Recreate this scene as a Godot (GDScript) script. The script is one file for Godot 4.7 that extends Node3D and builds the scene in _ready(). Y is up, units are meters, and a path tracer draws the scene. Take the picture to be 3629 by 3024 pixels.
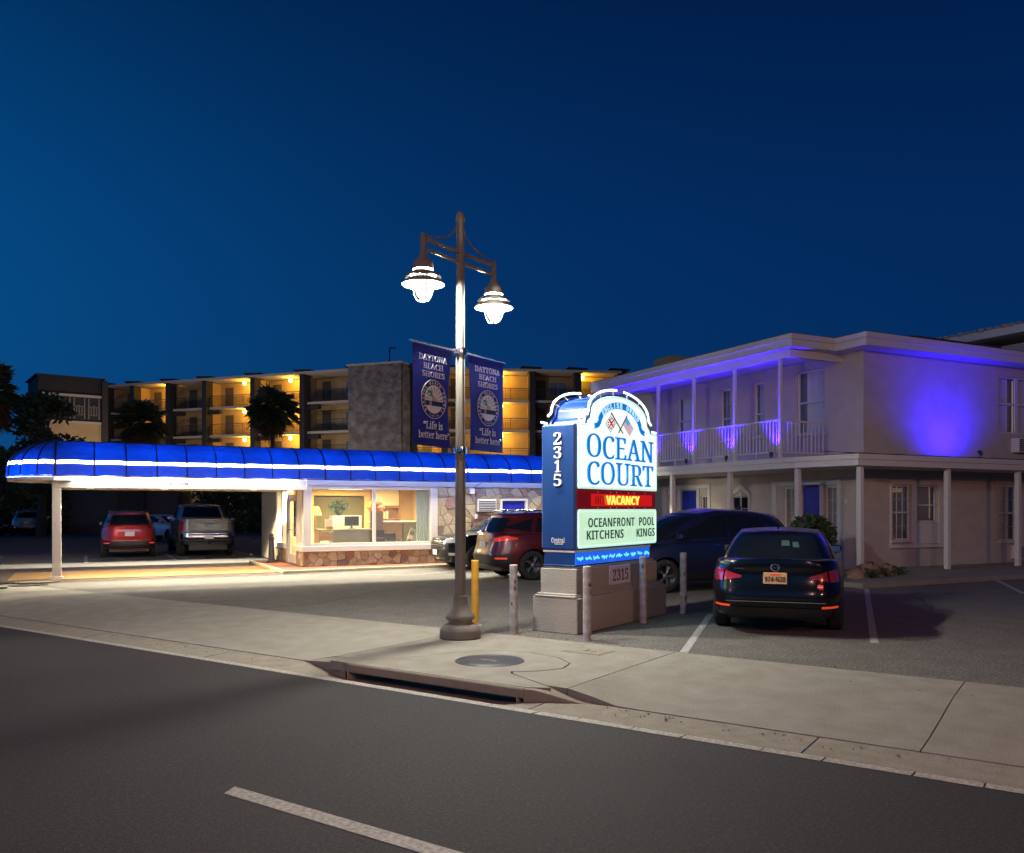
extends Node3D
# A seaside motel at dusk, seen from across the road. Frames: "site" is the motel's own grid, "road" runs along the kerb.

const SITE := 26.5
const ROAD := -34.7
var M := {}
var used := {}
var rng := RandomNumberGenerator.new()

class MB:
	var o := Vector3.ZERO
	var v := PackedVector3Array()
	var n := PackedVector3Array()
	var uv := PackedVector2Array()
	var ix := PackedInt32Array()
	func _init(off := Vector3.ZERO) -> void:
		o = off
	func tri(a: Vector3, b: Vector3, c: Vector3, hint := Vector3.ZERO) -> void:
		var nn := (c - a).cross(b - a)
		if nn.dot(hint) < 0.0:
			var s := b
			b = c
			c = s
			nn = -nn
		nn = nn.normalized()
		var k := v.size()
		for p in [a, b, c]:
			v.append(p)
			n.append(nn)
			uv.append(Vector2(p.x + p.z, p.y))
		ix.append_array([k, k + 1, k + 2])
	func quad(a: Vector3, b: Vector3, c: Vector3, d: Vector3, hint := Vector3.ZERO) -> void:
		tri(a, b, c, hint)
		tri(a, c, d, hint)
	func box(c: Vector3, s: Vector3, bev := 0.0, b := Basis.IDENTITY) -> void:
		var h := s / 2.0
		var e := minf(bev, minf(h.x, minf(h.y, h.z)) * 0.9)
		var ax := [Vector3.RIGHT, Vector3.UP, Vector3.BACK]
		for a in 3:
			for sg in [-1.0, 1.0]:
				var w: Vector3 = ax[a] * sg
				var p: Vector3 = ax[(a + 1) % 3]
				var q: Vector3 = ax[(a + 2) % 3]
				var hp: float = h[(a + 1) % 3] - e
				var hq: float = h[(a + 2) % 3] - e
				var m: Vector3 = w * h[a]
				quad(c + b * (m - p * hp - q * hq), c + b * (m + p * hp - q * hq), c + b * (m + p * hp + q * hq), c + b * (m - p * hp + q * hq), b * w)
		if e <= 0.0:
			return
		for a in 3:
			var a1 := (a + 1) % 3
			var a2 := (a + 2) % 3
			for s1 in [-1.0, 1.0]:
				for s2 in [-1.0, 1.0]:
					var p1: Vector3 = ax[a1] * s1 * h[a1] + ax[a2] * s2 * (h[a2] - e)
					var p2: Vector3 = ax[a1] * s1 * (h[a1] - e) + ax[a2] * s2 * h[a2]
					var l: Vector3 = ax[a] * (h[a] - e)
					quad(c + b * (p1 - l), c + b * (p1 + l), c + b * (p2 + l), c + b * (p2 - l), b * (ax[a1] * s1 + ax[a2] * s2))
		for sx in [-1.0, 1.0]:
			for sy in [-1.0, 1.0]:
				for sz in [-1.0, 1.0]:
					var g := Vector3(sx, sy, sz)
					tri(c + b * (g * Vector3(h.x, h.y - e, h.z - e)), c + b * (g * Vector3(h.x - e, h.y, h.z - e)), c + b * (g * Vector3(h.x - e, h.y - e, h.z)), b * g)
	func span(a: Vector3, b: Vector3, bev := 0.0) -> void:
		box((a + b) / 2.0, (b - a).abs(), bev)
	func bar(a: Vector3, b: Vector3, w: float, h: float, bev := 0.0, up := Vector3.UP) -> void:
		var z := (b - a).normalized()
		if absf(z.dot(up)) > 0.99:
			up = Vector3.RIGHT
		var x := up.cross(z).normalized()
		box((a + b) / 2.0, Vector3(w, h, (b - a).length()), bev, Basis(x, z.cross(x), z))
	func grid(rows: Array, open := false) -> void:
		var k := v.size()
		var m: int = rows.size()
		var w: int = rows[0].size()
		var mid := Vector3.ZERO
		for r in rows:
			for p in r:
				mid += p
		mid /= float(m * w)
		var nn := PackedVector3Array()
		nn.resize(m * w)
		var total := 0.0
		for i in m - 1:
			for j in w - 1:
				var a: Vector3 = rows[i][j]
				var b: Vector3 = rows[i][j + 1]
				var c: Vector3 = rows[i + 1][j + 1]
				var d: Vector3 = rows[i + 1][j]
				var f := (c - a).cross(b - a) + (d - a).cross(c - a)
				total += f.dot((a + c) / 2.0 - mid)
				nn[i * w + j] += f
				nn[i * w + j + 1] += f
				nn[(i + 1) * w + j + 1] += f
				nn[(i + 1) * w + j] += f
		for i in m:
			if rows[i][0].distance_to(rows[i][w - 1]) < 1e-4:
				var s := nn[i * w] + nn[i * w + w - 1]
				nn[i * w] = s
				nn[i * w + w - 1] = s
		for j in w:
			if rows[0][j].distance_to(rows[m - 1][j]) < 1e-4:
				var s := nn[j] + nn[(m - 1) * w + j]
				nn[j] = s
				nn[(m - 1) * w + j] = s
		var flip := total < 0.0 and not open
		for i in m:
			for j in w:
				v.append(rows[i][j])
				n.append((-nn[i * w + j] if flip else nn[i * w + j]).normalized())
				uv.append(Vector2(float(j) / (w - 1), float(i) / (m - 1)))
		for i in m - 1:
			for j in w - 1:
				var q := [k + i * w + j, k + i * w + j + 1, k + (i + 1) * w + j + 1, k + (i + 1) * w + j]
				if flip:
					ix.append_array([q[0], q[2], q[1], q[0], q[3], q[2]])
				else:
					ix.append_array([q[0], q[1], q[2], q[0], q[2], q[3]])
	func tube(path: Array, r, sides := 8, caps := true) -> void:
		var rows := []
		var last := Vector3.ZERO
		for i in path.size():
			var d: Vector3 = (path[mini(i + 1, path.size() - 1)] - path[maxi(i - 1, 0)]).normalized()
			var x := (Vector3.UP if absf(d.y) < 0.95 else Vector3.RIGHT).cross(d).normalized()
			if last != Vector3.ZERO:
				x = (last - d * last.dot(d)).normalized()
			last = x
			var y := d.cross(x)
			var rr: float = r[i] if r is Array else r
			var row := PackedVector3Array()
			for k in sides + 1:
				var t := TAU * (k % sides) / sides
				row.append(path[i] + (x * cos(t) + y * sin(t)) * rr)
			rows.append(row)
		grid(rows)
		if caps:
			for e in [0, path.size() - 1]:
				var out: Vector3 = path[e] - path[1 if e == 0 else e - 1]
				for k in sides:
					tri(path[e], rows[e][k], rows[e][k + 1], out)
	func lathe(prof: Array, sides := 24, xf := Transform3D.IDENTITY, flute := 0.0) -> void:
		var rows := []
		for p in prof:
			var row := PackedVector3Array()
			for k in sides + 1:
				var t := TAU * (k % sides) / sides
				var rr: float = p.x * (1.0 - (flute if k % 2 == 1 else 0.0))
				row.append(xf * Vector3(cos(t) * rr, p.y, sin(t) * rr))
			rows.append(row)
		grid(rows)
	func prism(poly: PackedVector2Array, z0: float, z1: float, xf := Transform3D.IDENTITY) -> void:
		var t := Geometry2D.triangulate_polygon(poly)
		var up := xf.basis.z * (1.0 if z1 > z0 else -1.0)
		for i in range(0, t.size(), 3):
			var p := [poly[t[i]], poly[t[i + 1]], poly[t[i + 2]]]
			tri(xf * Vector3(p[0].x, p[0].y, z1), xf * Vector3(p[1].x, p[1].y, z1), xf * Vector3(p[2].x, p[2].y, z1), up)
			tri(xf * Vector3(p[0].x, p[0].y, z0), xf * Vector3(p[1].x, p[1].y, z0), xf * Vector3(p[2].x, p[2].y, z0), -up)
		var area := 0.0
		for i in poly.size():
			var a := poly[i]
			var b := poly[(i + 1) % poly.size()]
			area += a.x * b.y - a.y * b.x
		for i in poly.size():
			var a := poly[i]
			var b := poly[(i + 1) % poly.size()]
			var e := Vector3(b.y - a.y, a.x - b.x, 0) * signf(area)
			quad(xf * Vector3(a.x, a.y, z0), xf * Vector3(b.x, b.y, z0), xf * Vector3(b.x, b.y, z1), xf * Vector3(a.x, a.y, z1), xf.basis * e)
	# A wall sheet in its own plane (x along, y up, outwards +z) with rectangular openings [x0, y0, x1, y1] whose reveals go back by depth.
	func wall(xf: Transform3D, w: float, h: float, holes: Array, depth := 0.12, x0 := 0.0, y0 := 0.0) -> void:
		var xs := [x0, x0 + w]
		var ys := [y0, y0 + h]
		for q in holes:
			xs.append_array([q[0], q[2]])
			ys.append_array([q[1], q[3]])
		xs.sort()
		ys.sort()
		for i in xs.size() - 1:
			for j in ys.size() - 1:
				if xs[i + 1] - xs[i] < 1e-4 or ys[j + 1] - ys[j] < 1e-4:
					continue
				var c := Vector2((xs[i] + xs[i + 1]) / 2.0, (ys[j] + ys[j + 1]) / 2.0)
				var open := false
				for q in holes:
					open = open or (c.x > q[0] and c.x < q[2] and c.y > q[1] and c.y < q[3])
				if not open:
					for z in [0.0, -depth]:
						quad(xf * Vector3(xs[i], ys[j], z), xf * Vector3(xs[i + 1], ys[j], z), xf * Vector3(xs[i + 1], ys[j + 1], z), xf * Vector3(xs[i], ys[j + 1], z), xf.basis.z * (1.0 if z == 0.0 else -1.0))
		for q in holes:
			var c := Vector3((q[0] + q[2]) / 2.0, (q[1] + q[3]) / 2.0, 0)
			var p := [Vector3(q[0], q[1], 0), Vector3(q[2], q[1], 0), Vector3(q[2], q[3], 0), Vector3(q[0], q[3], 0)]
			for i in 4:
				var a: Vector3 = p[i]
				var b: Vector3 = p[(i + 1) % 4]
				var back := Vector3(0, 0, -depth)
				quad(xf * a, xf * b, xf * (b + back), xf * (a + back), xf.basis * (c - (a + b) / 2.0))
	func mesh() -> ArrayMesh:
		var p := v
		if o != Vector3.ZERO:
			p = PackedVector3Array()
			for q in v:
				p.append(q - o)
		var a := []
		a.resize(Mesh.ARRAY_MAX)
		a[Mesh.ARRAY_VERTEX] = p
		a[Mesh.ARRAY_NORMAL] = n
		a[Mesh.ARRAY_TEX_UV] = uv
		a[Mesh.ARRAY_INDEX] = ix
		var m := ArrayMesh.new()
		m.add_surface_from_arrays(Mesh.PRIMITIVE_TRIANGLES, a)
		return m

func V(x: float, y: float, z: float) -> Vector3:
	return Vector3(x, y, z)

func frame(deg: float, p: Vector3, turn := 0.0) -> Transform3D:
	var b := Basis(Vector3.UP, deg_to_rad(deg))
	return Transform3D(b * Basis(Vector3.UP, deg_to_rad(turn)), b * p)

func site(x: float, y: float, z: float, turn := 0.0) -> Transform3D:
	return frame(SITE, V(x, y, z), turn)

func road(x: float, y: float, z: float, turn := 0.0) -> Transform3D:
	return frame(ROAD, V(x, y, z), turn)

func numbered(called: String) -> String:
	var k: int = used.get(called, -1) + 1
	used[called] = k
	return called if k == 0 else "%s_%03d" % [called, k]

func thing(called: String, label: String, category: String, xf: Transform3D, group := "") -> Node3D:
	var t := Node3D.new()
	t.name = numbered(called)
	t.transform = xf
	t.set_meta("label", label)
	t.set_meta("category", category)
	if group:
		t.set_meta("group", group)
	add_child(t)
	return t

func put(called: String, mesh: Mesh, m: Material, parent: Node, xf := Transform3D.IDENTITY) -> MeshInstance3D:
	var i := MeshInstance3D.new()
	i.name = called
	i.mesh = mesh
	i.material_override = m
	i.transform = xf
	parent.add_child(i, true)
	return i

func part(called: String, b: MB, m: Material, parent: Node) -> MeshInstance3D:
	return put(called, b.mesh(), m, parent)

func boxed(called: String, c: Vector3, s: Vector3, m: Material, parent: Node, bev := 0.004, b := Basis.IDENTITY) -> MeshInstance3D:
	var k := MB.new()
	k.box(Vector3.ZERO, s, bev)
	return put(called, k.mesh(), m, parent, Transform3D(b, c))

func setting(called: String, b: MB, m: Material, xf := Transform3D.IDENTITY) -> MeshInstance3D:
	var i := put(called, b.mesh(), m, self, xf)
	i.set_meta("kind", "structure")
	return i

func copy(t: Node3D, xf: Transform3D, label := "") -> Node3D:
	var c: Node3D = t.duplicate()
	c.name = numbered(String(t.name).rstrip("0123456789").trim_suffix("_"))
	c.transform = xf
	if label:
		c.set_meta("label", label)
	add_child(c)
	return c

func lin(r: float, g: float, b: float, a := 1.0) -> Color:
	var c := Color(r, g, b).linear_to_srgb()
	c.a = a
	return c

func noise_tex(seed_: int, freq: float, lo: float, hi: float, px := 512, octaves := 4, tint := Vector3.ONE, cell := false) -> NoiseTexture2D:
	var f := FastNoiseLite.new()
	f.seed = seed_
	f.frequency = freq
	f.noise_type = FastNoiseLite.TYPE_CELLULAR if cell else FastNoiseLite.TYPE_SIMPLEX_SMOOTH
	f.fractal_octaves = octaves
	var g := Gradient.new()
	g.set_color(0, lin(lo * tint.x, lo * tint.y, lo * tint.z))
	g.set_color(1, lin(hi, hi, hi))
	var t := NoiseTexture2D.new()
	t.width = px
	t.height = px
	t.seamless = true
	t.noise = f
	t.color_ramp = g
	return t

func mat(key: String, c: Color, rough := 0.7, o := {}) -> StandardMaterial3D:
	var m := StandardMaterial3D.new()
	m.resource_name = key
	m.albedo_color = c
	m.roughness = rough
	m.metallic = o.get("metal", 0.0)
	m.metallic_specular = o.get("spec", 0.5)
	if o.has("glow"):
		m.emission_enabled = true
		m.emission = o.glow
		m.emission_energy_multiplier = o.get("power", 1.0)
	if o.has("alpha"):
		m.transparency = BaseMaterial3D.TRANSPARENCY_ALPHA
		m.albedo_color.a = o.alpha
	if o.has("coat"):
		m.clearcoat_enabled = true
		m.clearcoat = o.coat
		m.clearcoat_roughness = 0.03
	if o.has("back"):
		m.backlight_enabled = true
		m.backlight = o.back
	if o.has("tex"):
		m.albedo_texture = o.tex
		m.uv1_triplanar = true
		m.uv1_world_triplanar = o.get("world", true)
		m.uv1_scale = Vector3.ONE / o.get("size", 2.0)
	if o.has("bump"):
		m.heightmap_enabled = true
		m.heightmap_texture = o.bump
		m.heightmap_scale = o.get("relief", 0.3)
		m.uv1_triplanar = true
		m.uv1_world_triplanar = o.get("world", true)
		m.uv1_scale = Vector3.ONE / o.get("size", 2.0)
	if o.has("tex2"):
		m.detail_enabled = true
		m.detail_albedo = o.tex2
		m.detail_blend_mode = BaseMaterial3D.BLEND_MODE_MUL
		m.detail_uv_layer = BaseMaterial3D.DETAIL_UV_2
		m.uv2_triplanar = true
		m.uv2_world_triplanar = o.get("world", true)
		m.uv2_scale = Vector3.ONE / o.get("size2", 9.0)
	M[key] = m
	return m

func serif(bold := false, italic := false) -> Font:
	var f := SystemFont.new()
	f.font_names = PackedStringArray(["Droid Serif"])
	f.font_weight = 700 if bold else 400
	f.font_italic = italic
	return f

func sans(bold := false) -> Font:
	var f := SystemFont.new()
	f.font_names = PackedStringArray(["Droid Sans"])
	f.font_weight = 700 if bold else 400
	return f

# Lettering fitted into w by h (either may be 0) about a centre; it faces the z axis of its basis.
func lettering(called: String, s: String, f: Font, c: Vector3, w: float, h: float, m: Material, parent: Node, b := Basis.IDENTITY, depth := 0.008) -> MeshInstance3D:
	var t := TextMesh.new()
	t.text = s
	t.font = f
	t.font_size = 64
	t.pixel_size = 0.01
	t.depth = 0.01
	t.curve_step = 1.5
	var a := t.get_aabb()
	var sx := w / a.size.x if w > 0.0 else h / a.size.y
	var sy := h / a.size.y if h > 0.0 else sx
	var off := a.get_center()
	var bb := Basis(b.x * sx, b.y * sy, b.z * (depth / 0.01))
	return put(called, t, m, parent, Transform3D(bb, c - bb * off))

func omni(p: Vector3, c: Color, e: float, parent: Node, size := 0.05) -> OmniLight3D:
	var l := OmniLight3D.new()
	l.name = "lamp_light"
	l.light_color = c
	l.light_energy = e
	l.light_size = size
	l.omni_range = 60.0
	l.omni_attenuation = 2.0
	l.shadow_enabled = true
	l.position = p
	parent.add_child(l, true)
	return l

func area(p: Vector3, facing: Vector3, along: Vector3, w: float, h: float, c: Color, e: float, parent: Node) -> void:
	var l := AreaLight3D.new()
	l.name = "panel_light"
	l.light_color = c
	l.light_energy = e
	l.area_size = Vector2(w, h)
	l.area_range = 60.0
	l.area_attenuation = 2.0
	l.shadow_enabled = true
	var z := -facing.normalized()
	var x := (along - z * along.dot(z)).normalized()
	l.transform = Transform3D(Basis(x, z.cross(x), z), p)
	parent.add_child(l, true)

func spot(p: Vector3, at: Vector3, deg: float, c: Color, e: float, parent: Node, size := 0.05, blend := 0.6) -> void:
	var l := SpotLight3D.new()
	l.name = "beam_light"
	l.light_color = c
	l.light_energy = e
	l.light_size = size
	l.spot_range = 60.0
	l.spot_attenuation = 2.0
	l.spot_angle = deg
	l.spot_angle_attenuation = blend
	l.shadow_enabled = true
	l.position = p
	var z := (p - at).normalized()
	var x := (Vector3.UP if absf(z.y) < 0.95 else Vector3.RIGHT).cross(z).normalized()
	l.basis = Basis(x, z.cross(x), z)
	parent.add_child(l, true)

func pick(a: Array, x: float) -> float:
	# piecewise linear through [[x, y], ...]
	if x <= a[0][0]:
		return a[0][1]
	for i in a.size() - 1:
		if x <= a[i + 1][0]:
			var t: float = (x - a[i][0]) / maxf(a[i + 1][0] - a[i][0], 1e-6)
			return lerpf(a[i][1], a[i + 1][1], t)
	return a[-1][1]

func smooth_pick(a: Array, x: float, w := 0.06) -> float:
	return (pick(a, x - w) + 2.0 * pick(a, x) + pick(a, x + w)) / 4.0

func _ready() -> void:
	rng.seed = 7
	camera_and_sky()
	materials()
	ground()
	motel()
	office()
	hotel()
	greenery()
	street_lamps()
	monument_sign()
	bollards()
	vehicles()
	small_things()

func camera_and_sky() -> void:
	var cam := Camera3D.new()
	cam.name = "camera"
	cam.projection = Camera3D.PROJECTION_FRUSTUM
	cam.near = 0.1
	cam.far = 600.0
	cam.size = 0.1 * 3024.0 / 3030.0
	cam.frustum_offset = Vector2(0, 0.1 * (1803.0 - 1512.0) / 3030.0)
	cam.position = V(0, 1.75, 0)
	cam.current = true
	add_child(cam)
	var im := Image.create(512, 256, false, Image.FORMAT_RGBF)
	var haze := FastNoiseLite.new()
	haze.seed = 4
	haze.frequency = 0.02
	for j in 256:
		var up := 90.0 - (j + 0.5) / 256.0 * 180.0
		for i in 512:
			# azimuth clockwise from the camera's forward (-z)
			var az := 180.0 - (i + 0.5) / 512.0 * 360.0
			var k := 0.5 + 0.5 * cos(deg_to_rad(az + 62.0))
			var e := clampf(up / 90.0, 0.0, 1.0)
			var dusk := pow(k, 2.6) * exp(-pow((up - 14.0) / 22.0, 2.0))
			var low := exp(-maxf(up, 0.0) / 16.0)
			var c := Vector3(0.0006, 0.0135, 0.085) + Vector3(0.0, 0.020, 0.075) * exp(-pow((up - 20.0) / 22.0, 2.0)) * (0.25 + 0.75 * k)
			c += Vector3(0.0, 0.175, 0.49) * dusk + Vector3(0.004, 0.028, 0.026) * low * (0.3 + 0.7 * k)
			c *= 1.0 - 0.62 * smoothstep(0.08, 0.5, e)
			c *= 1.0 + 0.05 * haze.get_noise_2d(cos(deg_to_rad(az)) * 60.0 + up * 0.4, sin(deg_to_rad(az)) * 60.0 + up * 1.3)
			im.set_pixel(i, j, Color(c.x, c.y, c.z))
	var sm := PanoramaSkyMaterial.new()
	sm.panorama = ImageTexture.create_from_image(im)
	var sky := Sky.new()
	sky.sky_material = sm
	var env := Environment.new()
	env.background_mode = Environment.BG_SKY
	env.sky = sky
	env.tonemap_mode = Environment.TONE_MAPPER_LINEAR
	env.tonemap_exposure = 1.0
	env.sdfgi_enabled = true
	env.ssao_enabled = true
	env.ssil_enabled = true
	var we := WorldEnvironment.new()
	we.name = "world"
	we.environment = env
	add_child(we)

func materials() -> void:
	var grain := noise_tex(3, 0.16, 0.62, 1.0, 512, 3)
	var blot := noise_tex(11, 0.012, 0.8, 1.0, 512, 6)
	var stain := noise_tex(21, 0.02, 0.74, 1.0, 512, 6, V(1.0, 0.95, 0.88))
	var lumps := noise_tex(31, 0.06, 0.0, 1.0, 512, 4)
	var fine := noise_tex(41, 0.2, 0.0, 1.0, 512, 2)
	var gravel := noise_tex(5, 0.10, 0.15, 1.0, 512, 3, Vector3.ONE, true)
	var sand := noise_tex(7, 0.13, 0.5, 1.0, 512, 3, Vector3.ONE, true)
	M["grain_tex"] = grain
	M["blot_tex"] = blot
	M["lumps_tex"] = lumps
	M["fine_tex"] = fine
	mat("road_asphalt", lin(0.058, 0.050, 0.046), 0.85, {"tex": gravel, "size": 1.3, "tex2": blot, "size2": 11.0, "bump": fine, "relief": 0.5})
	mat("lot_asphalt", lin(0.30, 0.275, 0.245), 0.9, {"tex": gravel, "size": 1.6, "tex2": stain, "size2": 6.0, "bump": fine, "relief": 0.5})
	mat("concrete", lin(0.40, 0.375, 0.31), 0.85, {"tex": sand, "size": 1.0, "tex2": stain, "size2": 5.0, "bump": fine, "relief": 0.12})
	mat("gutter", lin(0.40, 0.365, 0.29), 0.9, {"tex": sand, "size": 0.9, "tex2": stain, "size2": 2.5, "bump": fine, "relief": 0.15})
	mat("kerb", lin(0.40, 0.36, 0.28), 0.9, {"tex": sand, "size": 0.7, "tex2": stain, "size2": 1.3, "bump": fine, "relief": 0.3})
	mat("road_paint", lin(0.62, 0.57, 0.48), 0.7, {"tex": noise_tex(51, 0.06, 0.35, 1.0, 512, 5), "size": 1.5, "tex2": blot, "size2": 3.0})
	mat("lot_paint", lin(0.55, 0.54, 0.5), 0.75, {"tex": noise_tex(53, 0.05, 0.3, 1.0, 512, 5), "size": 1.5})
	mat("void", lin(0.30, 0.27, 0.21), 0.95)
	mat("tan_pad", lin(0.44, 0.30, 0.14), 0.75, {"tex": grain, "size": 1.7, "tex2": stain, "size2": 3.0})
	mat("red_pad", lin(0.42, 0.17, 0.095), 0.7, {"tex": grain, "size": 1.5, "tex2": blot, "size2": 2.0})
	mat("cream_edge", lin(0.66, 0.60, 0.40), 0.7)
	mat("iron", lin(0.07, 0.07, 0.075), 0.5, {"metal": 0.6, "tex": grain, "size": 0.4})
	mat("stucco", lin(0.54, 0.46, 0.39), 0.92, {"tex": noise_tex(61, 0.08, 0.8, 1.0, 512, 4), "size": 1.2, "bump": lumps, "relief": 0.7, "tex2": blot, "size2": 4.0})
	mat("trim_white", lin(0.60, 0.56, 0.52), 0.65, {"tex": noise_tex(63, 0.03, 0.84, 1.0, 512, 4), "size": 2.0})
	mat("office_white", lin(0.62, 0.58, 0.5), 0.6)
	mat("roof_dark", lin(0.05, 0.045, 0.045), 0.95, {"tex": grain, "size": 0.8})
	mat("blue_door", lin(0.012, 0.022, 0.28), 0.45)
	mat("pane", lin(0.8, 0.85, 0.9), 0.02, {"alpha": 0.08})
	mat("dark_room", lin(0.40, 0.36, 0.30), 0.95)
	mat("curtain", lin(0.55, 0.53, 0.56), 0.9, {"back": lin(0.4, 0.4, 0.42)})
	mat("sheer", lin(0.42, 0.36, 0.22), 0.9)
	mat("blind", lin(0.36, 0.32, 0.27), 0.7)
	mat("lit_gap", lin(0.5, 0.35, 0.2), 0.8, {"glow": lin(1.0, 0.62, 0.3), "power": 0.55})
	mat("lit_dim", lin(0.5, 0.4, 0.2), 0.8, {"glow": lin(1.0, 0.75, 0.3), "power": 0.22})
	mat("blue_fabric", lin(0.004, 0.045, 0.30), 0.6, {"back": lin(0.0, 0.065, 0.19), "tex": noise_tex(71, 0.02, 0.6, 1.0, 256, 3), "size": 1.3})
	mat("white_fabric", lin(0.75, 0.72, 0.6), 0.6, {"back": lin(0.5, 0.48, 0.39)})
	mat("rib", lin(0.004, 0.006, 0.03), 0.5)
	mat("tube_glow", lin(0.9, 0.9, 0.9), 0.4, {"glow": lin(0.9, 0.95, 1.0), "power": 3.0})
	mat("grout", lin(0.33, 0.25, 0.15), 0.95, {"tex": grain, "size": 0.5})
	for k in 6:
		var c: Array = [[0.46, 0.34, 0.19], [0.52, 0.40, 0.23], [0.34, 0.23, 0.14], [0.38, 0.20, 0.13], [0.27, 0.18, 0.12], [0.58, 0.46, 0.28]][k]
		mat("stone_%d" % k, lin(c[0], c[1], c[2]), 0.85, {"tex": noise_tex(80 + k, 0.025, 0.55, 1.0, 256, 5), "size": 0.6, "bump": lumps, "relief": 1.0})
	mat("room_wall", lin(0.66, 0.49, 0.20), 0.85)
	mat("room_ceiling", lin(0.68, 0.56, 0.30), 0.85)
	mat("room_floor", lin(0.22, 0.16, 0.09), 0.7)
	mat("ceiling_panel", lin(0.9, 0.9, 0.85), 0.5, {"glow": lin(1.0, 0.9, 0.66), "power": 4.0})
	mat("sticker", lin(0.05, 0.09, 0.09), 0.5)
	mat("pine", lin(0.45, 0.24, 0.08), 0.55, {"tex": noise_tex(91, 0.03, 0.6, 1.0, 256, 4), "size": 0.7})
	mat("olive_desk", lin(0.22, 0.21, 0.13), 0.6)
	mat("sage", lin(0.30, 0.37, 0.34), 0.85, {"back": lin(0.12, 0.15, 0.14)})
	mat("black_plastic", lin(0.015, 0.015, 0.016), 0.45)
	mat("paper", lin(0.68, 0.62, 0.48), 0.85)
	mat("shade", lin(0.8, 0.62, 0.3), 0.8, {"glow": lin(1.0, 0.62, 0.16), "power": 0.9})
	mat("leaf", lin(0.035, 0.06, 0.022), 0.7, {"back": lin(0.03, 0.06, 0.01)})
	mat("leaf_dark", lin(0.034, 0.055, 0.026), 0.75, {"back": lin(0.02, 0.035, 0.01)})
	mat("frond", lin(0.05, 0.07, 0.028), 0.6, {"back": lin(0.03, 0.05, 0.01)})
	mat("dead_frond", lin(0.14, 0.095, 0.05), 0.9)
	mat("bark", lin(0.10, 0.085, 0.065), 0.95, {"tex": noise_tex(95, 0.05, 0.5, 1.0, 256, 4), "size": 0.6, "bump": lumps, "relief": 2.0})
	mat("petal", lin(0.5, 0.15, 0.06), 0.8)
	mat("petal_yellow", lin(0.6, 0.5, 0.15), 0.8)
	mat("lamp_metal", lin(0.22, 0.205, 0.165), 0.75, {"metal": 0.0, "tex": grain, "size": 0.6, "world": false})
	mat("lamp_bulb", lin(0.9, 0.9, 0.9), 0.3, {"glow": lin(1.0, 0.97, 0.9), "power": 1.5})
	mat("clear_shade", lin(0.85, 0.85, 0.85), 0.25, {"alpha": 0.35})
	mat("banner_blue", lin(0.005, 0.012, 0.26), 0.75, {"back": lin(0.002, 0.004, 0.05), "tex": noise_tex(97, 0.02, 0.8, 1.0, 256, 3), "size": 0.8})
	mat("print_white", lin(0.62, 0.62, 0.64), 0.8)
	mat("print_navy", lin(0.006, 0.012, 0.10), 0.8)
	mat("print_teal", lin(0.02, 0.25, 0.26), 0.8)
	mat("print_sand", lin(0.42, 0.34, 0.17), 0.8)
	mat("print_grey", lin(0.30, 0.28, 0.24), 0.8)
	mat("sign_blue", lin(0.016, 0.06, 0.21), 0.35, {"metal": 0.2, "tex": noise_tex(99, 0.01, 0.9, 1.0, 256, 3), "size": 1.5})
	mat("sign_stucco", lin(0.37, 0.345, 0.295), 0.92, {"tex": noise_tex(101, 0.08, 0.8, 1.0, 512, 4), "size": 1.0, "bump": lumps, "relief": 0.5})
	mat("sign_face_lit", lin(0.75, 0.8, 0.78), 0.3, {"glow": lin(0.80, 1.0, 0.96), "power": 1.05})
	mat("sign_lip_lit", lin(0.7, 0.8, 0.75), 0.3, {"glow": lin(0.55, 0.95, 0.78), "power": 0.85})
	mat("sign_letter_lit", lin(0.01, 0.16, 0.45), 0.3, {"glow": lin(0.0, 0.20, 0.66), "power": 0.85})
	mat("sign_cap_lit", lin(0.4, 0.6, 0.6), 0.3, {"glow": lin(0.55, 0.95, 1.0), "power": 0.9})
	mat("sign_red_lit", lin(0.4, 0.01, 0.01), 0.3, {"glow": lin(1.0, 0.012, 0.006), "power": 0.5})
	mat("sign_darkred", lin(0.12, 0.004, 0.005), 0.25, {"glow": lin(1.0, 0.02, 0.01), "power": 0.10})
	mat("neon_amber", lin(0.9, 0.6, 0.1), 0.3, {"glow": lin(1.0, 0.62, 0.08), "power": 1.6})
	mat("neon_off", lin(0.25, 0.02, 0.015), 0.3, {"glow": lin(1.0, 0.03, 0.02), "power": 0.18})
	mat("sign_reader_lit", lin(0.6, 0.7, 0.6), 0.4, {"glow": lin(0.58, 0.95, 0.66), "power": 0.78})
	mat("reader_letter", lin(0.03, 0.05, 0.045), 0.6, {"glow": lin(0.3, 0.5, 0.4), "power": 0.12})
	mat("reader_track", lin(0.5, 0.62, 0.5), 0.4, {"glow": lin(0.62, 1.0, 0.72), "power": 0.62})
	mat("sign_glass_lit", lin(0.05, 0.2, 0.6), 0.15, {"glow": lin(0.008, 0.11, 0.80), "power": 0.85})
	mat("neon_cyan", lin(0.4, 0.9, 1.0), 0.3, {"glow": lin(0.12, 0.72, 1.0), "power": 1.1})
	mat("neon_white", lin(0.8, 0.9, 1.0), 0.3, {"glow": lin(0.62, 0.86, 1.0), "power": 2.6})
	mat("sign_barrel", lin(0.004, 0.035, 0.50), 0.35)
	mat("flag_red", lin(0.5, 0.02, 0.015), 0.4, {"glow": lin(0.62, 0.03, 0.012), "power": 0.8})
	mat("flag_blue", lin(0.1, 0.12, 0.3), 0.4, {"glow": lin(0.10, 0.13, 0.36), "power": 0.8})
	mat("flag_sky", lin(0.1, 0.3, 0.5), 0.4, {"glow": lin(0.10, 0.42, 0.72), "power": 0.8})
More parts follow.
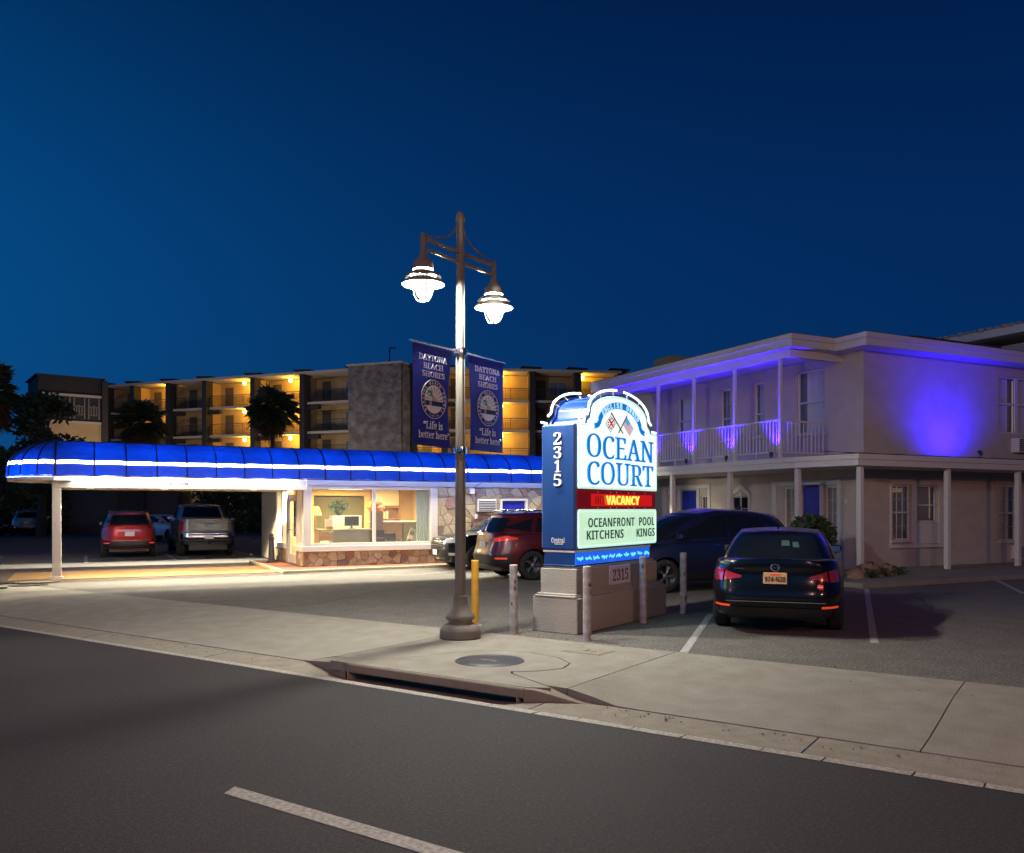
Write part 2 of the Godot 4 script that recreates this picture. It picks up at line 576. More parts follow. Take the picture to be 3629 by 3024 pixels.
	mat("flag_pole", lin(0.1, 0.08, 0.04), 0.5, {"glow": lin(0.10, 0.09, 0.035), "power": 0.6})
	mat("plaque", lin(0.55, 0.52, 0.55), 0.6)
	mat("ink", lin(0.008, 0.008, 0.012), 0.6)
	mat("bollard_white", lin(0.52, 0.49, 0.48), 0.6, {"tex": noise_tex(111, 0.03, 0.5, 1.0, 256, 5), "size": 0.8, "world": false})
	mat("bollard_yellow", lin(0.62, 0.31, 0.02), 0.6, {"tex": noise_tex(113, 0.02, 0.75, 1.0, 256, 4), "size": 0.8, "world": false})
	mat("rust", lin(0.10, 0.06, 0.04), 0.95)
	mat("hotel_wall", lin(0.36, 0.26, 0.13), 0.9, {"tex": blot, "size": 7.0})
	mat("screen_grey", lin(0.13, 0.12, 0.11), 0.9)
	mat("garage_wall", lin(0.10, 0.085, 0.075), 0.9, {"tex": blot, "size": 4.0})
	mat("reflection_tint", lin(0.10, 0.085, 0.04), 0.15)  # olive-brown colour stands in for the reflection in the inner pane
	mat("hotel_pale", lin(0.34, 0.30, 0.24), 0.9)
	mat("hotel_slab", lin(0.34, 0.31, 0.27), 0.9)
	mat("hotel_fin", lin(0.014, 0.013, 0.016), 0.8)
	mat("hotel_rail", lin(0.02, 0.018, 0.016), 0.6)
	mat("hotel_stone", lin(0.24, 0.22, 0.215), 0.95, {"tex": noise_tex(121, 0.03, 0.2, 1.0, 512, 4), "size": 16.0, "bump": lumps, "relief": 8.0})
	mat("hotel_glass", lin(0.12, 0.13, 0.15), 0.2)
	mat("hotel_lamp", lin(0.9, 0.7, 0.4), 0.4, {"glow": lin(1.0, 0.72, 0.30), "power": 8.0})
	mat("hotel_lamp_red", lin(0.9, 0.1, 0.1), 0.4, {"glow": lin(1.0, 0.03, 0.03), "power": 6.0})
	mat("uplight_lens", lin(0.5, 0.5, 0.9), 0.2, {"glow": lin(0.5, 0.45, 1.0), "power": 3.0})
	mat("down_lens", lin(0.9, 0.8, 0.6), 0.4, {"glow": lin(1.0, 0.82, 0.5), "power": 3.0})
	# vehicles
	mat("tyre", lin(0.012, 0.012, 0.013), 0.85)
	mat("rim", lin(0.30, 0.30, 0.32), 0.3, {"metal": 0.85})
	mat("rim_dark", lin(0.05, 0.05, 0.055), 0.4, {"metal": 0.7})
	mat("car_glass", lin(0.008, 0.010, 0.013), 0.04, {"spec": 0.6})
	mat("car_trim", lin(0.012, 0.012, 0.013), 0.5)
	mat("chrome", lin(0.62, 0.62, 0.64), 0.15, {"metal": 1.0})
	mat("tail_red", lin(0.32, 0.008, 0.006), 0.15, {"coat": 1.0})
	mat("tail_glow", lin(0.5, 0.02, 0.01), 0.15, {"glow": lin(1.0, 0.06, 0.02), "power": 0.35})
	mat("reflector_glow", lin(0.6, 0.05, 0.02), 0.2, {"glow": lin(1.0, 0.08, 0.03), "power": 0.5})  # glow put in for the light that the reflectors throw back
	mat("head_clear", lin(0.45, 0.45, 0.46), 0.1, {"coat": 1.0})
	mat("paint_navy", lin(0.010, 0.014, 0.045), 0.35, {"coat": 1.0, "metal": 0.2})
	mat("paint_black", lin(0.003, 0.004, 0.006), 0.2, {"coat": 0.35, "spec": 0.35})
	mat("paint_maroon", lin(0.085, 0.006, 0.010), 0.35, {"coat": 1.0, "metal": 0.3})
	mat("paint_red", lin(0.36, 0.018, 0.010), 0.35, {"coat": 1.0, "metal": 0.3})
	mat("paint_grey", lin(0.20, 0.19, 0.165), 0.4, {"coat": 1.0, "metal": 0.4})
	mat("paint_silver", lin(0.30, 0.29, 0.27), 0.4, {"coat": 1.0, "metal": 0.4})
	mat("paint_pale", lin(0.45, 0.45, 0.5), 0.4, {"coat": 1.0})
	mat("plate_white", lin(0.62, 0.62, 0.58), 0.5)
	mat("plate_gold", lin(0.62, 0.40, 0.18), 0.5)

# ---------------------------------------------------------------- ground, road, pavement

const LIP := -7.12      # road frame: back of the gutter
const BACK := -9.68     # road frame: back edge of the pavement
const LOW := -0.12      # the carriageway lies a kerb's height below the car park

func flat(called: String, poly: Array, y: float, m: Material, xf: Transform3D, thick := 0.0) -> MeshInstance3D:
	var b := MB.new()
	var p := PackedVector2Array()
	for q in poly:
		p.append(Vector2(q[0], -q[1]))
	b.prism(p, y - maxf(thick, 0.003), y, Transform3D(Basis(Vector3.RIGHT, Vector3.FORWARD, Vector3.UP), Vector3.ZERO))
	return setting(called, b, m, xf)

func ground() -> void:
	var R := road(0, 0, 0)
	var S := site(0, 0, 0)
	# the car park reaches past the hotel; the road in front of it lies lower
	var g := MB.new()
	g.quad(V(-300, 0, BACK), V(300, 0, BACK), V(300, 0, -400), V(-300, 0, -400), Vector3.UP)
	g.quad(V(-300, 0, BACK), V(300, 0, BACK), V(300, -0.4, BACK), V(-300, -0.4, BACK), V(0, 0, 1))
	setting("ground", g, M.lot_asphalt, R)
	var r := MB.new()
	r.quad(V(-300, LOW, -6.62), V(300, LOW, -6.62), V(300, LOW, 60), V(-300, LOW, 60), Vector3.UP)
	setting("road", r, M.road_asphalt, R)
	# gutter of short cast lengths, dipping into the drain
	var cuts := [-60.0, -40.0, -28.0, -22.0, -18.2, -15.2, -12.2, -9.3, -4.4, -1.9, 1.2, 4.3, 7.4, 12.0, 20.0, 60.0]
	for i in cuts.size() - 1:
		var b := MB.new()
		var rows := []
		var ze := [-7.115, -6.95, -6.80, -6.625]
		for z in ze:
			var row := PackedVector3Array()
			var steps := 24 if i == 7 else 2
			for k in steps + 1:
				var x := lerpf(cuts[i] + 0.008, cuts[i + 1] - 0.008, float(k) / steps)
				var dip := 0.0
				if i == 7:
					dip = 0.085 * smoothstep(-8.0, -6.7, x) * smoothstep(-4.45, -5.0, x)
				var f: float = (z + 6.625) / -0.49
				row.append(V(x, LOW + 0.002 + 0.012 * f - dip * smoothstep(0.0, 0.5, f), z))
			rows.append(row)
		b.grid(rows, true)
		setting(numbered("gutter"), b, M.gutter, R)
	# pavement slabs: sloping driveway slabs left and right of the flat slab over the drain
	var joints := [-60.0, -34.0, -28.0, -24.5, -20.6, -16.9, -13.3, -10.3, -7.45]
	for i in joints.size() - 1:
		slab(joints[i], joints[i + 1], LOW + 0.015, LOW + 0.015, 0.0, 0.55 if i == joints.size() - 2 else 0.0)
	var jr := [-4.28, -1.15, 2.0, 5.2, 8.4, 12.0, 20.0, 60.0]
	for i in jr.size() - 1:
		slab(jr[i], jr[i + 1], LOW + 0.015, LOW + 0.015, 0.6 if i == 0 else 0.0, 0.0)
	drain_slab()
	grit()
	# white edge line, worn into short lengths further along, and the dashed lane line
	var e := MB.new()
	var x := -60.0
	while x < 40.0:
		var l := 0.42 + rng.randf() * 0.25
		if x < -6.0:
			l = 2.4
		e.quad(V(x, LOW + 0.004, -6.615), V(x + l - 0.012, LOW + 0.004, -6.615), V(x + l - 0.012 + rng.randf_range(-0.02, 0.02), LOW + 0.004, -6.50 + rng.randf_range(-0.006, 0.006)), V(x, LOW + 0.004, -6.50), Vector3.UP)
		x += l
	setting("road_edge_line", e, M.road_paint, R)
	for k in 4:
		flat(numbered("lane_line"), [[-4.74 + k * 12.2 - 12.2, -3.53], [-1.7 + k * 12.2 - 12.2, -3.53], [-1.7 + k * 12.2 - 12.2, -3.66], [-4.80 + k * 12.2 - 12.2, -3.66]], LOW + 0.004, M.road_paint, R)
	# stall lines in the car park (site frame, some at their own slant)
	var st := [[6.49, -8.35, 9.28, -11.22], [9.16, -7.83, 15.2, -13.2], [17.24, -11.02, 19.9, -13.4], [14.2, -4.7, 20.6, -10.4],
		[9.3, -20.9, 14.2, -20.9], [9.6, -18.0, 14.4, -18.0], [9.4, -16.3, 14.4, -16.3], [9.0, -23.3, 11.5, -23.3],
		[0.0, -30.6, 0.0, -35.5], [2.75, -30.9, 2.75, -36], [5.5, -31.4, 5.5, -36.3], [-2.75, -30.8, -2.75, -36], [-9.5, -37.0, -2.9, -37.0]]
	for q in st:
		var a := V(q[0], 0.005, q[1])
		var c := V(q[2], 0.005, q[3])
		var d := (c - a).normalized().cross(Vector3.UP) * 0.05
		var b := MB.new()
		b.quad(a - d, c - d, c + d, a + d, Vector3.UP)
		setting(numbered("stall_line"), b, M.lot_paint, S)
	for q in [[[6.6, -22.0], [7.6, -21.3], [9.3, -22.1]]]:
		for i in 2:
			var a := V(q[i][0], 0.005, q[i][1])
			var c := V(q[i + 1][0], 0.005, q[i + 1][1])
			var d := (c - a).normalized().cross(Vector3.UP) * 0.04
			var b := MB.new()
			b.quad(a - d, c - d, c + d, a + d, Vector3.UP)
			setting(numbered("stall_line"), b, M.lot_paint, S)
	# hairline cracks in the old asphalt of the car park
	for q in [[[8.6, -4.6], [10.4, -6.2], [11.2, -6.4], [12.9, -8.2], [14.6, -8.8]], [[11.2, -6.4], [11.9, -5.0], [13.4, -4.4]], [[2.2, -15.0], [4.0, -15.8], [5.6, -17.6], [8.2, -18.1]], [[13.0, -9.9], [14.6, -11.4], [16.9, -11.9]]]:
		var cb := MB.new()
		for i in q.size() - 1:
			var a := V(q[i][0], 0.003, q[i][1])
			var c := V(q[i + 1][0], 0.003, q[i + 1][1])
			var last := a
			for k in range(1, 9):
				var p := a.lerp(c, k / 8.0) + V(rng.randf_range(-0.06, 0.06), 0, rng.randf_range(-0.06, 0.06))
				var w := (p - last).normalized().cross(Vector3.UP) * rng.randf_range(0.005, 0.014)
				cb.quad(last - w, p - w, p + w, last + w, Vector3.UP)
				last = p
		setting(numbered("asphalt_crack"), cb, M.road_asphalt, S)
	# pads under the canopy and round the office
	flat("canopy_pad", [[-1.7, -23.75], [4.72, -23.75], [4.72, -26.7], [-1.7, -26.7]], 0.012, M.tan_pad, S, 0.05)
	flat("office_pad", [[4.80, -23.30], [9.9, -23.9], [9.9, -24.72], [5.6, -24.72], [5.6, -28.6], [4.80, -28.6]], 0.07, M.red_pad, S, 0.09)
	flat("pad_edge", [[4.74, -23.24], [9.96, -23.84], [9.96, -23.94], [4.84, -23.36], [4.84, -28.6], [4.74, -28.6]], 0.075, M.cream_edge, S, 0.1)
	# footway along the motel
	flat("motel_path", [[15.2, -13.3], [32, -13.5], [32, -16.65], [16.5, -16.65], [16.2, -28], [15.0, -28]], 0.11, M.concrete, S, 0.13)
	# broken old paving by the canopy post
	for k in 7:
		var c := Vector2(-1.9 + rng.randf_range(-0.9, 0.9), -22.6 + rng.randf_range(-0.5, 0.9))
		var poly := []
		for i in 6:
			var t := TAU * i / 6.0 + rng.randf() * 0.5
			poly.append([c.x + cos(t) * rng.randf_range(0.22, 0.62), c.y + sin(t) * rng.randf_range(0.12, 0.3)])
		flat(numbered("paving_fragment"), poly, 0.02 + 0.004 * k, M.concrete if k % 2 else M.road_asphalt, S, 0.02)

func slab(x0: float, x1: float, yf: float, yf2: float, flare0: float, flare1: float) -> void:
	# one pavement slab: level at the back, sloping down to the gutter; a flare turns its end up to the flat slab beside it
	var b := MB.new()
	var rows := []
	for k in 7:
		var f := k / 6.0
		var z := lerpf(BACK, LIP - 0.006, f)
		var row := PackedVector3Array()
		for i in 13:
			var x := lerpf(x0 + 0.006, x1 - 0.006, i / 12.0)
			var drop := yf * smoothstep(0.15, 1.0, f)
			if flare1 > 0.0:
				drop *= 1.0 - smoothstep(x1 - flare1, x1, x)
			if flare0 > 0.0:
				drop *= smoothstep(x0, x0 + flare0, x)
			row.append(V(x, 0.006 + drop, z))
		rows.append(row)
	b.grid(rows, true)
	for i in 12:
		for rr in [rows[0], rows[6]]:
			b.quad(rr[i], rr[i + 1], rr[i + 1] + V(0, -0.12, 0), rr[i] + V(0, -0.12, 0))
	for rr in [0, 12]:
		for k in 6:
			b.quad(rows[k][rr], rows[k + 1][rr], rows[k + 1][rr] + V(0, -0.1, 0), rows[k][rr] + V(0, -0.1, 0))
	setting(numbered("pavement"), b, M.concrete, road(0, 0, 0))

# crumbled asphalt and sand along the back of the pavement and in the gutter, with gum spots on the slabs
func grit() -> void:
	var b := MB.new()
	for i in 900:
		var p: Vector3
		if i < 520:
			var x := rng.randf_range(-9.5, 3.0)
			p = V(x, 0.008, BACK + absf(rng.randfn()) * -0.12 + 0.03)
			if rng.randf() < 0.3:
				p = V(rng.randf_range(-6.9, -5.2), 0.004, rng.randf_range(-10.4, -9.6))
		else:
			p = V(rng.randf_range(-12.0, 5.0), LOW + 0.018, -7.05 + absf(rng.randfn()) * 0.12)
			if p.x > -8.1 and p.x < -3.9:
				continue
		var s := rng.randf_range(0.004, 0.014) * (2.0 if rng.randf() < 0.06 else 1.0)
		var t := Basis(Vector3.UP, rng.randf() * TAU)
		var q := [p + t * V(-s, 0, -s * 0.7), p + t * V(s, 0, -s * 0.5), p + t * V(0.2 * s, 0, s)]
		var top := p + V(0, s * 0.8, 0)
		for k in 3:
			b.tri(q[k], q[(k + 1) % 3], top, (q[k] + q[(k + 1) % 3]) / 2.0 - p + V(0, s * 0.3, 0))
	var g := put("gravel", b.mesh(), M.kerb, self, road(0, 0, 0))
	g.set_meta("kind", "stuff")
	g.set_meta("label", "loose sand and crumbs of asphalt along the pavement edges")
	g.set_meta("category", "gravel")
	var d := MB.new()
	for i in 70:
		var p := V(rng.randf_range(-9.0, 6.0), 0.0095, rng.randf_range(-9.5, -8.9))
		var r := rng.randf_range(0.008, 0.022)
		for k in 6:
			d.tri(p, p + V(cos(TAU * k / 6.0) * r, 0, sin(TAU * k / 6.0) * r * 0.8), p + V(cos(TAU * (k + 1) / 6.0) * r, 0, sin(TAU * (k + 1) / 6.0) * r * 0.8), Vector3.UP)
	setting("pavement_spots", d, M.lot_asphalt, road(0, 0, 0))

func drain_slab() -> void:
	var R := road(0, 0, 0)
	# outline of the drain's own slab: a tongue along the kerb that widens round the manhole
	var tongue := [[-7.30, -6.88], [-4.62, -6.93], [-4.42, -7.05], [-4.75, -7.22], [-5.15, -7.42], [-5.22, -7.52], [-5.0, -7.70], [-4.86, -7.98], [-4.95, -8.28], [-5.25, -8.52], [-5.7, -8.63], [-6.2, -8.5], [-6.5, -8.12], [-6.62, -7.7], [-6.8, -7.35], [-7.05, -7.16], [-7.38, -7.10]]
	var grow := PackedVector2Array()
	for q in tongue:
		grow.append(Vector2(q[0], q[1]))
	var joint: PackedVector2Array = Geometry2D.offset_polygon(grow, 0.02)[0]
	flat("drain_slab", tongue, 0.008, M.concrete, R, 0.10)
	var rest := PackedVector2Array([Vector2(-7.44, BACK), Vector2(-4.29, BACK), Vector2(-4.29, -7.126), Vector2(-7.44, -7.126)])
	for p in Geometry2D.clip_polygons(rest, joint):
		var q := []
		for w in p:
			q.append([w.x, w.y])
		flat(numbered("pavement"), q, 0.006, M.concrete, R, 0.05)
	# kerb stone in front of the tongue, the mouth of the drain under it
	var k := MB.new()
	k.span(V(-7.05, -0.095, -6.96), V(-4.62, 0.004, -6.865), 0.012)
	setting("kerb", k, M.kerb, R)
	var A := V(-7.045, 0.005, -6.868)
	var B := V(-7.40, 0.007, -7.122)
	var C := V(-8.05, LOW + 0.02, -7.122)
	var k2 := MB.new()
	k2.quad(A, C, C + V(0, -0.06, 0), A + V(0, -0.21, 0), V(-0.2, 0, 1))
	k2.tri(A, B, C, Vector3.UP)
	setting(numbered("kerb"), k2, M.kerb, R)
	# the kerb runs down beside the mouth into the sloping slab
	var k3 := MB.new()
	var kr := []
	for f in 9:
		var u := f / 8.0
		var x := lerpf(-4.62, -4.0, u)
		var y := lerpf(0.004, LOW + 0.016, smoothstep(0.0, 1.0, u))
		kr.append(PackedVector3Array([V(x, LOW - 0.12, lerpf(-6.87, -7.08, u)), V(x, y - 0.012, lerpf(-6.87, -7.08, u)), V(x, y, lerpf(-6.885, -7.09, u)), V(x, y + 0.001, -7.125)]))
	k3.grid(kr, true)
	setting(numbered("kerb"), k3, M.gutter, R)
	var d := MB.new()
	d.span(V(-7.0, -0.6, -7.6), V(-4.7, -0.59, -6.86))
	d.span(V(-7.0, -0.6, -7.61), V(-4.7, -0.06, -7.6))
	d.span(V(-7.01, -0.6, -7.6), V(-7.0, -0.06, -6.86))
	d.span(V(-4.7, -0.6, -7.6), V(-4.69, -0.06, -6.86))
	setting("drain_pit", d, M.void, R)
	var mh := thing("manhole_cover", "round dark iron manhole cover set in the drain slab", "manhole", road(-5.78, 0.006, -7.90))
	var c := MB.new()
	c.lathe([Vector2(0.001, 0.012), Vector2(0.30, 0.012), Vector2(0.305, 0.004), Vector2(0.32, 0.004), Vector2(0.325, 0.011), Vector2(0.345, 0.011), Vector2(0.35, 0.004), Vector2(0.365, 0.004), Vector2(0.37, 0.010), Vector2(0.395, 0.009), Vector2(0.40, 0.0)], 40)
	part("cover", c, M.iron, mh)
	var h := MB.new()
	h.box(V(0, 0.013, 0.02), V(0.22, 0.004, 0.025), 0.001)
	part("pry_slot", h, M.void, mh)
	var u := thing("utility_cover", "small square concrete utility box lid set in the pavement", "utility cover", road(-5.18, 0.004, -9.12))
	boxed("rim", V(0, 0, 0), V(0.56, 0.014, 0.42), M.kerb, u)
	boxed("lid", V(0, 0.006, 0), V(0.50, 0.014, 0.36), M.gutter, u)
	boxed("mark", V(-0.02, 0.0135, 0), V(0.02, 0.003, 0.16), M.ink, u, 0.001)
	boxed("mark", V(0.06, 0.0135, 0.03), V(0.14, 0.003, 0.02), M.ink, u, 0.001)

# ---------------------------------------------------------------- buildings

# A window in an opening of w by h whose lower left corner on the wall's face is xf; parts: frame (> sash bars, panes, what hangs behind).
func window_unit(parent: Node, xf: Transform3D, w: float, h: float, o := {}) -> MeshInstance3D:
	var fr: Material = o.get("frame", M.trim_white)
	var t: float = o.get("bar", 0.05)
	var d: float = o.get("depth", 0.09)
	var split: float = o.get("split", 0.5)
	var b := MB.new()
	b.span(V(0, 0, -d), V(t, h, -d + 0.05))
	b.span(V(w - t, 0, -d), V(w, h, -d + 0.05))
	b.span(V(t, h - t, -d), V(w - t, h, -d + 0.05))
	b.span(V(t, 0, -d), V(w - t, t, -d + 0.05))
	if split > 0.0:
		b.span(V(t, h * split - t * 0.5, -d + 0.004), V(w - t, h * split + t * 0.5, -d + 0.06))
	var win := put("window", b.mesh(), fr, parent, xf)
	var zp := -d + 0.02
	var halves := [[t, h * split - t * 0.5], [h * split + t * 0.5, h - t]] if split > 0.0 else [[t, h - t]]
	for q in halves:
		var p := MB.new()
		p.quad(V(t, q[0], zp), V(w - t, q[0], zp), V(w - t, q[1], zp), V(t, q[1], zp), Vector3.BACK)
		part("pane", p, M.pane, win)
	var gx: int = o.get("cols", 0)
	var gy: int = o.get("rows", 0)
	for q in halves:
		for i in range(1, gx):
			var x := lerpf(t, w - t, float(i) / gx)
			boxed("muntin", V(x, (q[0] + q[1]) / 2.0, zp + 0.009), V(0.016, q[1] - q[0], 0.014), fr, win, 0.0)
		for j in range(1, gy):
			var y := lerpf(q[0], q[1], float(j) / gy)
			boxed("muntin", V(w / 2.0, y, zp + 0.011), V(w - 2 * t, 0.016, 0.014), fr, win, 0.0)
	if o.get("sill", true):
		boxed("sill", V(w / 2.0, -0.03, 0.01), V(w + 0.16, 0.055, 0.14), fr, win, 0.006)
	var back: float = -d - 0.07
	if o.has("curtain"):
		var q: Array = o.curtain
		var c := MB.new()
		var rows := []
		for j in 2:
			var row := PackedVector3Array()
			for i in 49:
				var x := lerpf(w * q[0], w * q[1], i / 48.0)
				row.append(V(x, lerpf(t * 0.5, h - t * 0.5, j), back + 0.02 * sin(x * 95.0)))
			rows.append(row)
		c.grid(rows, true)
		part("curtain", c, o.get("curtain_mat", M.curtain), win)
	if o.get("blind", 0.0) > 0.0:
		var c := MB.new()
		var y := h - t
		while y > h * (1.0 - o.blind) + t:
			c.box(V(w / 2.0, y, back), V(w - t * 1.2, 0.026, 0.006), 0.0, Basis(Vector3.RIGHT, 0.6))
			y -= 0.042
		var bl := part("blind", c, M.blind, win)
		bl.set_meta("kind", "stuff")
	if o.has("gap"):
		for q in o.gap:
			var c := MB.new()
			c.quad(V(w * q[0], h * q[2], back - 0.08), V(w * q[1], h * q[2], back - 0.08), V(w * q[1], h * q[3], back - 0.08), V(w * q[0], h * q[3], back - 0.08), Vector3.BACK)
			part("lit_window_gap", c, o.get("gap_mat", M.lit_gap), win)
	return win

func wall_ac(parent: Node, c: Vector3, s: Vector3, xf: Transform3D) -> void:
	var b := MB.new()
	b.box(c, s, 0.012)
	var ac := put("air_conditioner", b.mesh(), M.trim_white, parent, xf)
	boxed("recess_shade", c + V(0, 0, s.z / 2.0), V(s.x - 0.08, s.y - 0.08, 0.006), M.car_trim, ac, 0.0)  # near-black sheet on the face, stands in for the shade behind the slats
	var y := c.y - s.y / 2.0 + 0.075
	while y < c.y + s.y / 2.0 - 0.05:
		boxed("slat", V(c.x, y, c.z + s.z / 2.0 + 0.007), V(s.x - 0.1, 0.02, 0.012), M.trim_white, ac, 0.002)
		y += 0.055

func profile_band(b: MB, poly: Array, y0: float, y1: float) -> void:
	var p := PackedVector2Array()
	for q in poly:
		p.append(Vector2(q[0], -q[1]))
	b.prism(p, y0, y1, Transform3D(Basis(Vector3.RIGHT, Vector3.FORWARD, Vector3.UP), Vector3.ZERO))

func grow(poly: Array, d: float) -> Array:
	var p := PackedVector2Array()
	for q in poly:
		p.append(Vector2(q[0], q[1]))
	var out := []
	for q in Geometry2D.offset_polygon(p, d, Geometry2D.JOIN_MITER)[0]:
		out.append([q.x, q.y])
	return out

func motel() -> void:
	var O := V(19, 0, -16.6)
	var t := thing("motel", "two-storey beige stucco motel with white balcony, lit violet-blue by uplights", "motel", site(O.x, 0, O.z))
	# planes of the two visible walls
	var RW := Transform3D(Basis.IDENTITY, V(19, 0, -16.6))
	var LW := Transform3D(Basis(V(0, 0, 1), V(0, 1, 0), V(-1, 0, 0)), V(19, 0, -27))
	var hr := [[1.10, 0.86, 1.88, 2.42], [2.12, 1.36, 3.00, 2.42], [5.75, 0.76, 6.62, 2.46], [5.75, 4.04, 7.6, 5.78]]
	var hl := [[7.96, 3.95, 9.03, 5.80], [6.16, 4.02, 6.60, 5.72], [4.54, 4.02, 5.00, 5.70], [2.23, 4.05, 3.20, 5.68],
		[7.42, 0.12, 7.96, 2.40], [8.16, 0.12, 8.87, 2.44], [9.03, 0.12, 9.50, 2.40], [5.14, 0.95, 5.92, 2.14], [2.38, 0.12, 3.30, 2.38], [1.62, 1.3, 2.0, 2.2], [3.5, 1.3, 3.86, 2.2]]
	var w := MB.new(O)
	w.wall(RW, 15.0, 6.2, hr, 0.14)
	w.wall(LW, 10.4, 6.2, hl, 0.14)
	w.quad(V(19, 0, -31), V(34, 0, -31), V(34, 6.2, -31), V(19, 6.2, -31), V(0, 0, -1))
	w.quad(V(34, 0, -31), V(34, 0, -16.6), V(34, 6.2, -16.6), V(34, 6.2, -31), V(1, 0, 0))
	w.quad(V(19, 0, -31), V(19, 0, -27), V(19, 6.2, -27), V(19, 6.2, -31), V(-1, 0, 0))
	var wall := part("wall", w, M.stucco, t)
	var d := MB.new(O)
	d.span(V(19.55, 0.1, -30), V(19.56, 6.1, -17.1))
	d.span(V(19.55, 0.1, -17.16), V(33, 6.1, -17.15))
	d.span(V(19.15, 3.0, -30), V(33, 3.02, -16.75))
	part("room_lining", d, M.dark_room, t)
	var ow := func(xf: Transform3D, x: float, y: float) -> Transform3D:
		return Transform3D(xf.basis, xf * V(x, y, 0) - O)
	# front windows
	window_unit(t, ow.call(RW, 1.10, 0.86), 0.78, 1.56, {"cols": 3, "rows": 2, "blind": 0.86, "gap": [[0.1, 0.9, 0.86, 0.95]], "gap_mat": M.lit_dim})
	window_unit(t, ow.call(RW, 2.12, 1.36), 0.88, 1.06, {"split": 0.46, "blind": 0.97, "sill": false, "gap": [[0.94, 0.98, 0.1, 0.95]]})
	window_unit(t, ow.call(RW, 5.75, 0.76), 0.87, 1.70, {"cols": 2, "rows": 2, "curtain": [0.05, 0.8], "curtain_mat": M.sheer})
	window_unit(t, ow.call(RW, 5.75, 4.04), 0.90, 1.74, {"split": 0.52, "curtain": [0.05, 0.72], "gap": [[0.75, 0.84, 0.02, 0.96]], "sill": false})
	window_unit(t, ow.call(RW, 6.68, 4.04), 0.92, 1.74, {"split": 0.52, "curtain": [0.12, 0.95], "gap": [[0.08, 0.11, 0.02, 0.96]], "sill": false})
	var f := MB.new(O)
	f.span(V(20.03, 2.42, -16.6), V(22.28, 2.54, -16.565), 0.006)
	f.span(V(20.03, 0.74, -16.6), V(20.10, 2.418, -16.567), 0.006)
	f.span(V(20.89, 0.74, -16.6), V(21.11, 2.418, -16.567), 0.006)
	f.span(V(22.02, 0.74, -16.6), V(22.28, 2.418, -16.567), 0.006)
	f.span(V(20.0, 0.64, -16.6), V(22.31, 0.738, -16.53), 0.008)
	part("window_surround", f, M.trim_white, t)
	boxed("infill_board", V(21.565, 1.05, -16.585) - O, V(0.9, 0.6, 0.03), M.trim_white, t)
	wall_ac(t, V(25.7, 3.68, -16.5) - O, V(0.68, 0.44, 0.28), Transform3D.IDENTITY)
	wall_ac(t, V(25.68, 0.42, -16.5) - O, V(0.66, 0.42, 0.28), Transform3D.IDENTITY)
	var cd := MB.new(O)
	cd.tube([V(24.58, 0.7, -16.585), V(24.58, 2.58, -16.585), V(24.52, 2.67, -16.585), V(24.4, 2.7, -16.585), V(20.9, 2.7, -16.585)], 0.013, 6)
	part("conduit", cd, M.stucco, t)
	# balcony-side windows
	window_unit(t, ow.call(LW, 7.96, 3.95), 1.07, 1.85, {"split": 0.5, "curtain": [0.26, 0.97], "gap": [[0.17, 0.24, 0.1, 0.95]]})
	window_unit(t, ow.call(LW, 6.16, 4.02), 0.44, 1.70, {"cols": 2, "rows": 2, "split": 0.42, "curtain": [0.1, 0.9]})
	window_unit(t, ow.call(LW, 4.54, 4.02), 0.46, 1.68, {"cols": 2, "rows": 2, "split": 0.42})
	window_unit(t, ow.call(LW, 2.23, 4.05), 0.97, 1.63, {"split": 0.5, "curtain": [0.1, 0.95]})
	# ground-floor doors with their white surrounds
	door_set(t, O, LW, 6.94, 9.64, 8.16, 8.87, 2.40, [[7.42, 7.96, 0.12, 2.40], [9.03, 9.50, 0.12, 2.40]], 6)
	door_set(t, O, LW, 1.34, 4.02, 2.38, 3.30, 2.38, [[1.62, 2.0, 1.3, 2.2], [3.5, 3.86, 1.3, 2.2]], 2)
	# pointed window
	var gw := MB.new()
	var outer := PackedVector2Array([Vector2(-0.09, -0.08), Vector2(0.87, -0.08), Vector2(0.87, 1.28), Vector2(0.39, 1.60), Vector2(-0.09, 1.28)])
	var inner := PackedVector2Array([Vector2(0.04, 0.04), Vector2(0.74, 0.04), Vector2(0.74, 1.20), Vector2(0.39, 1.43), Vector2(0.04, 1.20)])
	for i in 5:
		var j := (i + 1) % 5
		gw.prism(PackedVector2Array([outer[i], outer[j], inner[j], inner[i]]), -0.02, 0.04)
	gw.span(V(0.375, 0.04, -0.01), V(0.405, 1.41, 0.03))
	var gxf: Transform3D = ow.call(LW, 5.14, 0.95)
	var gwin := put("pointed_window", gw.mesh(), M.trim_white, t, gxf)
	var gp := MB.new()
	gp.prism(inner, -0.012, -0.008)
	part("pane", gp, M.car_glass, gwin)
	for y in [0.4, 0.8, 1.17]:
		boxed("muntin", V(0.39, y, 0.004), V(0.7, 0.018, 0.014), M.trim_white, gwin, 0.0)
	boxed("bell_box", ow.call(LW, 9.79, 1.95).origin, V(0.03, 0.12, 0.08), M.trim_white, t)
	# roofs and slabs
	var up := [[18.41, -16.0], [34.4, -16.0], [34.4, -31.4], [18.4, -31.4], [18.4, -27.1], [16.8, -27.1], [16.8, -17.04], [18.41, -17.04]]
	var uf := MB.new(O)
	profile_band(uf, up, 6.08, 6.27)
	profile_band(uf, grow(up, 0.035), 6.273, 6.42)
	part("roof_fascia", uf, M.trim_white, t)
	var rf := MB.new(O)
	profile_band(rf, grow(up, -0.02), 6.423, 6.45)
	rf.box(V(22.1, 6.47, -16.06), V(3.8, 0.05, 0.1))
	var roof := part("roof", rf, M.roof_dark, t)
	var ch := MB.new(O)
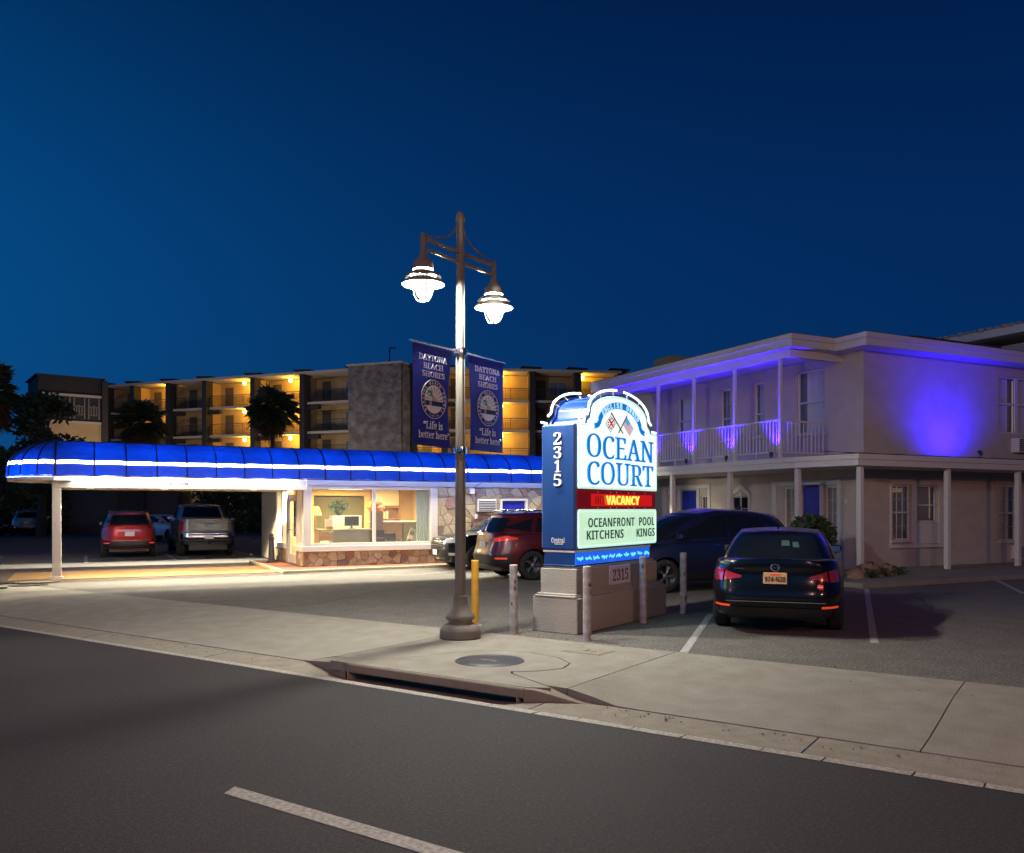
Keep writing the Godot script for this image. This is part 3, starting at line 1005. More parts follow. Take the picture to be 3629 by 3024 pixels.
	ch.span(V(20.0, 6.46, -27.6), V(21.1, 7.62, -26.6), 0.02)
	part("chimney", ch, M.hotel_wall, roof)
	var lo := [[17.22, -15.2], [34, -15.2], [34, -16.598], [19.002, -16.598], [19.002, -27.1], [16.85, -27.1], [16.85, -16.96]]
	var lf := MB.new(O)
	profile_band(lf, lo, 2.83, 2.985)
	profile_band(lf, grow(lo, 0.03), 2.988, 3.12)
	part("balcony_slab", lf, M.trim_white, t)
	var lr := MB.new(O)
	var rows := []
	for k in 6:
		var row := PackedVector3Array()
		for i in 41:
			row.append(V(lerpf(17.3, 33.9, i / 40.0), lerpf(3.125, 3.27, k / 5.0) + 0.012 * sin(i * 2.3 + k), lerpf(-15.24, -16.58, k / 5.0)))
		rows.append(row)
	lr.grid(rows, true)
	lr.span(V(17.25, 3.123, -16.95), V(19.0, 3.15, -15.3))
	part("lower_roof", lr, M.roof_dark, t)
	var bm := MB.new(O)
	bm.span(V(17.03, 5.86, -27), V(17.2, 6.078, -17.32))
	bm.span(V(17.202, 5.86, -17.50), V(18.99, 6.076, -17.33))
	part("balcony_beam", bm, M.trim_white, t)
	# posts
	var pu := MB.new()
	pu.span(V(-0.045, 0, -0.045), V(0.045, 2.70, 0.045), 0.006)
	pu.span(V(-0.07, 2.70, -0.07), V(0.07, 2.738, 0.07), 0.006)
	var mu := pu.mesh()
	var uz := [-17.75, -19.6, -21.48, -23.35, -25.2, -26.95]
	for z in uz:
		put("post", mu, M.trim_white, t, Transform3D(Basis.IDENTITY, V(17.1, 3.122, z) - O))
	var pg := MB.new()
	pg.span(V(-0.065, 0, -0.065), V(0.065, 2.70, 0.065), 0.008)
	var mg := pg.mesh()
	for q in [[16.98, -16.98], [16.98, -19.66], [16.98, -22.42], [16.98, -25.2], [17.46, -15.36], [20.75, -15.36], [23.76, -15.36], [27.0, -15.36]]:
		put("post", mg, M.trim_white, t, Transform3D(Basis.IDENTITY, V(q[0], 0.12, q[1]) - O))
	# railing, one baluster at a time
	var bl := MB.new()
	bl.box(V(0, 0.42, 0), V(0.026, 0.86, 0.026), 0.003)
	var mb := bl.mesh()
	for i in uz.size() - 1:
		var a: float = uz[i] - 0.06
		var c: float = uz[i + 1] + 0.06
		var m := (a + c) / 2.0
		boxed("top_rail", V(17.09, 4.19, m) - O, V(0.06, 0.05, absf(a - c) + 0.1), M.trim_white, t)
		var br := boxed("bottom_rail", V(17.09, 3.315, m - 0.02) - O, V(0.04, 0.04, absf(a - c) - 0.26), M.trim_white, t)
		boxed("foot", V(0, -0.09, 0), V(0.03, 0.14, 0.03), M.trim_white, br, 0.0)
		var n := 13
		for k in n:
			put("baluster", mb, M.trim_white, t, Transform3D(Basis.IDENTITY, V(17.09, 3.32, lerpf(a, c, (k + 0.5) / n)) - O))
	boxed("top_rail", V(17.92, 4.17, -17.75) - O, V(1.62, 0.05, 0.06), M.trim_white, t)
	boxed("bottom_rail", V(17.92, 3.30, -17.75) - O, V(1.62, 0.04, 0.04), M.trim_white, t)
	for k in 11:
		put("baluster", mb, M.trim_white, t, Transform3D(Basis.IDENTITY, V(lerpf(17.22, 18.70, k / 10.0), 3.31, -17.75) - O))
	# violet-blue floodlights: one on the lower roof, one at the foot of each balcony post
	var violet := lin(0.035, 0.007, 1.0)
	floodlight(site(22.2, 3.17, -15.42), V(0.04, 1.45, -1.12), "small floodlight on the lower roof edge aimed at the upper wall", lin(0.022, 0.006, 1.0), 22.0, 74.0, 1.0)
	for i in 5:
		floodlight(site(16.90, 3.125, uz[i] - 0.14), V(0.03, 1, 0.0), "small violet-blue uplight at the foot of the %s" % ["corner balcony post", "second balcony post from the corner", "third balcony post from the corner", "fourth balcony post from the corner", "fifth balcony post from the corner"][i], violet, 24.0, 44.0, 0.9, "uplights along the balcony")
	# a taller block behind, whose eave runs above the roof
	var an := thing("annex_building", "beige block with pale eave rising behind the motel roof", "building", site(29, 0, -17.2))
	boxed("wall", V(5, 3.8, -6), V(9.4, 7.5, 12), M.stucco, an, 0.0)
	boxed("eave", V(4.4, 7.96, -6), V(9.4, 0.30, 13.2), M.trim_white, an, 0.01)
	var sh := MB.new()
	for k in 46:
		sh.box(V(-0.28, 8.13, 0.4 - k * 0.28), V(0.2, 0.06 + 0.03 * (k % 3), 0.2), 0.02, Basis(Vector3.UP, k * 1.3))
	part("roof_shingles", sh, M.hotel_slab, an).set_meta("kind", "stuff")
	boxed("roof", V(5, 8.14, -6), V(9.2, 0.05, 13), M.roof_dark, an, 0.0)

func door_set(t: Node, O: Vector3, LW: Transform3D, x0: float, x1: float, d0: float, d1: float, top: float, lights: Array, panes: int) -> void:
	var f := MB.new(O)
	var add := func(a: float, b: float, y0: float, y1: float, z: float) -> void:
		var p := LW * V(a, y0, 0.0)
		var q := LW * V(b, y1, z)
		f.span(Vector3(minf(p.x, q.x), p.y, minf(p.z, q.z)), Vector3(maxf(p.x, q.x), q.y, maxf(p.z, q.z)), 0.004)
	add.call(x0, x1, 2.44, 2.58, 0.05)
	add.call(x0, x0 + 0.2, 0.12, 2.436, 0.04)
	add.call(x1 - 0.14, x1, 0.12, 2.436, 0.04)
	add.call(d0 - 0.14, d0, 0.12, 2.436, 0.038)
	add.call(d1, d1 + 0.14, 0.12, 2.436, 0.038)
	for l in lights:
		if l[2] > 0.5:
			add.call(l[0] - 0.2 if l[0] < d0 else d1 + 0.143, d0 - 0.143 if l[0] < d0 else l[1] + 0.2, 0.12, l[2], 0.03)
	part("door_surround", f, M.trim_white, t)
	var dm := MB.new()
	dm.box(V((d1 - d0) / 2.0, (top - 0.12) / 2.0, -0.08), V(d1 - d0, top - 0.12, 0.045), 0.004)
	var door := put("door", dm.mesh(), M.blue_door, t, Transform3D(LW.basis, LW * V(d0, 0.12, 0) - O))
	var w := d1 - d0
	for i in 2:
		for q in [[0.25, 0.75], [0.95, 0.75], [1.8, 0.3]]:
			boxed("panel", V(w * (0.29 + 0.42 * i), q[0] + q[1] / 2.0, -0.055), V(w * 0.3, q[1] - 0.1, 0.016), M.blue_door, door, 0.006)
	var kn := MB.new()
	kn.lathe([Vector2(0.001, 0.05), Vector2(0.026, 0.04), Vector2(0.03, 0.02), Vector2(0.012, 0.0)], 10, Transform3D(Basis(Vector3.RIGHT, PI / 2), V(w - 0.08, 0.95, -0.055)))
	part("handle", kn, M.chrome, door)
	for l in lights:
		window_unit(t, Transform3D(LW.basis, LW * V(l[0], l[2], 0) - O), l[1] - l[0], l[3] - l[2], {"split": 0.0, "cols": 2, "rows": panes, "sill": false, "blind": 0.98 if panes > 2 else 0.0, "gap": [[0.2, 0.75, 0.30, 0.62]] if panes > 2 and l[0] < d0 else [], "gap_mat": M.lit_dim})

func floodlight(xf: Transform3D, dir: Vector3, label: String, c: Color, e: float, deg: float, blend: float, group := "") -> void:
	var t := thing("floodlight", label, "floodlight", xf, group)
	var z := dir.normalized()
	var x := (Vector3.UP if absf(z.y) < 0.95 else Vector3.RIGHT).cross(z).normalized()
	var b := Basis(x, z.cross(x), z)
	var h := MB.new()
	h.lathe([Vector2(0.001, -0.09), Vector2(0.03, -0.085), Vector2(0.045, -0.04), Vector2(0.05, 0.05), Vector2(0.046, 0.055), Vector2(0.042, 0.03), Vector2(0.001, 0.03)], 14, Transform3D(b * Basis(Vector3.RIGHT, PI / 2), V(0, 0.13, 0)))
	part("housing", h, M.black_plastic, t)
	boxed("stem", V(0, 0.04, 0), V(0.016, 0.09, 0.016), M.black_plastic, t)
	boxed("foot", V(0, 0.005, 0), V(0.08, 0.01, 0.08), M.black_plastic, t, 0.002)
	var l := MB.new()
	l.lathe([Vector2(0.001, 0.052), Vector2(0.041, 0.05)], 14, Transform3D(b * Basis(Vector3.RIGHT, PI / 2), V(0, 0.13, 0)))
	part("lens_light", l, M.uplight_lens, t)
	spot(V(0, 0.13, 0) + z * 0.07, V(0, 0.13, 0) + z, deg, c, e, t, 0.04, blend)

# Random fieldstones on a wall plane: each stone is a mesh of its own, joints recessed between them.
func fieldstones(parent: Node, xf: Transform3D, w: float, h: float, size: float, holes: Array, seed_: int) -> void:
	var r := RandomNumberGenerator.new()
	r.seed = seed_
	var nx := maxi(1, roundi(w / size))
	var ny := maxi(1, roundi(h / (size * 0.92)))
	var pts := []
	for j in range(-1, ny + 1):
		for i in range(-1, nx + 1):
			pts.append(Vector2((i + 0.5 + (0.25 if j % 2 else -0.25) + r.randf_range(-0.4, 0.4)) * w / nx, (j + 0.5 + r.randf_range(-0.42, 0.42)) * h / ny))
	var rect := PackedVector2Array([Vector2(0, 0), Vector2(w, 0), Vector2(w, h), Vector2(0, h)])
	for a in pts:
		var cell := rect
		for b in pts:
			if a == b or a.distance_to(b) > size * 3.5:
				continue
			var m: Vector2 = (a + b) / 2.0
			var d: Vector2 = (b - a).normalized()
			cell = half_plane(cell, m, d)
			if cell.size() < 3:
				break
		if cell.size() < 3:
			continue
		for q in holes:
			var c := Geometry2D.clip_polygons(cell, PackedVector2Array([Vector2(q[0], q[1]), Vector2(q[2], q[1]), Vector2(q[2], q[3]), Vector2(q[0], q[3])]))
			cell = c[0] if c.size() else PackedVector2Array()
		if cell.size() < 3:
			continue
		var low := Geometry2D.offset_polygon(cell, -0.005, Geometry2D.JOIN_MITER)
		var top := Geometry2D.offset_polygon(cell, -0.014, Geometry2D.JOIN_MITER)
		if low.is_empty() or top.is_empty() or low[0].size() != top[0].size():
			continue
		var z := r.randf_range(0.018, 0.034)
		var b := MB.new()
		var mid := Vector2.ZERO
		for p in top[0]:
			mid += p
		mid /= top[0].size()
		var peak := Vector3(mid.x, mid.y, z + r.randf_range(-0.002, 0.008))
		for i in top[0].size():
			var j: int = (i + 1) % top[0].size()
			var l0: Vector2 = low[0][i]
			var l1: Vector2 = low[0][j]
			var t0: Vector2 = top[0][i]
			var t1: Vector2 = top[0][j]
			b.tri(peak, V(t0.x, t0.y, z), V(t1.x, t1.y, z), Vector3.BACK)
			b.quad(V(l0.x, l0.y, 0), V(l1.x, l1.y, 0), V(t1.x, t1.y, z), V(t0.x, t0.y, z), Vector3.BACK)
		put("stone", b.mesh(), M["stone_%d" % [0, 1, 1, 5, 0, 2, 3, 4, 5, 1][r.randi() % 10]], parent, xf)

func half_plane(p: PackedVector2Array, m: Vector2, d: Vector2) -> PackedVector2Array:
	var out := PackedVector2Array()
	for i in p.size():
		var a := p[i]
		var b := p[(i + 1) % p.size()]
		var da := (a - m).dot(d)
		var db := (b - m).dot(d)
		if da <= 0.0:
			out.append(a)
		if (da < 0.0 and db > 0.0) or (da > 0.0 and db < 0.0):
			out.append(a + (b - a) * (da / (da - db)))
	return out

func office() -> void:
	var O := V(5.6, 0, -24.7)
	var t := thing("motel_office", "single-storey fieldstone motel office with big lit picture window", "office", site(O.x, 0, O.z))
	var FW := Transform3D(Basis.IDENTITY, V(0, 0, 0))                       # front wall plane, local
	var SW := Transform3D(Basis(V(0, 0, 1), V(0, 1, 0), V(-1, 0, 0)), V(0, 0, -4.0))  # side wall plane: x runs towards the front
	# masonry backing
	var w := MB.new()
	w.span(V(0.03, 0.05, -0.2), V(4.15, 0.50, -0.02))
	w.wall(Transform3D(Basis.IDENTITY, V(4.15, 0, -0.02)), 5.85, 2.45, [[1.32, 1.66, 1.97, 2.04], [2.22, 0.1, 3.03, 2.06]], 0.2)
	w.span(V(0.02, 0.05, -0.95), V(0.2, 0.50, -0.201))
	w.span(V(0.02, 0.05, -4.0), V(0.2, 0.50, -2.45))
	w.span(V(0.02, 0.05, -6.6), V(0.2, 2.5, -4.001))
	w.span(V(0.201, 0.05, -6.6), V(10, 2.5, -6.4))
	w.span(V(9.9, 0.05, -6.4), V(10, 2.5, -0.23))
	w.span(V(4.95, 0.05, -6.4), V(5.05, 2.5, -0.23))
	var wall := part("stone_wall", w, M.grout, t)
	fieldstones(wall, Transform3D(Basis.IDENTITY, V(0.0, 0.07, -0.02)), 4.13, 0.43, 0.27, [], 5)
	fieldstones(wall, Transform3D(Basis.IDENTITY, V(4.16, 0.07, -0.02)), 5.8, 2.36, 0.31, [[1.28, 1.56, 2.0, 2.01], [2.12, 0.0, 3.13, 2.05]], 9)
	fieldstones(wall, Transform3D(SW.basis, V(0.02, 0.07, -0.95)), 0.93, 0.43, 0.27, [], 11)
	fieldstones(wall, Transform3D(SW.basis, V(0.02, 0.07, -4.0)), 1.55, 0.43, 0.27, [], 12)
	# timber: sill, posts, header
	var s := MB.new()
	s.span(V(-0.06, 0.50, -0.24), V(4.17, 0.66, 0.07), 0.01)
	s.span(V(-0.06, 0.50, -0.95), V(0.2, 0.66, -0.241), 0.01)
	s.span(V(-0.06, 0.50, -4.0), V(0.2, 0.66, -2.45), 0.01)
	part("sill", s, M.office_white, t)
	var p := MB.new()
	p.span(V(0.0, 0.66, -0.22), V(0.24, 2.42, 0.0), 0.008)
	p.span(V(3.92, 0.66, -0.2), V(4.15, 2.42, 0.0), 0.008)
	p.span(V(0.24, 2.32, -0.16), V(3.92, 2.42, -0.02), 0.004)
	p.span(V(0.24, 0.66, -0.16), V(3.92, 0.74, -0.02), 0.004)
	p.span(V(2.09, 0.74, -0.13), V(2.18, 2.32, -0.04), 0.004)
	p.span(V(0.03, 0.66, -0.98), V(0.17, 2.42, -0.90), 0.004)
	p.span(V(0.03, 2.30, -0.90), V(0.17, 2.42, -0.22), 0.004)
	p.span(V(0.03, 0.66, -0.90), V(0.17, 0.73, -0.22), 0.004)
	p.span(V(0.03, 0.07, -1.12), V(0.2, 2.42, -0.985), 0.004)
	p.span(V(0.03, 0.07, -2.45), V(0.2, 2.42, -2.2), 0.004)
	p.span(V(0.03, 0.66, -3.05), V(0.17, 2.42, -2.95), 0.004)
	p.span(V(0.03, 0.66, -4.0), V(0.17, 2.42, -3.9), 0.004)
	p.span(V(0.03, 2.30, -3.9), V(0.17, 2.42, -2.451), 0.004)
	part("window_frame", p, M.office_white, t)
	var hd := MB.new()
	hd.span(V(-0.03, 2.423, -0.3), V(10.02, 2.56, 0.03), 0.006)
	hd.span(V(-0.03, 2.423, -6.6), V(0.25, 2.56, -0.301), 0.006)
	part("header", hd, M.office_white, t)
	var panes := [[0.24, 2.09, 0.74, 2.32], [2.18, 3.92, 0.74, 2.32]]
	for q in panes:
		var g := MB.new()
		g.quad(V(q[0], q[2], -0.09), V(q[1], q[2], -0.09), V(q[1], q[3], -0.09), V(q[0], q[3], -0.09), Vector3.BACK)
		part("pane", g, M.pane, t)
	for q in [[-0.90, -0.22], [-2.95, -2.45], [-3.9, -3.05]]:
		var g := MB.new()
		g.quad(V(0.10, 0.73, q[0]), V(0.10, 0.73, q[1]), V(0.10, 2.30, q[1]), V(0.10, 2.30, q[0]), Vector3.LEFT)
		part("pane", g, M.pane, t)
	# glazed entrance door in the side wall
	var d := MB.new()
	d.span(V(0.06, 0.08, -2.19), V(0.11, 2.10, -2.07))
	d.span(V(0.06, 0.08, -1.25), V(0.11, 2.10, -1.13))
	d.span(V(0.06, 0.08, -2.07), V(0.11, 0.34, -1.25))
	d.span(V(0.06, 1.98, -2.07), V(0.11, 2.10, -1.25))
	d.span(V(0.05, 2.11, -2.19), V(0.12, 2.17, -1.13))
	var door := part("door", d, M.office_white, t)
	var dg := MB.new()
	dg.quad(V(0.085, 0.34, -2.07), V(0.085, 0.34, -1.25), V(0.085, 1.98, -1.25), V(0.085, 1.98, -2.07), Vector3.LEFT)
	part("pane", dg, M.pane, door)
	var dh := MB.new()
	dh.tube([V(0.0, 0.98, -2.1), V(0.0, 1.32, -2.1)], 0.014, 8)
	dh.tube([V(0.0, 1.1, -2.1), V(0.0, 1.1, -1.24)], 0.011, 8)
	part("handle", dh, M.chrome, door)
	# blue door and wall unit in the stone front
	var b := MB.new()
	b.span(V(6.28, 0.10, -0.05), V(6.36, 2.06, 0.03), 0.004)
	b.span(V(7.20, 0.10, -0.05), V(7.28, 2.06, 0.03), 0.004)
	b.span(V(6.36, 2.0, -0.05), V(7.20, 2.06, 0.03), 0.004)
	part("door_frame", b, M.office_white, t)
	var bd := boxed("door", V(6.78, 1.05, -0.06), V(0.83, 1.9, 0.04), M.blue_door, t)
	for i in 2:
		for q in [[-0.5, 0.7], [0.3, 0.6], [0.75, 0.2]]:
			boxed("panel", V(-0.2 + 0.4 * i, q[0], 0.024), V(0.26, q[1] - 0.06, 0.012), M.blue_door, bd, 0.004)
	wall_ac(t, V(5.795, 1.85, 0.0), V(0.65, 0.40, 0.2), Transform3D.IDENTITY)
	# conduit box and cables under the eave
	boxed("junction_box", V(5.26, 2.30, 0.08), V(0.16, 0.18, 0.12), M.plaque, t, 0.01)
	var cb := MB.new()
	cb.tube([V(5.3, 2.38, 0.1), V(5.36, 2.44, 0.16), V(5.5, 2.55, 0.3)], 0.008, 6)
	cb.tube([V(5.42, 2.26, 0.06), V(5.42, 1.7, 0.06), V(5.42, 1.55, 0.05)], 0.007, 6)
	cb.tube([V(5.42, 2.26, 0.06), V(5.7, 2.42, 0.1)], 0.007, 6)
	part("cable", cb, M.car_trim, t)
	boxed("socket_box", V(5.42, 1.5, 0.05), V(0.09, 0.14, 0.07), M.plaque, t, 0.008)
	# roof
	var r := MB.new()
	r.span(V(0.0, 2.563, -6.6), V(10, 2.66, -0.05))
	r.span(V(0.0, 2.661, -0.30), V(10, 3.40, -0.25))
	r.span(V(0.0, 2.661, -6.6), V(0.05, 3.4, -3.0))
	part("roof", r, M.office_white, t)
	# canopy over the drive: beam, soffit, post
	var c := MB.new()
	c.span(V(-6.35, 2.27, 0.50), V(-0.05, 2.56, 0.66), 0.008)
	c.span(V(-6.35, 2.27, -1.8), V(-6.17, 2.56, 0.499), 0.008)
	c.span(V(-6.35, 2.27, -1.98), V(-0.05, 2.56, -1.801), 0.008)
	part("canopy_beam", c, M.office_white, t)
	var cs := MB.new()
	cs.span(V(-6.16, 2.30, -1.8), V(-0.06, 2.36, 0.495))
	cs.quad(V(-0.05, 2.30, 0.66), V(0.05, 2.42, 0.0), V(0.05, 2.42, -1.98), V(-0.05, 2.30, -1.98), V(0, -1, 0))
	part("canopy_soffit", cs, M.office_white, t)
	var cr := MB.new()
	cr.span(V(-6.3, 2.57, -1.6), V(-0.01, 2.62, 0.3))
	cr.span(V(-6.3, 2.62, 0.25), V(-0.01, 3.38, 0.3))
	cr.span(V(-6.3, 2.62, -1.55), V(-6.25, 3.38, 0.25))
	cr.span(V(-6.3, 2.62, -1.6), V(-0.01, 3.38, -1.551))
	cr.span(V(-6.24, 3.36, -1.549), V(-0.01, 3.40, 0.249))
	part("canopy_roof", cr, M.office_white, t)
	boxed("canopy_post", V(-6.25, 1.14, 0.56), V(0.2, 2.26, 0.2), M.office_white, t, 0.008)
	boxed("post_foot", V(-6.25, 0.03, 0.56), V(0.3, 0.06, 0.3), M.office_white, t, 0.008)
	lettering("clearance_lettering", "8FT 2IN", sans(true), V(-3.42, 2.405, 0.663), 0.46, 0.085, M.ink, t, Basis.IDENTITY, 0.006)
	for q in [[-5.5, 0.1], [-3.7, -0.1], [-3.3, 0.25], [-1.4, 0.05]]:
		var l := MB.new()
		l.lathe([Vector2(0.001, -0.012), Vector2(0.09, -0.01), Vector2(0.1, 0.03), Vector2(0.001, 0.035)], 16, Transform3D(Basis.IDENTITY, V(q[0], 2.285, q[1])))
		part("downlight_lens", l, M.down_lens, t)
		spot(V(q[0], 2.26, q[1]), V(q[0], 0, q[1]), 74.0, lin(1.0, 0.76, 0.45), 13.0, t, 0.08, 0.5)
	lobby(t)
	awning()

func lobby(t: Node3D) -> void:
	var r := MB.new()
	r.quad(V(0.21, 0.1, -4.6), V(4.94, 0.1, -4.6), V(4.94, 0.1, -0.22), V(0.21, 0.1, -0.22), Vector3.UP)
	part("room_floor", r, M.room_floor, t)
	var c := MB.new()
	c.quad(V(0.21, 2.415, -4.6), V(4.94, 2.415, -4.6), V(4.94, 2.415, -0.22), V(0.21, 2.415, -0.22), Vector3.DOWN)
	part("room_ceiling", c, M.room_ceiling, t)
	var w := MB.new()
	w.wall(Transform3D(Basis.IDENTITY, V(0.2, 0.1, -4.6)), 4.75, 2.32, [[0.1, 0.7, 0.95, 2.1], [1.2, 0.75, 3.0, 2.1]], 0.1)
	w.quad(V(4.94, 0.1, -4.6), V(4.94, 0.1, -0.24), V(4.94, 2.41, -0.24), V(4.94, 2.41, -4.6), V(-1, 0, 0))
	w.quad(V(4.16, 0.1, -0.24), V(4.94, 0.1, -0.24), V(4.94, 2.41, -0.24), V(4.16, 2.41, -0.24), V(0, 0, -1))
	part("room_wall", w, M.room_wall, t)
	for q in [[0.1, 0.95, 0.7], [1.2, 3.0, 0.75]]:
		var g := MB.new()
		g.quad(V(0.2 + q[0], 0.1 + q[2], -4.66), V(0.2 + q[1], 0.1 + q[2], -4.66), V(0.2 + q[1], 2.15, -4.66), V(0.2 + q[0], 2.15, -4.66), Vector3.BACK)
		part("inner_window", g, M.car_glass if q[0] < 1.0 else M.reflection_tint, t)
	# ceiling lights
	for q in [[1.25, -1.6], [3.3, -1.9], [2.2, -3.4]]:
		boxed("ceiling_light_panel", V(q[0], 2.40, q[1]), V(1.1, 0.02, 0.28), M.ceiling_panel, t, 0.002)
		area(V(q[0], 2.37, q[1]), Vector3.DOWN, Vector3.RIGHT, 1.05, 0.26, lin(1.0, 0.80, 0.36), 18.0, t)
	var S := func(x: float, y: float, z: float) -> Transform3D:
		return site(5.6 + x, 0.1 + y, -24.7 + z)
	# reception desk, printer cabinet, shelves and what stands on them
	var desk := thing("reception_desk", "olive low reception desk with pale wooden drawer front inside office window", "desk", S.call(0.75, 0, -1.35))
	boxed("top", V(0.75, 1.0, 0), V(1.6, 0.04, 0.7), M.olive_desk, desk)
	boxed("front_panel", V(0.95, 0.49, 0.3), V(1.1, 0.96, 0.03), M.olive_desk, desk)
	boxed("side_panel", V(-0.02, 0.49, 0), V(0.04, 0.96, 0.66), M.pine, desk)
	boxed("side_panel", V(1.52, 0.49, 0), V(0.04, 0.96, 0.66), M.olive_desk, desk)
	boxed("drawer", V(0.2, 0.8, 0.33), V(0.42, 0.26, 0.03), M.pine, desk)
	var lamp := thing("table_lamp", "lit table lamp with pleated yellow shade behind office glass", "lamp", S.call(0.62, 1.022, -1.1))
	var lb := MB.new()
	lb.lathe([Vector2(0.001, 0.0), Vector2(0.08, 0.0), Vector2(0.08, 0.02), Vector2(0.03, 0.05), Vector2(0.045, 0.16), Vector2(0.02, 0.26), Vector2(0.03, 0.32), Vector2(0.014, 0.36), Vector2(0.014, 0.46)], 16)
	part("stem", lb, M.pine, lamp)
	var ls := MB.new()
	ls.lathe([Vector2(0.19, 0.42), Vector2(0.15, 0.55), Vector2(0.11, 0.66), Vector2(0.09, 0.70)], 40, Transform3D.IDENTITY, 0.05)
	part("lamp_shade", ls, M.shade, lamp)
	omni(V(0, 0.55, 0), lin(1.0, 0.66, 0.24), 0.5, lamp, 0.04)
	var box1 := thing("cardboard_display", "cream card display box standing on the reception desk", "box", S.call(1.05, 1.022, -1.2))
	boxed("back_card", V(0, 0.15, 0), V(0.22, 0.3, 0.05), M.paper, box1)
	boxed("tray", V(0, 0.04, 0.08), V(0.22, 0.08, 0.1), M.pine, box1)
	var screen := thing("computer_monitor", "black flat computer monitor beside the desk lamp", "monitor", S.call(1.85, 1.022, -1.5))
	boxed("screen_panel", V(0, 0.24, 0), V(0.46, 0.3, 0.03), M.black_plastic, screen)
	boxed("stand", V(0, 0.06, 0), V(0.05, 0.12, 0.05), M.black_plastic, screen)
	boxed("base", V(0, 0.008, 0), V(0.2, 0.014, 0.16), M.black_plastic, screen)
	var cab := thing("filing_cabinet", "grey-green metal filing cabinet by the inner office window", "cabinet", S.call(1.95, 0, -2.6))
	boxed("body", V(0, 0.71, 0), V(0.95, 1.42, 0.5), M.sage, cab, 0.01)
	for k in 3:
		var dr := boxed("drawer", V(0, 0.25 + 0.45 * k, 0.255), V(0.88, 0.40, 0.02), M.sage, cab)
		boxed("handle", V(0, 0.06, 0.018), V(0.14, 0.02, 0.02), M.chrome, dr, 0.0)
	var pot := thing("potted_plant", "dark bushy houseplant on top of the filing cabinet", "plant", S.call(1.75, 1.42, -2.6))
	var pb := MB.new()
	pb.lathe([Vector2(0.001, 0), Vector2(0.09, 0), Vector2(0.12, 0.14), Vector2(0.10, 0.14), Vector2(0.001, 0.12)], 14)
	part("pot", pb, M.black_plastic, pot)
	part("foliage", leaf_ball(V(0, 0.3, 0), V(0.34, 0.2, 0.26), 260, 0.09, 3), M.leaf_dark, pot)
	var stand := thing("brochure_stand", "stone-patterned brochure stand with black rack beside the desk", "stand", S.call(2.55, 0, -1.15))
	boxed("rack", V(0, 0.5, 0), V(0.42, 1.0, 0.32), M.black_plastic, stand, 0.01)
	for k in 4:
		boxed("shelf", V(0, 0.14 + 0.2 * k, 0.17), V(0.36, 0.02, 0.05), M.chrome, stand, 0.0)
	boxed("panel", V(0, 1.29, 0), V(0.42, 0.56, 0.06), M.stone_4, stand, 0.004)
	var vase := thing("flower_vase", "tall vase of orange and yellow flowers in the office window", "vase", S.call(2.72, 1.245, -1.75))
	var vb := MB.new()
	vb.lathe([Vector2(0.001, 0), Vector2(0.06, 0), Vector2(0.05, 0.1), Vector2(0.035, 0.2), Vector2(0.05, 0.26)], 14)
	part("vessel", vb, M.paper, vase)
	part("blooms", leaf_ball(V(0, 0.44, 0), V(0.26, 0.18, 0.2), 150, 0.07, 5), M.petal, vase)
	part("stems", leaf_ball(V(0, 0.52, 0), V(0.30, 0.22, 0.22), 120, 0.06, 6), M.petal_yellow, vase)
	var cnt := thing("reception_counter", "pale wooden reception counter with olive end panel in office", "counter", S.call(3.1, 0, -1.9))
	boxed("front_panel", V(0, 0.6, 0), V(0.95, 1.2, 0.5), M.pine, cnt, 0.006)
	boxed("end_panel", V(0.83, 0.6, 0.0), V(0.68, 1.2, 0.6), M.olive_desk, cnt, 0.006)
	boxed("top", V(0.32, 1.222, 0), V(1.75, 0.04, 0.7), M.plaque, cnt)
	var rk := thing("leaflet_rack", "slanted grey leaflet rack leaning at the reception counter", "rack", S.call(3.72, 0, -1.15))
	boxed("panel", V(0, 0.5, 0), V(0.44, 1.0, 0.03), M.sage, rk, 0.003, Basis(Vector3.BACK, -0.35))
	for k in 6:
		boxed("leaflet", V(-0.24 + 0.045 * k, 0.22 + 0.13 * k, 0.03), V(0.14, 0.12, 0.02), M.stone_2 if k % 2 else M.paper, rk, 0.002, Basis(Vector3.BACK, -0.35))
	var ch := thing("office_chair", "black tubular chair in front of the reception counter", "chair", S.call(2.98, 0, -1.0))
	boxed("seat", V(0, 0.44, 0), V(0.44, 0.06, 0.42), M.black_plastic, ch, 0.02)
	boxed("backrest", V(0, 0.72, -0.2), V(0.44, 0.34, 0.04), M.black_plastic, ch, 0.02)
	for q in [[-0.2, -0.19], [0.2, -0.19], [-0.2, 0.19], [0.2, 0.19]]:
		boxed("leg", V(q[0], 0.21, q[1]), V(0.025, 0.42, 0.025), M.chrome, ch, 0.004)
	boxed("armrest", V(0.24, 0.66, 0.02), V(0.04, 0.03, 0.4), M.chrome, ch, 0.008)
	boxed("armrest", V(-0.24, 0.66, 0.02), V(0.04, 0.03, 0.4), M.chrome, ch, 0.008)
	var sh := thing("bookshelf", "pine wall bookshelf with books and glazed upper cupboard", "bookshelf", S.call(3.85, 0.9, -4.3))
	boxed("side", V(-0.5, 0.4, 0), V(0.04, 0.8, 0.3), M.pine, sh)
	boxed("side", V(0.5, 0.4, 0), V(0.04, 0.8, 0.3), M.pine, sh)
	for y in [0.0, 0.38, 0.78]:
		boxed("shelf", V(0, y, 0), V(0.96, 0.03, 0.3), M.pine, sh)
	boxed("back_panel", V(0, 0.4, -0.14), V(0.96, 0.8, 0.02), M.pine, sh)
	boxed("cupboard", V(0, 1.14, 0.02), V(1.0, 0.66, 0.3), M.pine, sh, 0.01)
	boxed("cupboard_glass", V(0, 1.14, 0.175), V(0.9, 0.56, 0.01), M.paper, sh)
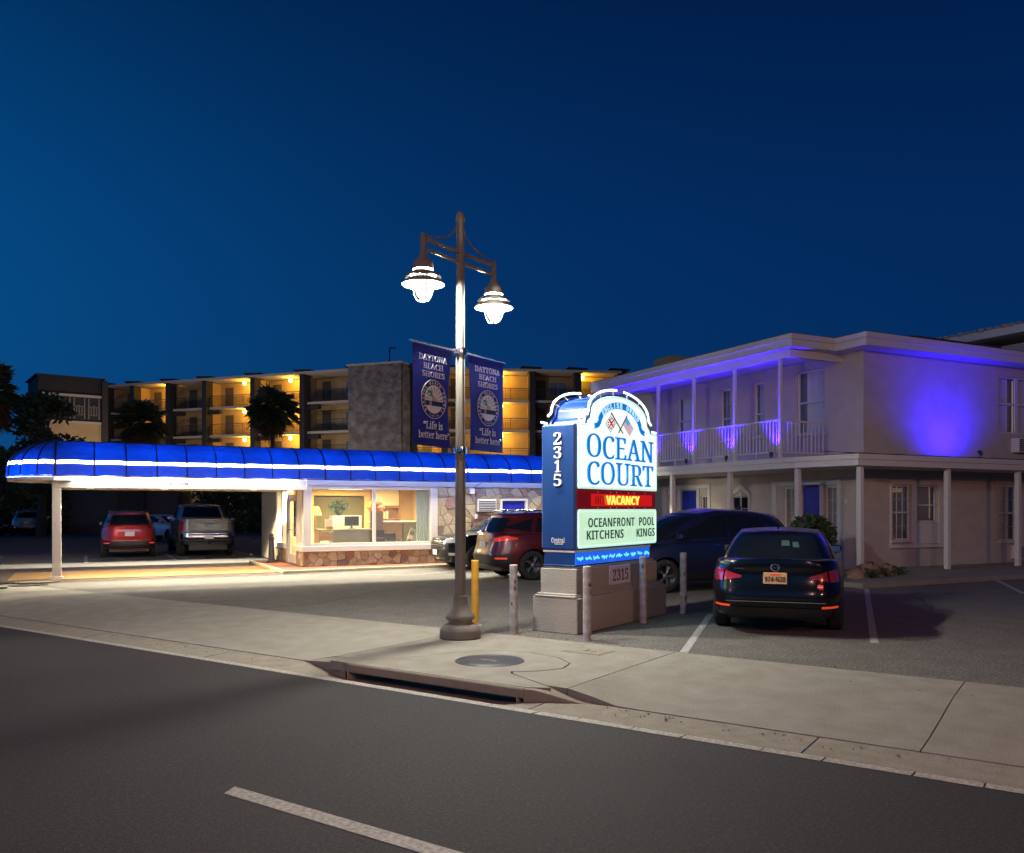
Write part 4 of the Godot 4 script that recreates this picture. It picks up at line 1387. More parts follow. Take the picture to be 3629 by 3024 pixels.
	for k in 9:
		var bk := thing("book", ["first", "second", "third", "fourth", "fifth", "sixth", "seventh", "eighth", "ninth"][k] + " book from the shelf side in the office bookshelf row", "book", S.call(3.47 + 0.055 * k, 0.9 + 0.396, -4.25), "books on the office shelf")
		boxed("cover", V(0, 0.11 + 0.012 * (k % 3), 0), V(0.04, 0.22 + 0.024 * (k % 3), 0.16), [M.paper, M.stone_2, M.print_grey, M.paper, M.print_sand][k % 5], bk, 0.003)
		boxed("pages", V(0, 0.11 + 0.012 * (k % 3), 0.004), V(0.03, 0.225 + 0.024 * (k % 3), 0.158), M.paper, bk, 0.0)
	var cu := thing("window_curtain", "pale sage vertical curtain hanging at the office window", "curtain", S.call(3.55, 0.6, -0.30))
	var cm := MB.new()
	var rows := []
	for j in 2:
		var row := PackedVector3Array()
		for i in 61:
			row.append(V(i / 60.0 * 0.62, -0.1 + 1.82 * j, 0.025 * sin(i * 0.85)))
		rows.append(row)
	cm.grid(rows, true)
	part("cloth", cm, M.sage, cu)
	boxed("curtain_rail", V(0.3, 1.74, 0), V(0.8, 0.02, 0.03), M.chrome, cu)

func leaf_ball(c: Vector3, r: Vector3, count: int, size: float, seed_: int) -> MB:
	var g := RandomNumberGenerator.new()
	g.seed = seed_
	var b := MB.new()
	for i in count:
		var d := Vector3(g.randfn(), g.randfn(), g.randfn()).normalized() * pow(g.randf(), 0.4)
		var p := c + d * r
		var x := Vector3(g.randfn(), g.randfn(), g.randfn()).normalized()
		var y := x.cross(Vector3(g.randfn(), g.randfn(), g.randfn())).normalized()
		var l := size * g.randf_range(0.6, 1.3)
		b.quad(p - x * l, p + y * l * 0.4, p + x * l, p - y * l * 0.4)
	return b

# ---------------------------------------------------------------- the backlit awning

func awning_profile(f: float) -> Vector2:
	# f: 0 at the lip .. 1 at the top; (how far back, height)
	return Vector2(pick([[0.0, 0.0], [0.18, 0.008], [0.27, 0.025], [0.33, 0.05], [0.45, 0.13], [0.58, 0.27], [0.70, 0.44], [0.80, 0.62], [0.90, 0.82], [1.0, 1.03]], f),
		pick([[0.0, 2.565], [0.18, 2.76], [0.27, 2.845], [0.33, 2.935], [0.45, 3.06], [0.58, 3.20], [0.70, 3.31], [0.80, 3.385], [0.90, 3.44], [1.0, 3.475]], f))

func awning() -> void:
	var t := thing("backlit_awning", "long blue backlit fabric awning with one white stripe along office roof", "awning", site(-0.67, 0, -23.6))
	var at := func(u: float, f: float, puff: float) -> Vector3:
		# u < 0: round the left end (u in quarter turns), else metres along the front
		var q := awning_profile(f)
		if u >= 0.0:
			return V(u, q.y + puff * 0.6, -q.x + puff)
		var a := -u * PI / 2.0
		return V(-(1.15 - q.x * 1.0 + puff) * sin(a), q.y + puff * 0.6, -1.7 + (1.7 - q.x + puff) * cos(a))
	var front := at
	at = func(u: float, f: float, puff: float) -> Vector3:
		# the back of the canopy mirrors its front
		if u >= -1.0:
			return front.call(u, f, puff)
		var p: Vector3 = front.call(-2.0 - u, f, puff)
		return V(p.x, p.y, -3.4 - p.z)
	var cuts := [-1.0, -0.72, -0.46, -0.22, 0.0, 0.86]
	while cuts[-1] < 14.6:
		cuts.append(cuts[-1] + 0.722)
	for u in [-0.72, -0.46, -0.22, 0.0, 0.86, 1.582, 2.304, 3.026, 3.748, 4.47, 5.192, 5.914]:
		cuts.push_front(-2.0 - u)
	for i in cuts.size() - 1:
		var sec := [[0.0, 0.27], [0.27, 0.33], [0.33, 1.0]]
		var first: MeshInstance3D
		var loose := rng.randf_range(0.004, 0.03)
		for k in [2, 1, 0]:
			var b := MB.new()
			var rows := []
			var nf := 14 if k == 2 else 3
			for j in nf + 1:
				var f := lerpf(sec[k][0], sec[k][1], float(j) / nf)
				var row := PackedVector3Array()
				for m in 9:
					var s := m / 8.0
					var puff := (loose * sin(s * PI) + 0.006 * sin(s * 9.0 + f * 5.0 + i)) * (0.45 + 0.55 * sin(f * PI))
					row.append(at.call(lerpf(cuts[i], cuts[i + 1], s), f, puff))
				rows.append(row)
			b.grid(rows, true)
			if k == 2:
				first = part("awning_panel", b, M.blue_fabric, t)
			else:
				part("stripe" if k == 1 else "valance", b, M.white_fabric if k == 1 else M.blue_fabric, first)
		var path := []
		for j in 21:
			path.append(at.call(cuts[i], j / 20.0, 0.006))
		var rb := MB.new()
		rb.tube(path, 0.024 if absf(cuts[i]) < 0.01 or absf(cuts[i] - 6.637) < 0.1 else 0.017, 6)
		part("rib", rb, M.rib, t)
	var seam := []
	for m in 9:
		seam.append(at.call(0.86 * m / 8.0, 0.5, 0.016 * sin(m / 8.0 * PI) + 0.004))
	var sb := MB.new()
	sb.tube(seam, 0.009, 6)
	part("rib", sb, M.rib, t)
	# hem rail and bottom trim under the lip
	var hem := []
	for m in 40:
		var u := lerpf(-8.0, 0.0, m / 39.0) if m < 20 else lerpf(-2.2, 0.0, (m - 20) / 19.0)
		hem.append(at.call(u, 0.0, 0.0) + V(0, -0.012, 0))
	hem.append(V(15, 2.553, 0))
	var hb := MB.new()
	hb.tube(hem, 0.014, 6)
	part("hem", hb, M.rib, t)
	var tr := MB.new()
	var outer := []
	var inner := []
	for m in 30:
		var u := lerpf(-1.6, -0.02, m / 29.0)
		outer.append(at.call(u, 0.0, -0.02) + V(0, -0.03, 0))
		inner.append(at.call(u, 0.0, -0.02) + V(0, -0.11, 0))
	var o2 := PackedVector3Array(outer)
	var i2 := PackedVector3Array(inner)
	tr.grid([o2, i2], true)
	for m in 29:
		var c0 := V(0.35, inner[m].y - 0.0, inner[m].z)
		var c1 := V(0.35, inner[m + 1].y, inner[m + 1].z)
		tr.quad(inner[m], inner[m + 1], c1, c0)
	part("end_soffit", tr, M.office_white, t)
	# fluorescent tubes inside
	var k := 0
	var x := 0.35
	while x < 14.0:
		var p := V(x + 0.6, 2.97, -0.68)
		var fb := MB.new()
		fb.tube([p - V(0.58, 0, 0), p + V(0.58, 0, 0)], 0.019, 8)
		part("fluorescent_tube", fb, M.tube_glow, t)
		area(p + V(0, -0.01, 0.03), V(0, -0.55, 1), Vector3.RIGHT, 1.16, 0.05, lin(1.0, 0.93, 0.72), 22.0, t)
		area(p + V(0, 0.03, 0.0), V(0, 1, 0.35), Vector3.RIGHT, 1.16, 0.05, lin(0.95, 0.97, 1.0), 6.5, t)
		if x < 5.0:
			var pf := V(p.x, 2.69, -0.30)
			var ff := MB.new()
			ff.tube([pf - V(0.58, 0, 0), pf + V(0.58, 0, 0)], 0.019, 8)
			part("fluorescent_tube", ff, M.tube_glow, t)
			area(pf + V(0, -0.03, 0), V(0, -1, 0.6), Vector3.RIGHT, 1.16, 0.05, lin(1.0, 0.94, 0.75), 4.5, t)
			var pb := V(p.x, p.y, -3.4 - p.z)
			var bb := MB.new()
			bb.tube([pb - V(0.58, 0, 0), pb + V(0.58, 0, 0)], 0.019, 8)
			part("fluorescent_tube", bb, M.tube_glow, t)
			area(pb + V(0, -0.01, -0.03), V(0, -0.55, -1), Vector3.RIGHT, 1.16, 0.05, lin(1.0, 0.94, 0.78), 70.0, t)
		x += 1.44
		k += 1
	for q in [[-0.35, -0.85, V(-0.6, -0.6, 0.9)], [-0.62, -1.7, V(-1, -0.6, 0.0)], [-0.35, -2.55, V(-0.6, -0.6, -0.9)]]:
		var p := V(q[0], 2.72, q[1])
		var al := (q[2] as Vector3).cross(Vector3.UP).normalized()
		var fb := MB.new()
		fb.tube([p - al * 0.3, p + al * 0.3], 0.019, 8)
		part("fluorescent_tube", fb, M.tube_glow, t)
		area(p + q[2] * 0.03, q[2], al, 0.6, 0.05, lin(1.0, 0.94, 0.76), 30.0, t)

# ---------------------------------------------------------------- the hotel behind, hedges and trees

func hotel() -> void:
	var b1 := Basis(V(0.932, 0, 0.362), Vector3.UP, V(-0.362, 0, 0.932))
	var b2 := Basis(V(0.991, 0, -0.134), Vector3.UP, V(0.134, 0, 0.991))
	var t := thing("hotel", "long dark five-storey hotel with orange-lit open galleries and black fins", "hotel", Transform3D(b1, V(-42.7, 0, -89.0)))
	hotel_wing(t, [-2.2, 0.9, 4.5, 9.1, 13.65, 19.4, 25.0, 30.6], {2: [3.6, 2], 4: [3.9, 3], 5: [3.5, 3]}, 2)
	var t2 := thing("hotel", "orange-lit hotel gallery wing standing behind the banners", "hotel", Transform3D(b2, V(-9.0, 0, -77.0)))
	hotel_wing(t2, [0.2, 2.9, 10.9, 15.2, 19.2], {0: [1.2, 3], 1: [5.3, 3], 3: [0.6, 1]}, 9)
	# fieldstone stair tower between the wings
	var tw := thing("stair_tower", "dark rubble-stone stair tower between the two hotel wings", "tower", Transform3D(b1, V(-14.6, 0, -77.6)))
	var m := MB.new()
	var rows := []
	for j in 30:
		var row := PackedVector3Array()
		for i in 14:
			row.append(V(i / 13.0 * 5.4, j / 29.0 * 14.6, 0.5 + 0.16 * sin(i * 2.7 + j * 1.9) * cos(j * 3.1 - i)))
		rows.append(row)
	m.grid(rows, true)
	m.span(V(0, 0, -4), V(5.4, 14.6, 0.2))
	part("stone_face", m, M.hotel_stone, tw)
	boxed("cap", V(2.7, 14.66, -1.6), V(5.6, 0.14, 4.6), M.hotel_slab, tw, 0.0)
	var an := MB.new()
	an.tube([V(3.4, 14.7, -1), V(3.4, 16.2, -1), V(3.5, 16.3, -1), V(4.0, 16.2, -1)], 0.06, 6)
	part("vent_pipe", an, M.hotel_fin, tw)
	# end block with the patterned parapet
	var dirn := V(4.0, 0, -3.0).normalized()
	var e := thing("end_block", "tan hotel end block with dark parapet of patterned screen blocks", "building", Transform3D(Basis(dirn, Vector3.UP, V(-dirn.z, 0, dirn.x)), V(-41.6, 0, -75)))
	boxed("wall", V(2.6, 4.7, -3), V(5.2, 9.4, 6), M.hotel_wall, e, 0.0)
	boxed("parapet", V(2.6, 11.45, -3), V(5.2, 4.1, 5.99), M.hotel_fin, e, 0.0)
	boxed("ledge", V(2.6, 9.5, -2.8), V(5.3, 0.22, 6.0), M.hotel_slab, e, 0.0)
	boxed("ledge", V(2.6, 11.9, -2.8), V(5.3, 0.22, 6.0), M.hotel_slab, e, 0.0)
	for k in 4:
		for q in [[0, 0.55, 0.12, 1.9], [0.85, 0.55, 0.12, 1.9], [0.42, 0.3, 0.12, 1.0], [0.42, 0.85, 0.7, 0.12], [0.42, -0.38, 0.7, 0.12], [0.2, 0.2, 0.1, 0.8], [0.64, 0.2, 0.1, 0.8]]:
			boxed("screen_block", V(0.45 + 1.2 * k + q[0], 10.45 + q[1] * 0.6, 0.05), V(q[2], q[3], 0.12), M.screen_grey, e, 0.0)
	boxed("corner_pier", V(5.35, 6.7, 0.1), V(0.5, 13.4, 0.6), M.hotel_fin, e, 0.0)
	boxed("roof", V(2.6, 13.55, -3), V(5.6, 0.12, 6.4), M.hotel_fin, e, 0.0)
	# added fill lights that brighten the hotel front, unseen behind the office
	for q in [[-33.0, -72.0, "end block"], [-19.0, -69.5, "stair tower"], [-3.0, -68.5, "banner wing"]]:
		var fl := thing("added_fill_light", "added unseen fill light on a short post before the hotel %s" % q[2], "fill light", Transform3D(Basis.IDENTITY, V(q[0], 0, q[1])), "added fill lights before the hotel")
		var pp := MB.new()
		pp.tube([V(0, 0, 0), V(0, 4.3, 0)], [0.07, 0.05], 10)
		part("pole", pp, M.hotel_fin, fl)
		var gg := MB.new()
		gg.lathe([Vector2(0.01, 4.28), Vector2(0.16, 4.34), Vector2(0.2, 4.48), Vector2(0.16, 4.62), Vector2(0.01, 4.68)], 14)
		part("lamp_globe", gg, M.down_lens, fl)
		omni(V(0, 4.48, 0), lin(1.0, 0.80, 0.66), 42.0, fl, 0.18)
	# red lamps on the link between the block and the long wing
	for q in [[-42.72, 13.6, -89.7, "upper"], [-42.68, 10.95, -89.7, "lower"]]:
		var l := thing("red_lamp", "%s red gallery lamp glowing beside the hotel's end block" % q[3], "lamp", Transform3D(Basis.IDENTITY, V(q[0], q[1], q[2])), "red lamps on the hotel")
		var g := MB.new()
		g.lathe([Vector2(0.01, -0.22), Vector2(0.15, -0.15), Vector2(0.2, 0.0), Vector2(0.15, 0.15), Vector2(0.01, 0.22)], 12)
		part("lamp_globe", g, M.hotel_lamp_red, l)
		boxed("bracket", V(0, 0.3, -0.3), V(0.08, 0.5, 0.6), M.hotel_fin, l, 0.0)
		omni(V(0, 0, 0), lin(1.0, 0.04, 0.03), 0.5, l, 0.18)

func hotel_wing(t: Node3D, cuts: Array, lit: Dictionary, seed_: int) -> void:
	var L: float = cuts[-1]
	var slabs := [3.35, 6.1, 8.85, 11.6, 14.35]
	var w := MB.new()
	w.span(V(cuts[0], 0, -6), V(L, 14.2, -1.9))
	part("wall", w, M.hotel_wall, t)
	for k in slabs.size():
		var last := k == slabs.size() - 1
		boxed("roof_slab" if last else "gallery_slab", V((L + cuts[0]) / 2.0, slabs[k], -1.0 if not last else -2.6), V(L - cuts[0], 0.22, 1.9 if not last else 6.6), M.hotel_slab, t, 0.0)
	for x in cuts:
		var f := MB.new()
		f.span(V(x - 0.26, 0, -0.5), V(x + 0.26, 14.3, 0.45))
		f.prism(PackedVector2Array([Vector2(x - 0.95, 14.75), Vector2(x + 0.95, 14.65), Vector2(x + 0.3, 14.2), Vector2(x - 0.3, 14.2)]), -0.9, 0.6)
		var fin := part("fin", f, M.hotel_fin, t)
		var q := MB.new()
		q.span(V(x - 0.1, 3.4, -1.9), V(x + 0.1, 14.2, -0.51))
		part("partition", q, M.hotel_wall, t)
		for y in [11.2, 8.45, 5.7]:
			boxed("bracket", V(x + 0.9, y, -0.2), V(1.3, 0.34, 0.4), M.hotel_fin, fin, 0.0)
	var r := RandomNumberGenerator.new()
	r.seed = seed_
	for i in cuts.size() - 1:
		var a: float = cuts[i] + 0.28
		var c: float = cuts[i + 1] - 0.28
		for k in [1, 2, 3]:
			var y: float = slabs[k] + 0.11
			var rl := MB.new()
			rl.span(V(a, y + 1.02, -0.12), V(c, y + 1.08, -0.06))
			rl.span(V(a, y + 0.86, -0.11), V(c, y + 0.89, -0.07))
			rl.span(V(a, y + 0.08, -0.11), V(c, y + 0.11, -0.07))
			var x := a
			var n := 0
			while x < c:
				rl.span(V(x, y + 0.1, -0.10), V(x + (0.06 if n % 12 == 0 else 0.025), y + (1.05 if n % 12 == 0 else 0.87), -0.08))
				x += 0.16
				n += 1
			part("railing", rl, M.hotel_rail, t)
			# doors and windows in the back wall
			boxed("door", V(a + 0.9, y + 1.05, -1.88), V(0.95, 2.1, 0.06), M.bark, t, 0.0)
			if not lit.has(i):
				var fr := boxed("window", V(c - 1.2, y + 1.35, -1.88), V(1.7, 1.3, 0.06), M.hotel_slab, t, 0.0)
				for s in [-0.42, 0.42]:
					boxed("pane", V(s, 0, 0.035), V(0.74, 1.14, 0.02), M.hotel_glass, fr, 0.0)
		if lit.has(i):
			for k in int(lit[i][1]):
				var y: float = [13.95, 11.2, 8.45][k]
				var p := V(cuts[i] + lit[i][0], y, -0.75)
				var g := MB.new()
				g.lathe([Vector2(0.01, -0.2), Vector2(0.14, -0.14), Vector2(0.19, 0.0), Vector2(0.14, 0.14), Vector2(0.01, 0.2)], 12, Transform3D(Basis.IDENTITY, p))
				part("lamp_globe", g, M.hotel_lamp, t)
				omni(p, lin(1.0, 0.50, 0.035), 9.0, t, 0.15)

func palm(called: String, label: String, p: Vector3, h: float, r: float, seed_: int, group := "") -> void:
	var t := thing(called, label, "palm tree", Transform3D(Basis.IDENTITY, p), group)
	var g := RandomNumberGenerator.new()
	g.seed = seed_
	var tr := MB.new()
	var path := []
	var rad := []
	for k in 12:
		path.append(V(sin(k * 0.3) * 0.05, h * k / 11.0, 0.04 * cos(k * 0.5)))
		rad.append(0.19 - 0.05 * k / 11.0 + (0.02 if k % 2 else 0.0))
	tr.tube(path, rad, 10)
	part("trunk", tr, M.bark, t)
	var green := MB.new()
	var dead := MB.new()
	for i in 86:
		var az := g.randf() * TAU
		var el := asin(g.randf_range(-0.8, 1.0)) if i < 62 else g.randf_range(-1.45, -0.95)
		var b := dead if el < -0.7 else green
		var d := V(cos(az) * cos(el), sin(el), sin(az) * cos(el))
		var side := d.cross(Vector3.UP).normalized()
		var up := side.cross(d)
		var l := r * g.randf_range(0.8, 1.1)
		var stem := V(0, h, 0) + d * l * 0.45
		b.bar(V(0, h - 0.1, 0), stem, 0.03, 0.02)
		# fan of pointed leaflets that droop at their tips
		for k in 15:
			var a := (k - 7) / 7.0 * 1.35
			var dd := (d * cos(a) + side * sin(a) + up * g.randf_range(-0.1, 0.1)).normalized()
			var q := stem + dd * l * 0.32
			var e := stem + dd * l * g.randf_range(0.5, 0.66) + V(0, -l * g.randf_range(0.08, 0.24), 0)
			var ww := up.cross(dd).normalized() * l * 0.045
			b.quad(stem, q - ww, e, q + ww)
	part("crown", green, M.frond, t)
	if dead.v.size():
		part("dead_fronds", dead, M.dead_frond, t)

func leafy_tree(called: String, label: String, p: Vector3, h: float, r: Vector3, seed_: int, m: Material, group := "", leaves := 2600, size := 0.26) -> void:
	var t := thing(called, label, "tree", Transform3D(Basis.IDENTITY, p), group)
	var g := RandomNumberGenerator.new()
	g.seed = seed_
	var tr := MB.new()
	tr.tube([V(0, 0, 0), V(0.1, h * 0.3, 0.05), V(0.0, h * 0.6, 0.0), V(0.1, h * 0.85, 0)], [0.32, 0.24, 0.17, 0.05], 10)
	var hubs := []
	for i in 22:
		var a := g.randf() * TAU
		var hh := g.randf_range(0.35, 0.98)
		var k := sin(clampf((hh - 0.2) / 0.8, 0.0, 1.0) * PI) * 0.8 + 0.25
		var q := V(cos(a) * r.x * k * g.randf_range(0.4, 1.0), h * hh, sin(a) * r.z * k * g.randf_range(0.4, 1.0))
		hubs.append(q)
		tr.tube([V(0.03, h * hh * 0.6, 0), q * V(0.5, 1, 0.5) + V(0, -0.3, 0), q], [0.1, 0.06, 0.02], 6)
	part("trunk", tr, M.bark, t)
	var b := MB.new()
	for i in leaves:
		var q: Vector3 = hubs[g.randi() % hubs.size()]
		var d := Vector3(g.randfn(), g.randfn(), g.randfn()).normalized() * pow(g.randf(), 0.45) * r.y
		var c: Vector3 = q + d * V(1.0, 0.75, 1.0)
		var x := Vector3(g.randfn(), g.randfn() * 0.6, g.randfn()).normalized()
		var y := x.cross(Vector3(g.randfn(), g.randfn(), g.randfn())).normalized()
		var l := size * g.randf_range(0.6, 1.3)
		b.quad(c - x * l, c + y * l * 0.45, c + x * l, c - y * l * 0.45)
	part("crown", b, m, t)

func hedge(label: String, a: Vector3, c: Vector3, h: float, w: float, count: int, seed_: int, size := 0.2, group := "") -> void:
	var t := thing("hedge", label, "hedge", Transform3D(Basis.IDENTITY, a), group)
	var g := RandomNumberGenerator.new()
	g.seed = seed_
	var b := MB.new()
	var core := MB.new()
	var d := c - a
	var side := d.cross(Vector3.UP).normalized()
	for i in int(d.length() * 3.0):
		var f := d * g.randf() + side * g.randf_range(-0.3, 0.3) * w
		core.tube([f, f + V(g.randf_range(-0.3, 0.3), h * 0.5, g.randf_range(-0.2, 0.2)), f + V(g.randf_range(-0.6, 0.6), h * 0.9, g.randf_range(-0.4, 0.4))], [0.06, 0.04, 0.015], 5)
	part("branches", core, M.bark, t)
	for i in count:
		var s := g.randf()
		var top: float = h * (0.86 + 0.14 * sin(s * 37.0 + seed_) * cos(s * 91.0))
		var p := d * s + side * (g.randf_range(-0.5, 0.5) * w) + V(0, g.randf() * top, 0)
		var x := Vector3(g.randfn(), g.randfn(), g.randfn()).normalized()
		var y := x.cross(Vector3(g.randfn(), g.randfn(), g.randfn())).normalized()
		var l := size * g.randf_range(0.6, 1.3)
		b.quad(p - x * l, p + y * l * 0.45, p + x * l, p - y * l * 0.45)
	part("foliage", b, M.leaf_dark, t)

func greenery() -> void:
	palm("palm_tree", "tall cabbage palm with rounded crown before the orange galleries", V(-17.4, 0, -62), 9.0, 2.0, 5)
	palm("palm_tree", "shorter cabbage palm with sagging dead fronds behind the awning", V(-26.2, 0, -60.5), 7.9, 1.9, 6)
	palm("palm_tree", "cabbage palm at the edge of the dark tree clump", V(-33.2, 0, -54), 9.2, 2.3, 8)
	leafy_tree("broad_tree", "dark bushy broadleaf tree in front of the hotel's end block", V(-29.2, 0, -53.0), 8.6, V(2.2, 1.0, 2.2), 3, M.leaf_dark, "", 3600, 0.24)
	leafy_tree("broad_tree", "low dark tree at the edge of the car park by the canopy post", V(-29.2, 0, -47.0), 5.0, V(2.4, 0.9, 1.6), 4, M.leaf, "", 2200, 0.17)
	hedge("tall dark hedge along the far side of the car park", V(-23.5, 0, -64), V(-2.0, 0, -62), 5.2, 2.4, 17000, 4, 0.26)
	hedge("dark overgrown hedge beside the garage wall", V(-42, 0, -62), V(-31.2, 0, -61.0), 4.6, 2.2, 8500, 5, 0.26)
	var gb := thing("garage_building", "plain grey-brown garage wall with closed door behind the canopy", "garage", Transform3D(Basis(Vector3.UP, 0.05), V(-31.4, 0, -60.5)))
	boxed("wall", V(3.7, 2.4, -1.5), V(7.8, 4.8, 3), M.garage_wall, gb, 0.0)
	boxed("door", V(4.4, 1.45, 0.02), V(2.0, 2.9, 0.1), M.bark, gb, 0.01)
	# the shrub and pots at the motel's corner
	var sh := thing("shrub", "dark clipped shrub in front of the motel's blue door", "shrub", site(16.35, 0.1, -15.9))
	var tr := MB.new()
	tr.tube([V(0, 0, 0), V(0.05, 0.4, 0), V(0, 0.8, 0)], [0.06, 0.05, 0.03], 8)
	part("stem", tr, M.bark, sh)
	part("foliage", leaf_ball(V(0, 0.95, 0), V(0.62, 0.55, 0.6), 1700, 0.1, 22), M.leaf, sh)
	for q in [[17.0, -14.7, 0.32, "largest rough stone lying against"], [17.75, -14.85, 0.26, "middle-sized rough stone lying beyond"], [16.4, -14.5, 0.24, "smallest rough stone lying before"]]:
		var p := thing("garden_stone", "%s the motel's corner post" % q[3], "stone", site(q[0], 0.1, q[1]), "stones at the motel corner")
		var b := MB.new()
		var rows := []
		for j in 7:
			var row := PackedVector3Array()
			for i in 11:
				var a := TAU * (i % 10) / 10.0
				var e := j / 6.0 * PI * 0.55
				var k: float = q[2] * (1.0 + 0.22 * sin((i % 10) * 2.3 + j * 1.7))
				row.append(V(cos(a) * sin(e) * k * 1.3, cos(e) * k * 0.9, sin(a) * sin(e) * k))
			rows.append(row)
		b.grid(rows)
		put("boulder", b.mesh(), M.stone_2, p, Transform3D(Basis.IDENTITY, V(0, 0.02, 0)))
		part("ground_leaves", leaf_ball(V(0.2, 0.1, 0.15), V(0.3, 0.14, 0.25), 120, 0.06, 31), M.leaf_dark, p)

# ---------------------------------------------------------------- street lamp with banners

func street_lamps() -> void:
	# the arms stand square to the road: local x points from the road towards the car park
	var t := thing("street_lamp", "fluted twin-arm street lamp with caged lanterns and flared iron base", "street lamp", road(-7.15, 0.006, -9.1, 90.0), "twin-arm street lamps along the road")
	street_lamp(t, 25.0, lin(1.0, 0.97, 0.88))
	banner(-1.0, "deep blue cloth banner on the street lamp's road side")
	banner(1.0, "deep blue cloth banner on the street lamp's car park side")
	# further lamps of the row stand outside the picture and light the road: warm sodium ones across the carriageway
	for q in [[7.5, 7.2, 80.0, 0.33, "opposite the sedan's stall"], [-16.0, 7.2, 45.0, 0.33, "opposite the canopy"], [20.5, 2.5, 115.0, 0.14, "opposite the motel's front wall"]]:
		var s := thing("road_light", "tall sodium street light across the road, %s" % q[4], "street light", road(q[0], LOW, q[1]), "sodium lights across the road")
		var p := MB.new()
		p.tube([V(0, 0, 0), V(0, 8.3, 0), V(0, 8.8, -0.3), V(0, 9.0, -1.2), V(0, 9.02, -1.9)], [0.11, 0.07, 0.06, 0.05, 0.05], 12)
		part("pole", p, M.lamp_metal, s)
		boxed("lantern_housing", V(0, 9.05, -2.2), V(0.3, 0.14, 0.7), M.lamp_metal, s, 0.03)
		boxed("lamp_lens", V(0, 8.93, -2.2), V(0.24, 0.1, 0.44), M.hotel_lamp, s, 0.005)
		omni(V(0, 8.93, -2.2), lin(1.0, 0.47 if q[3] > 0.3 else 0.44, q[3]), q[2], s, 0.1)

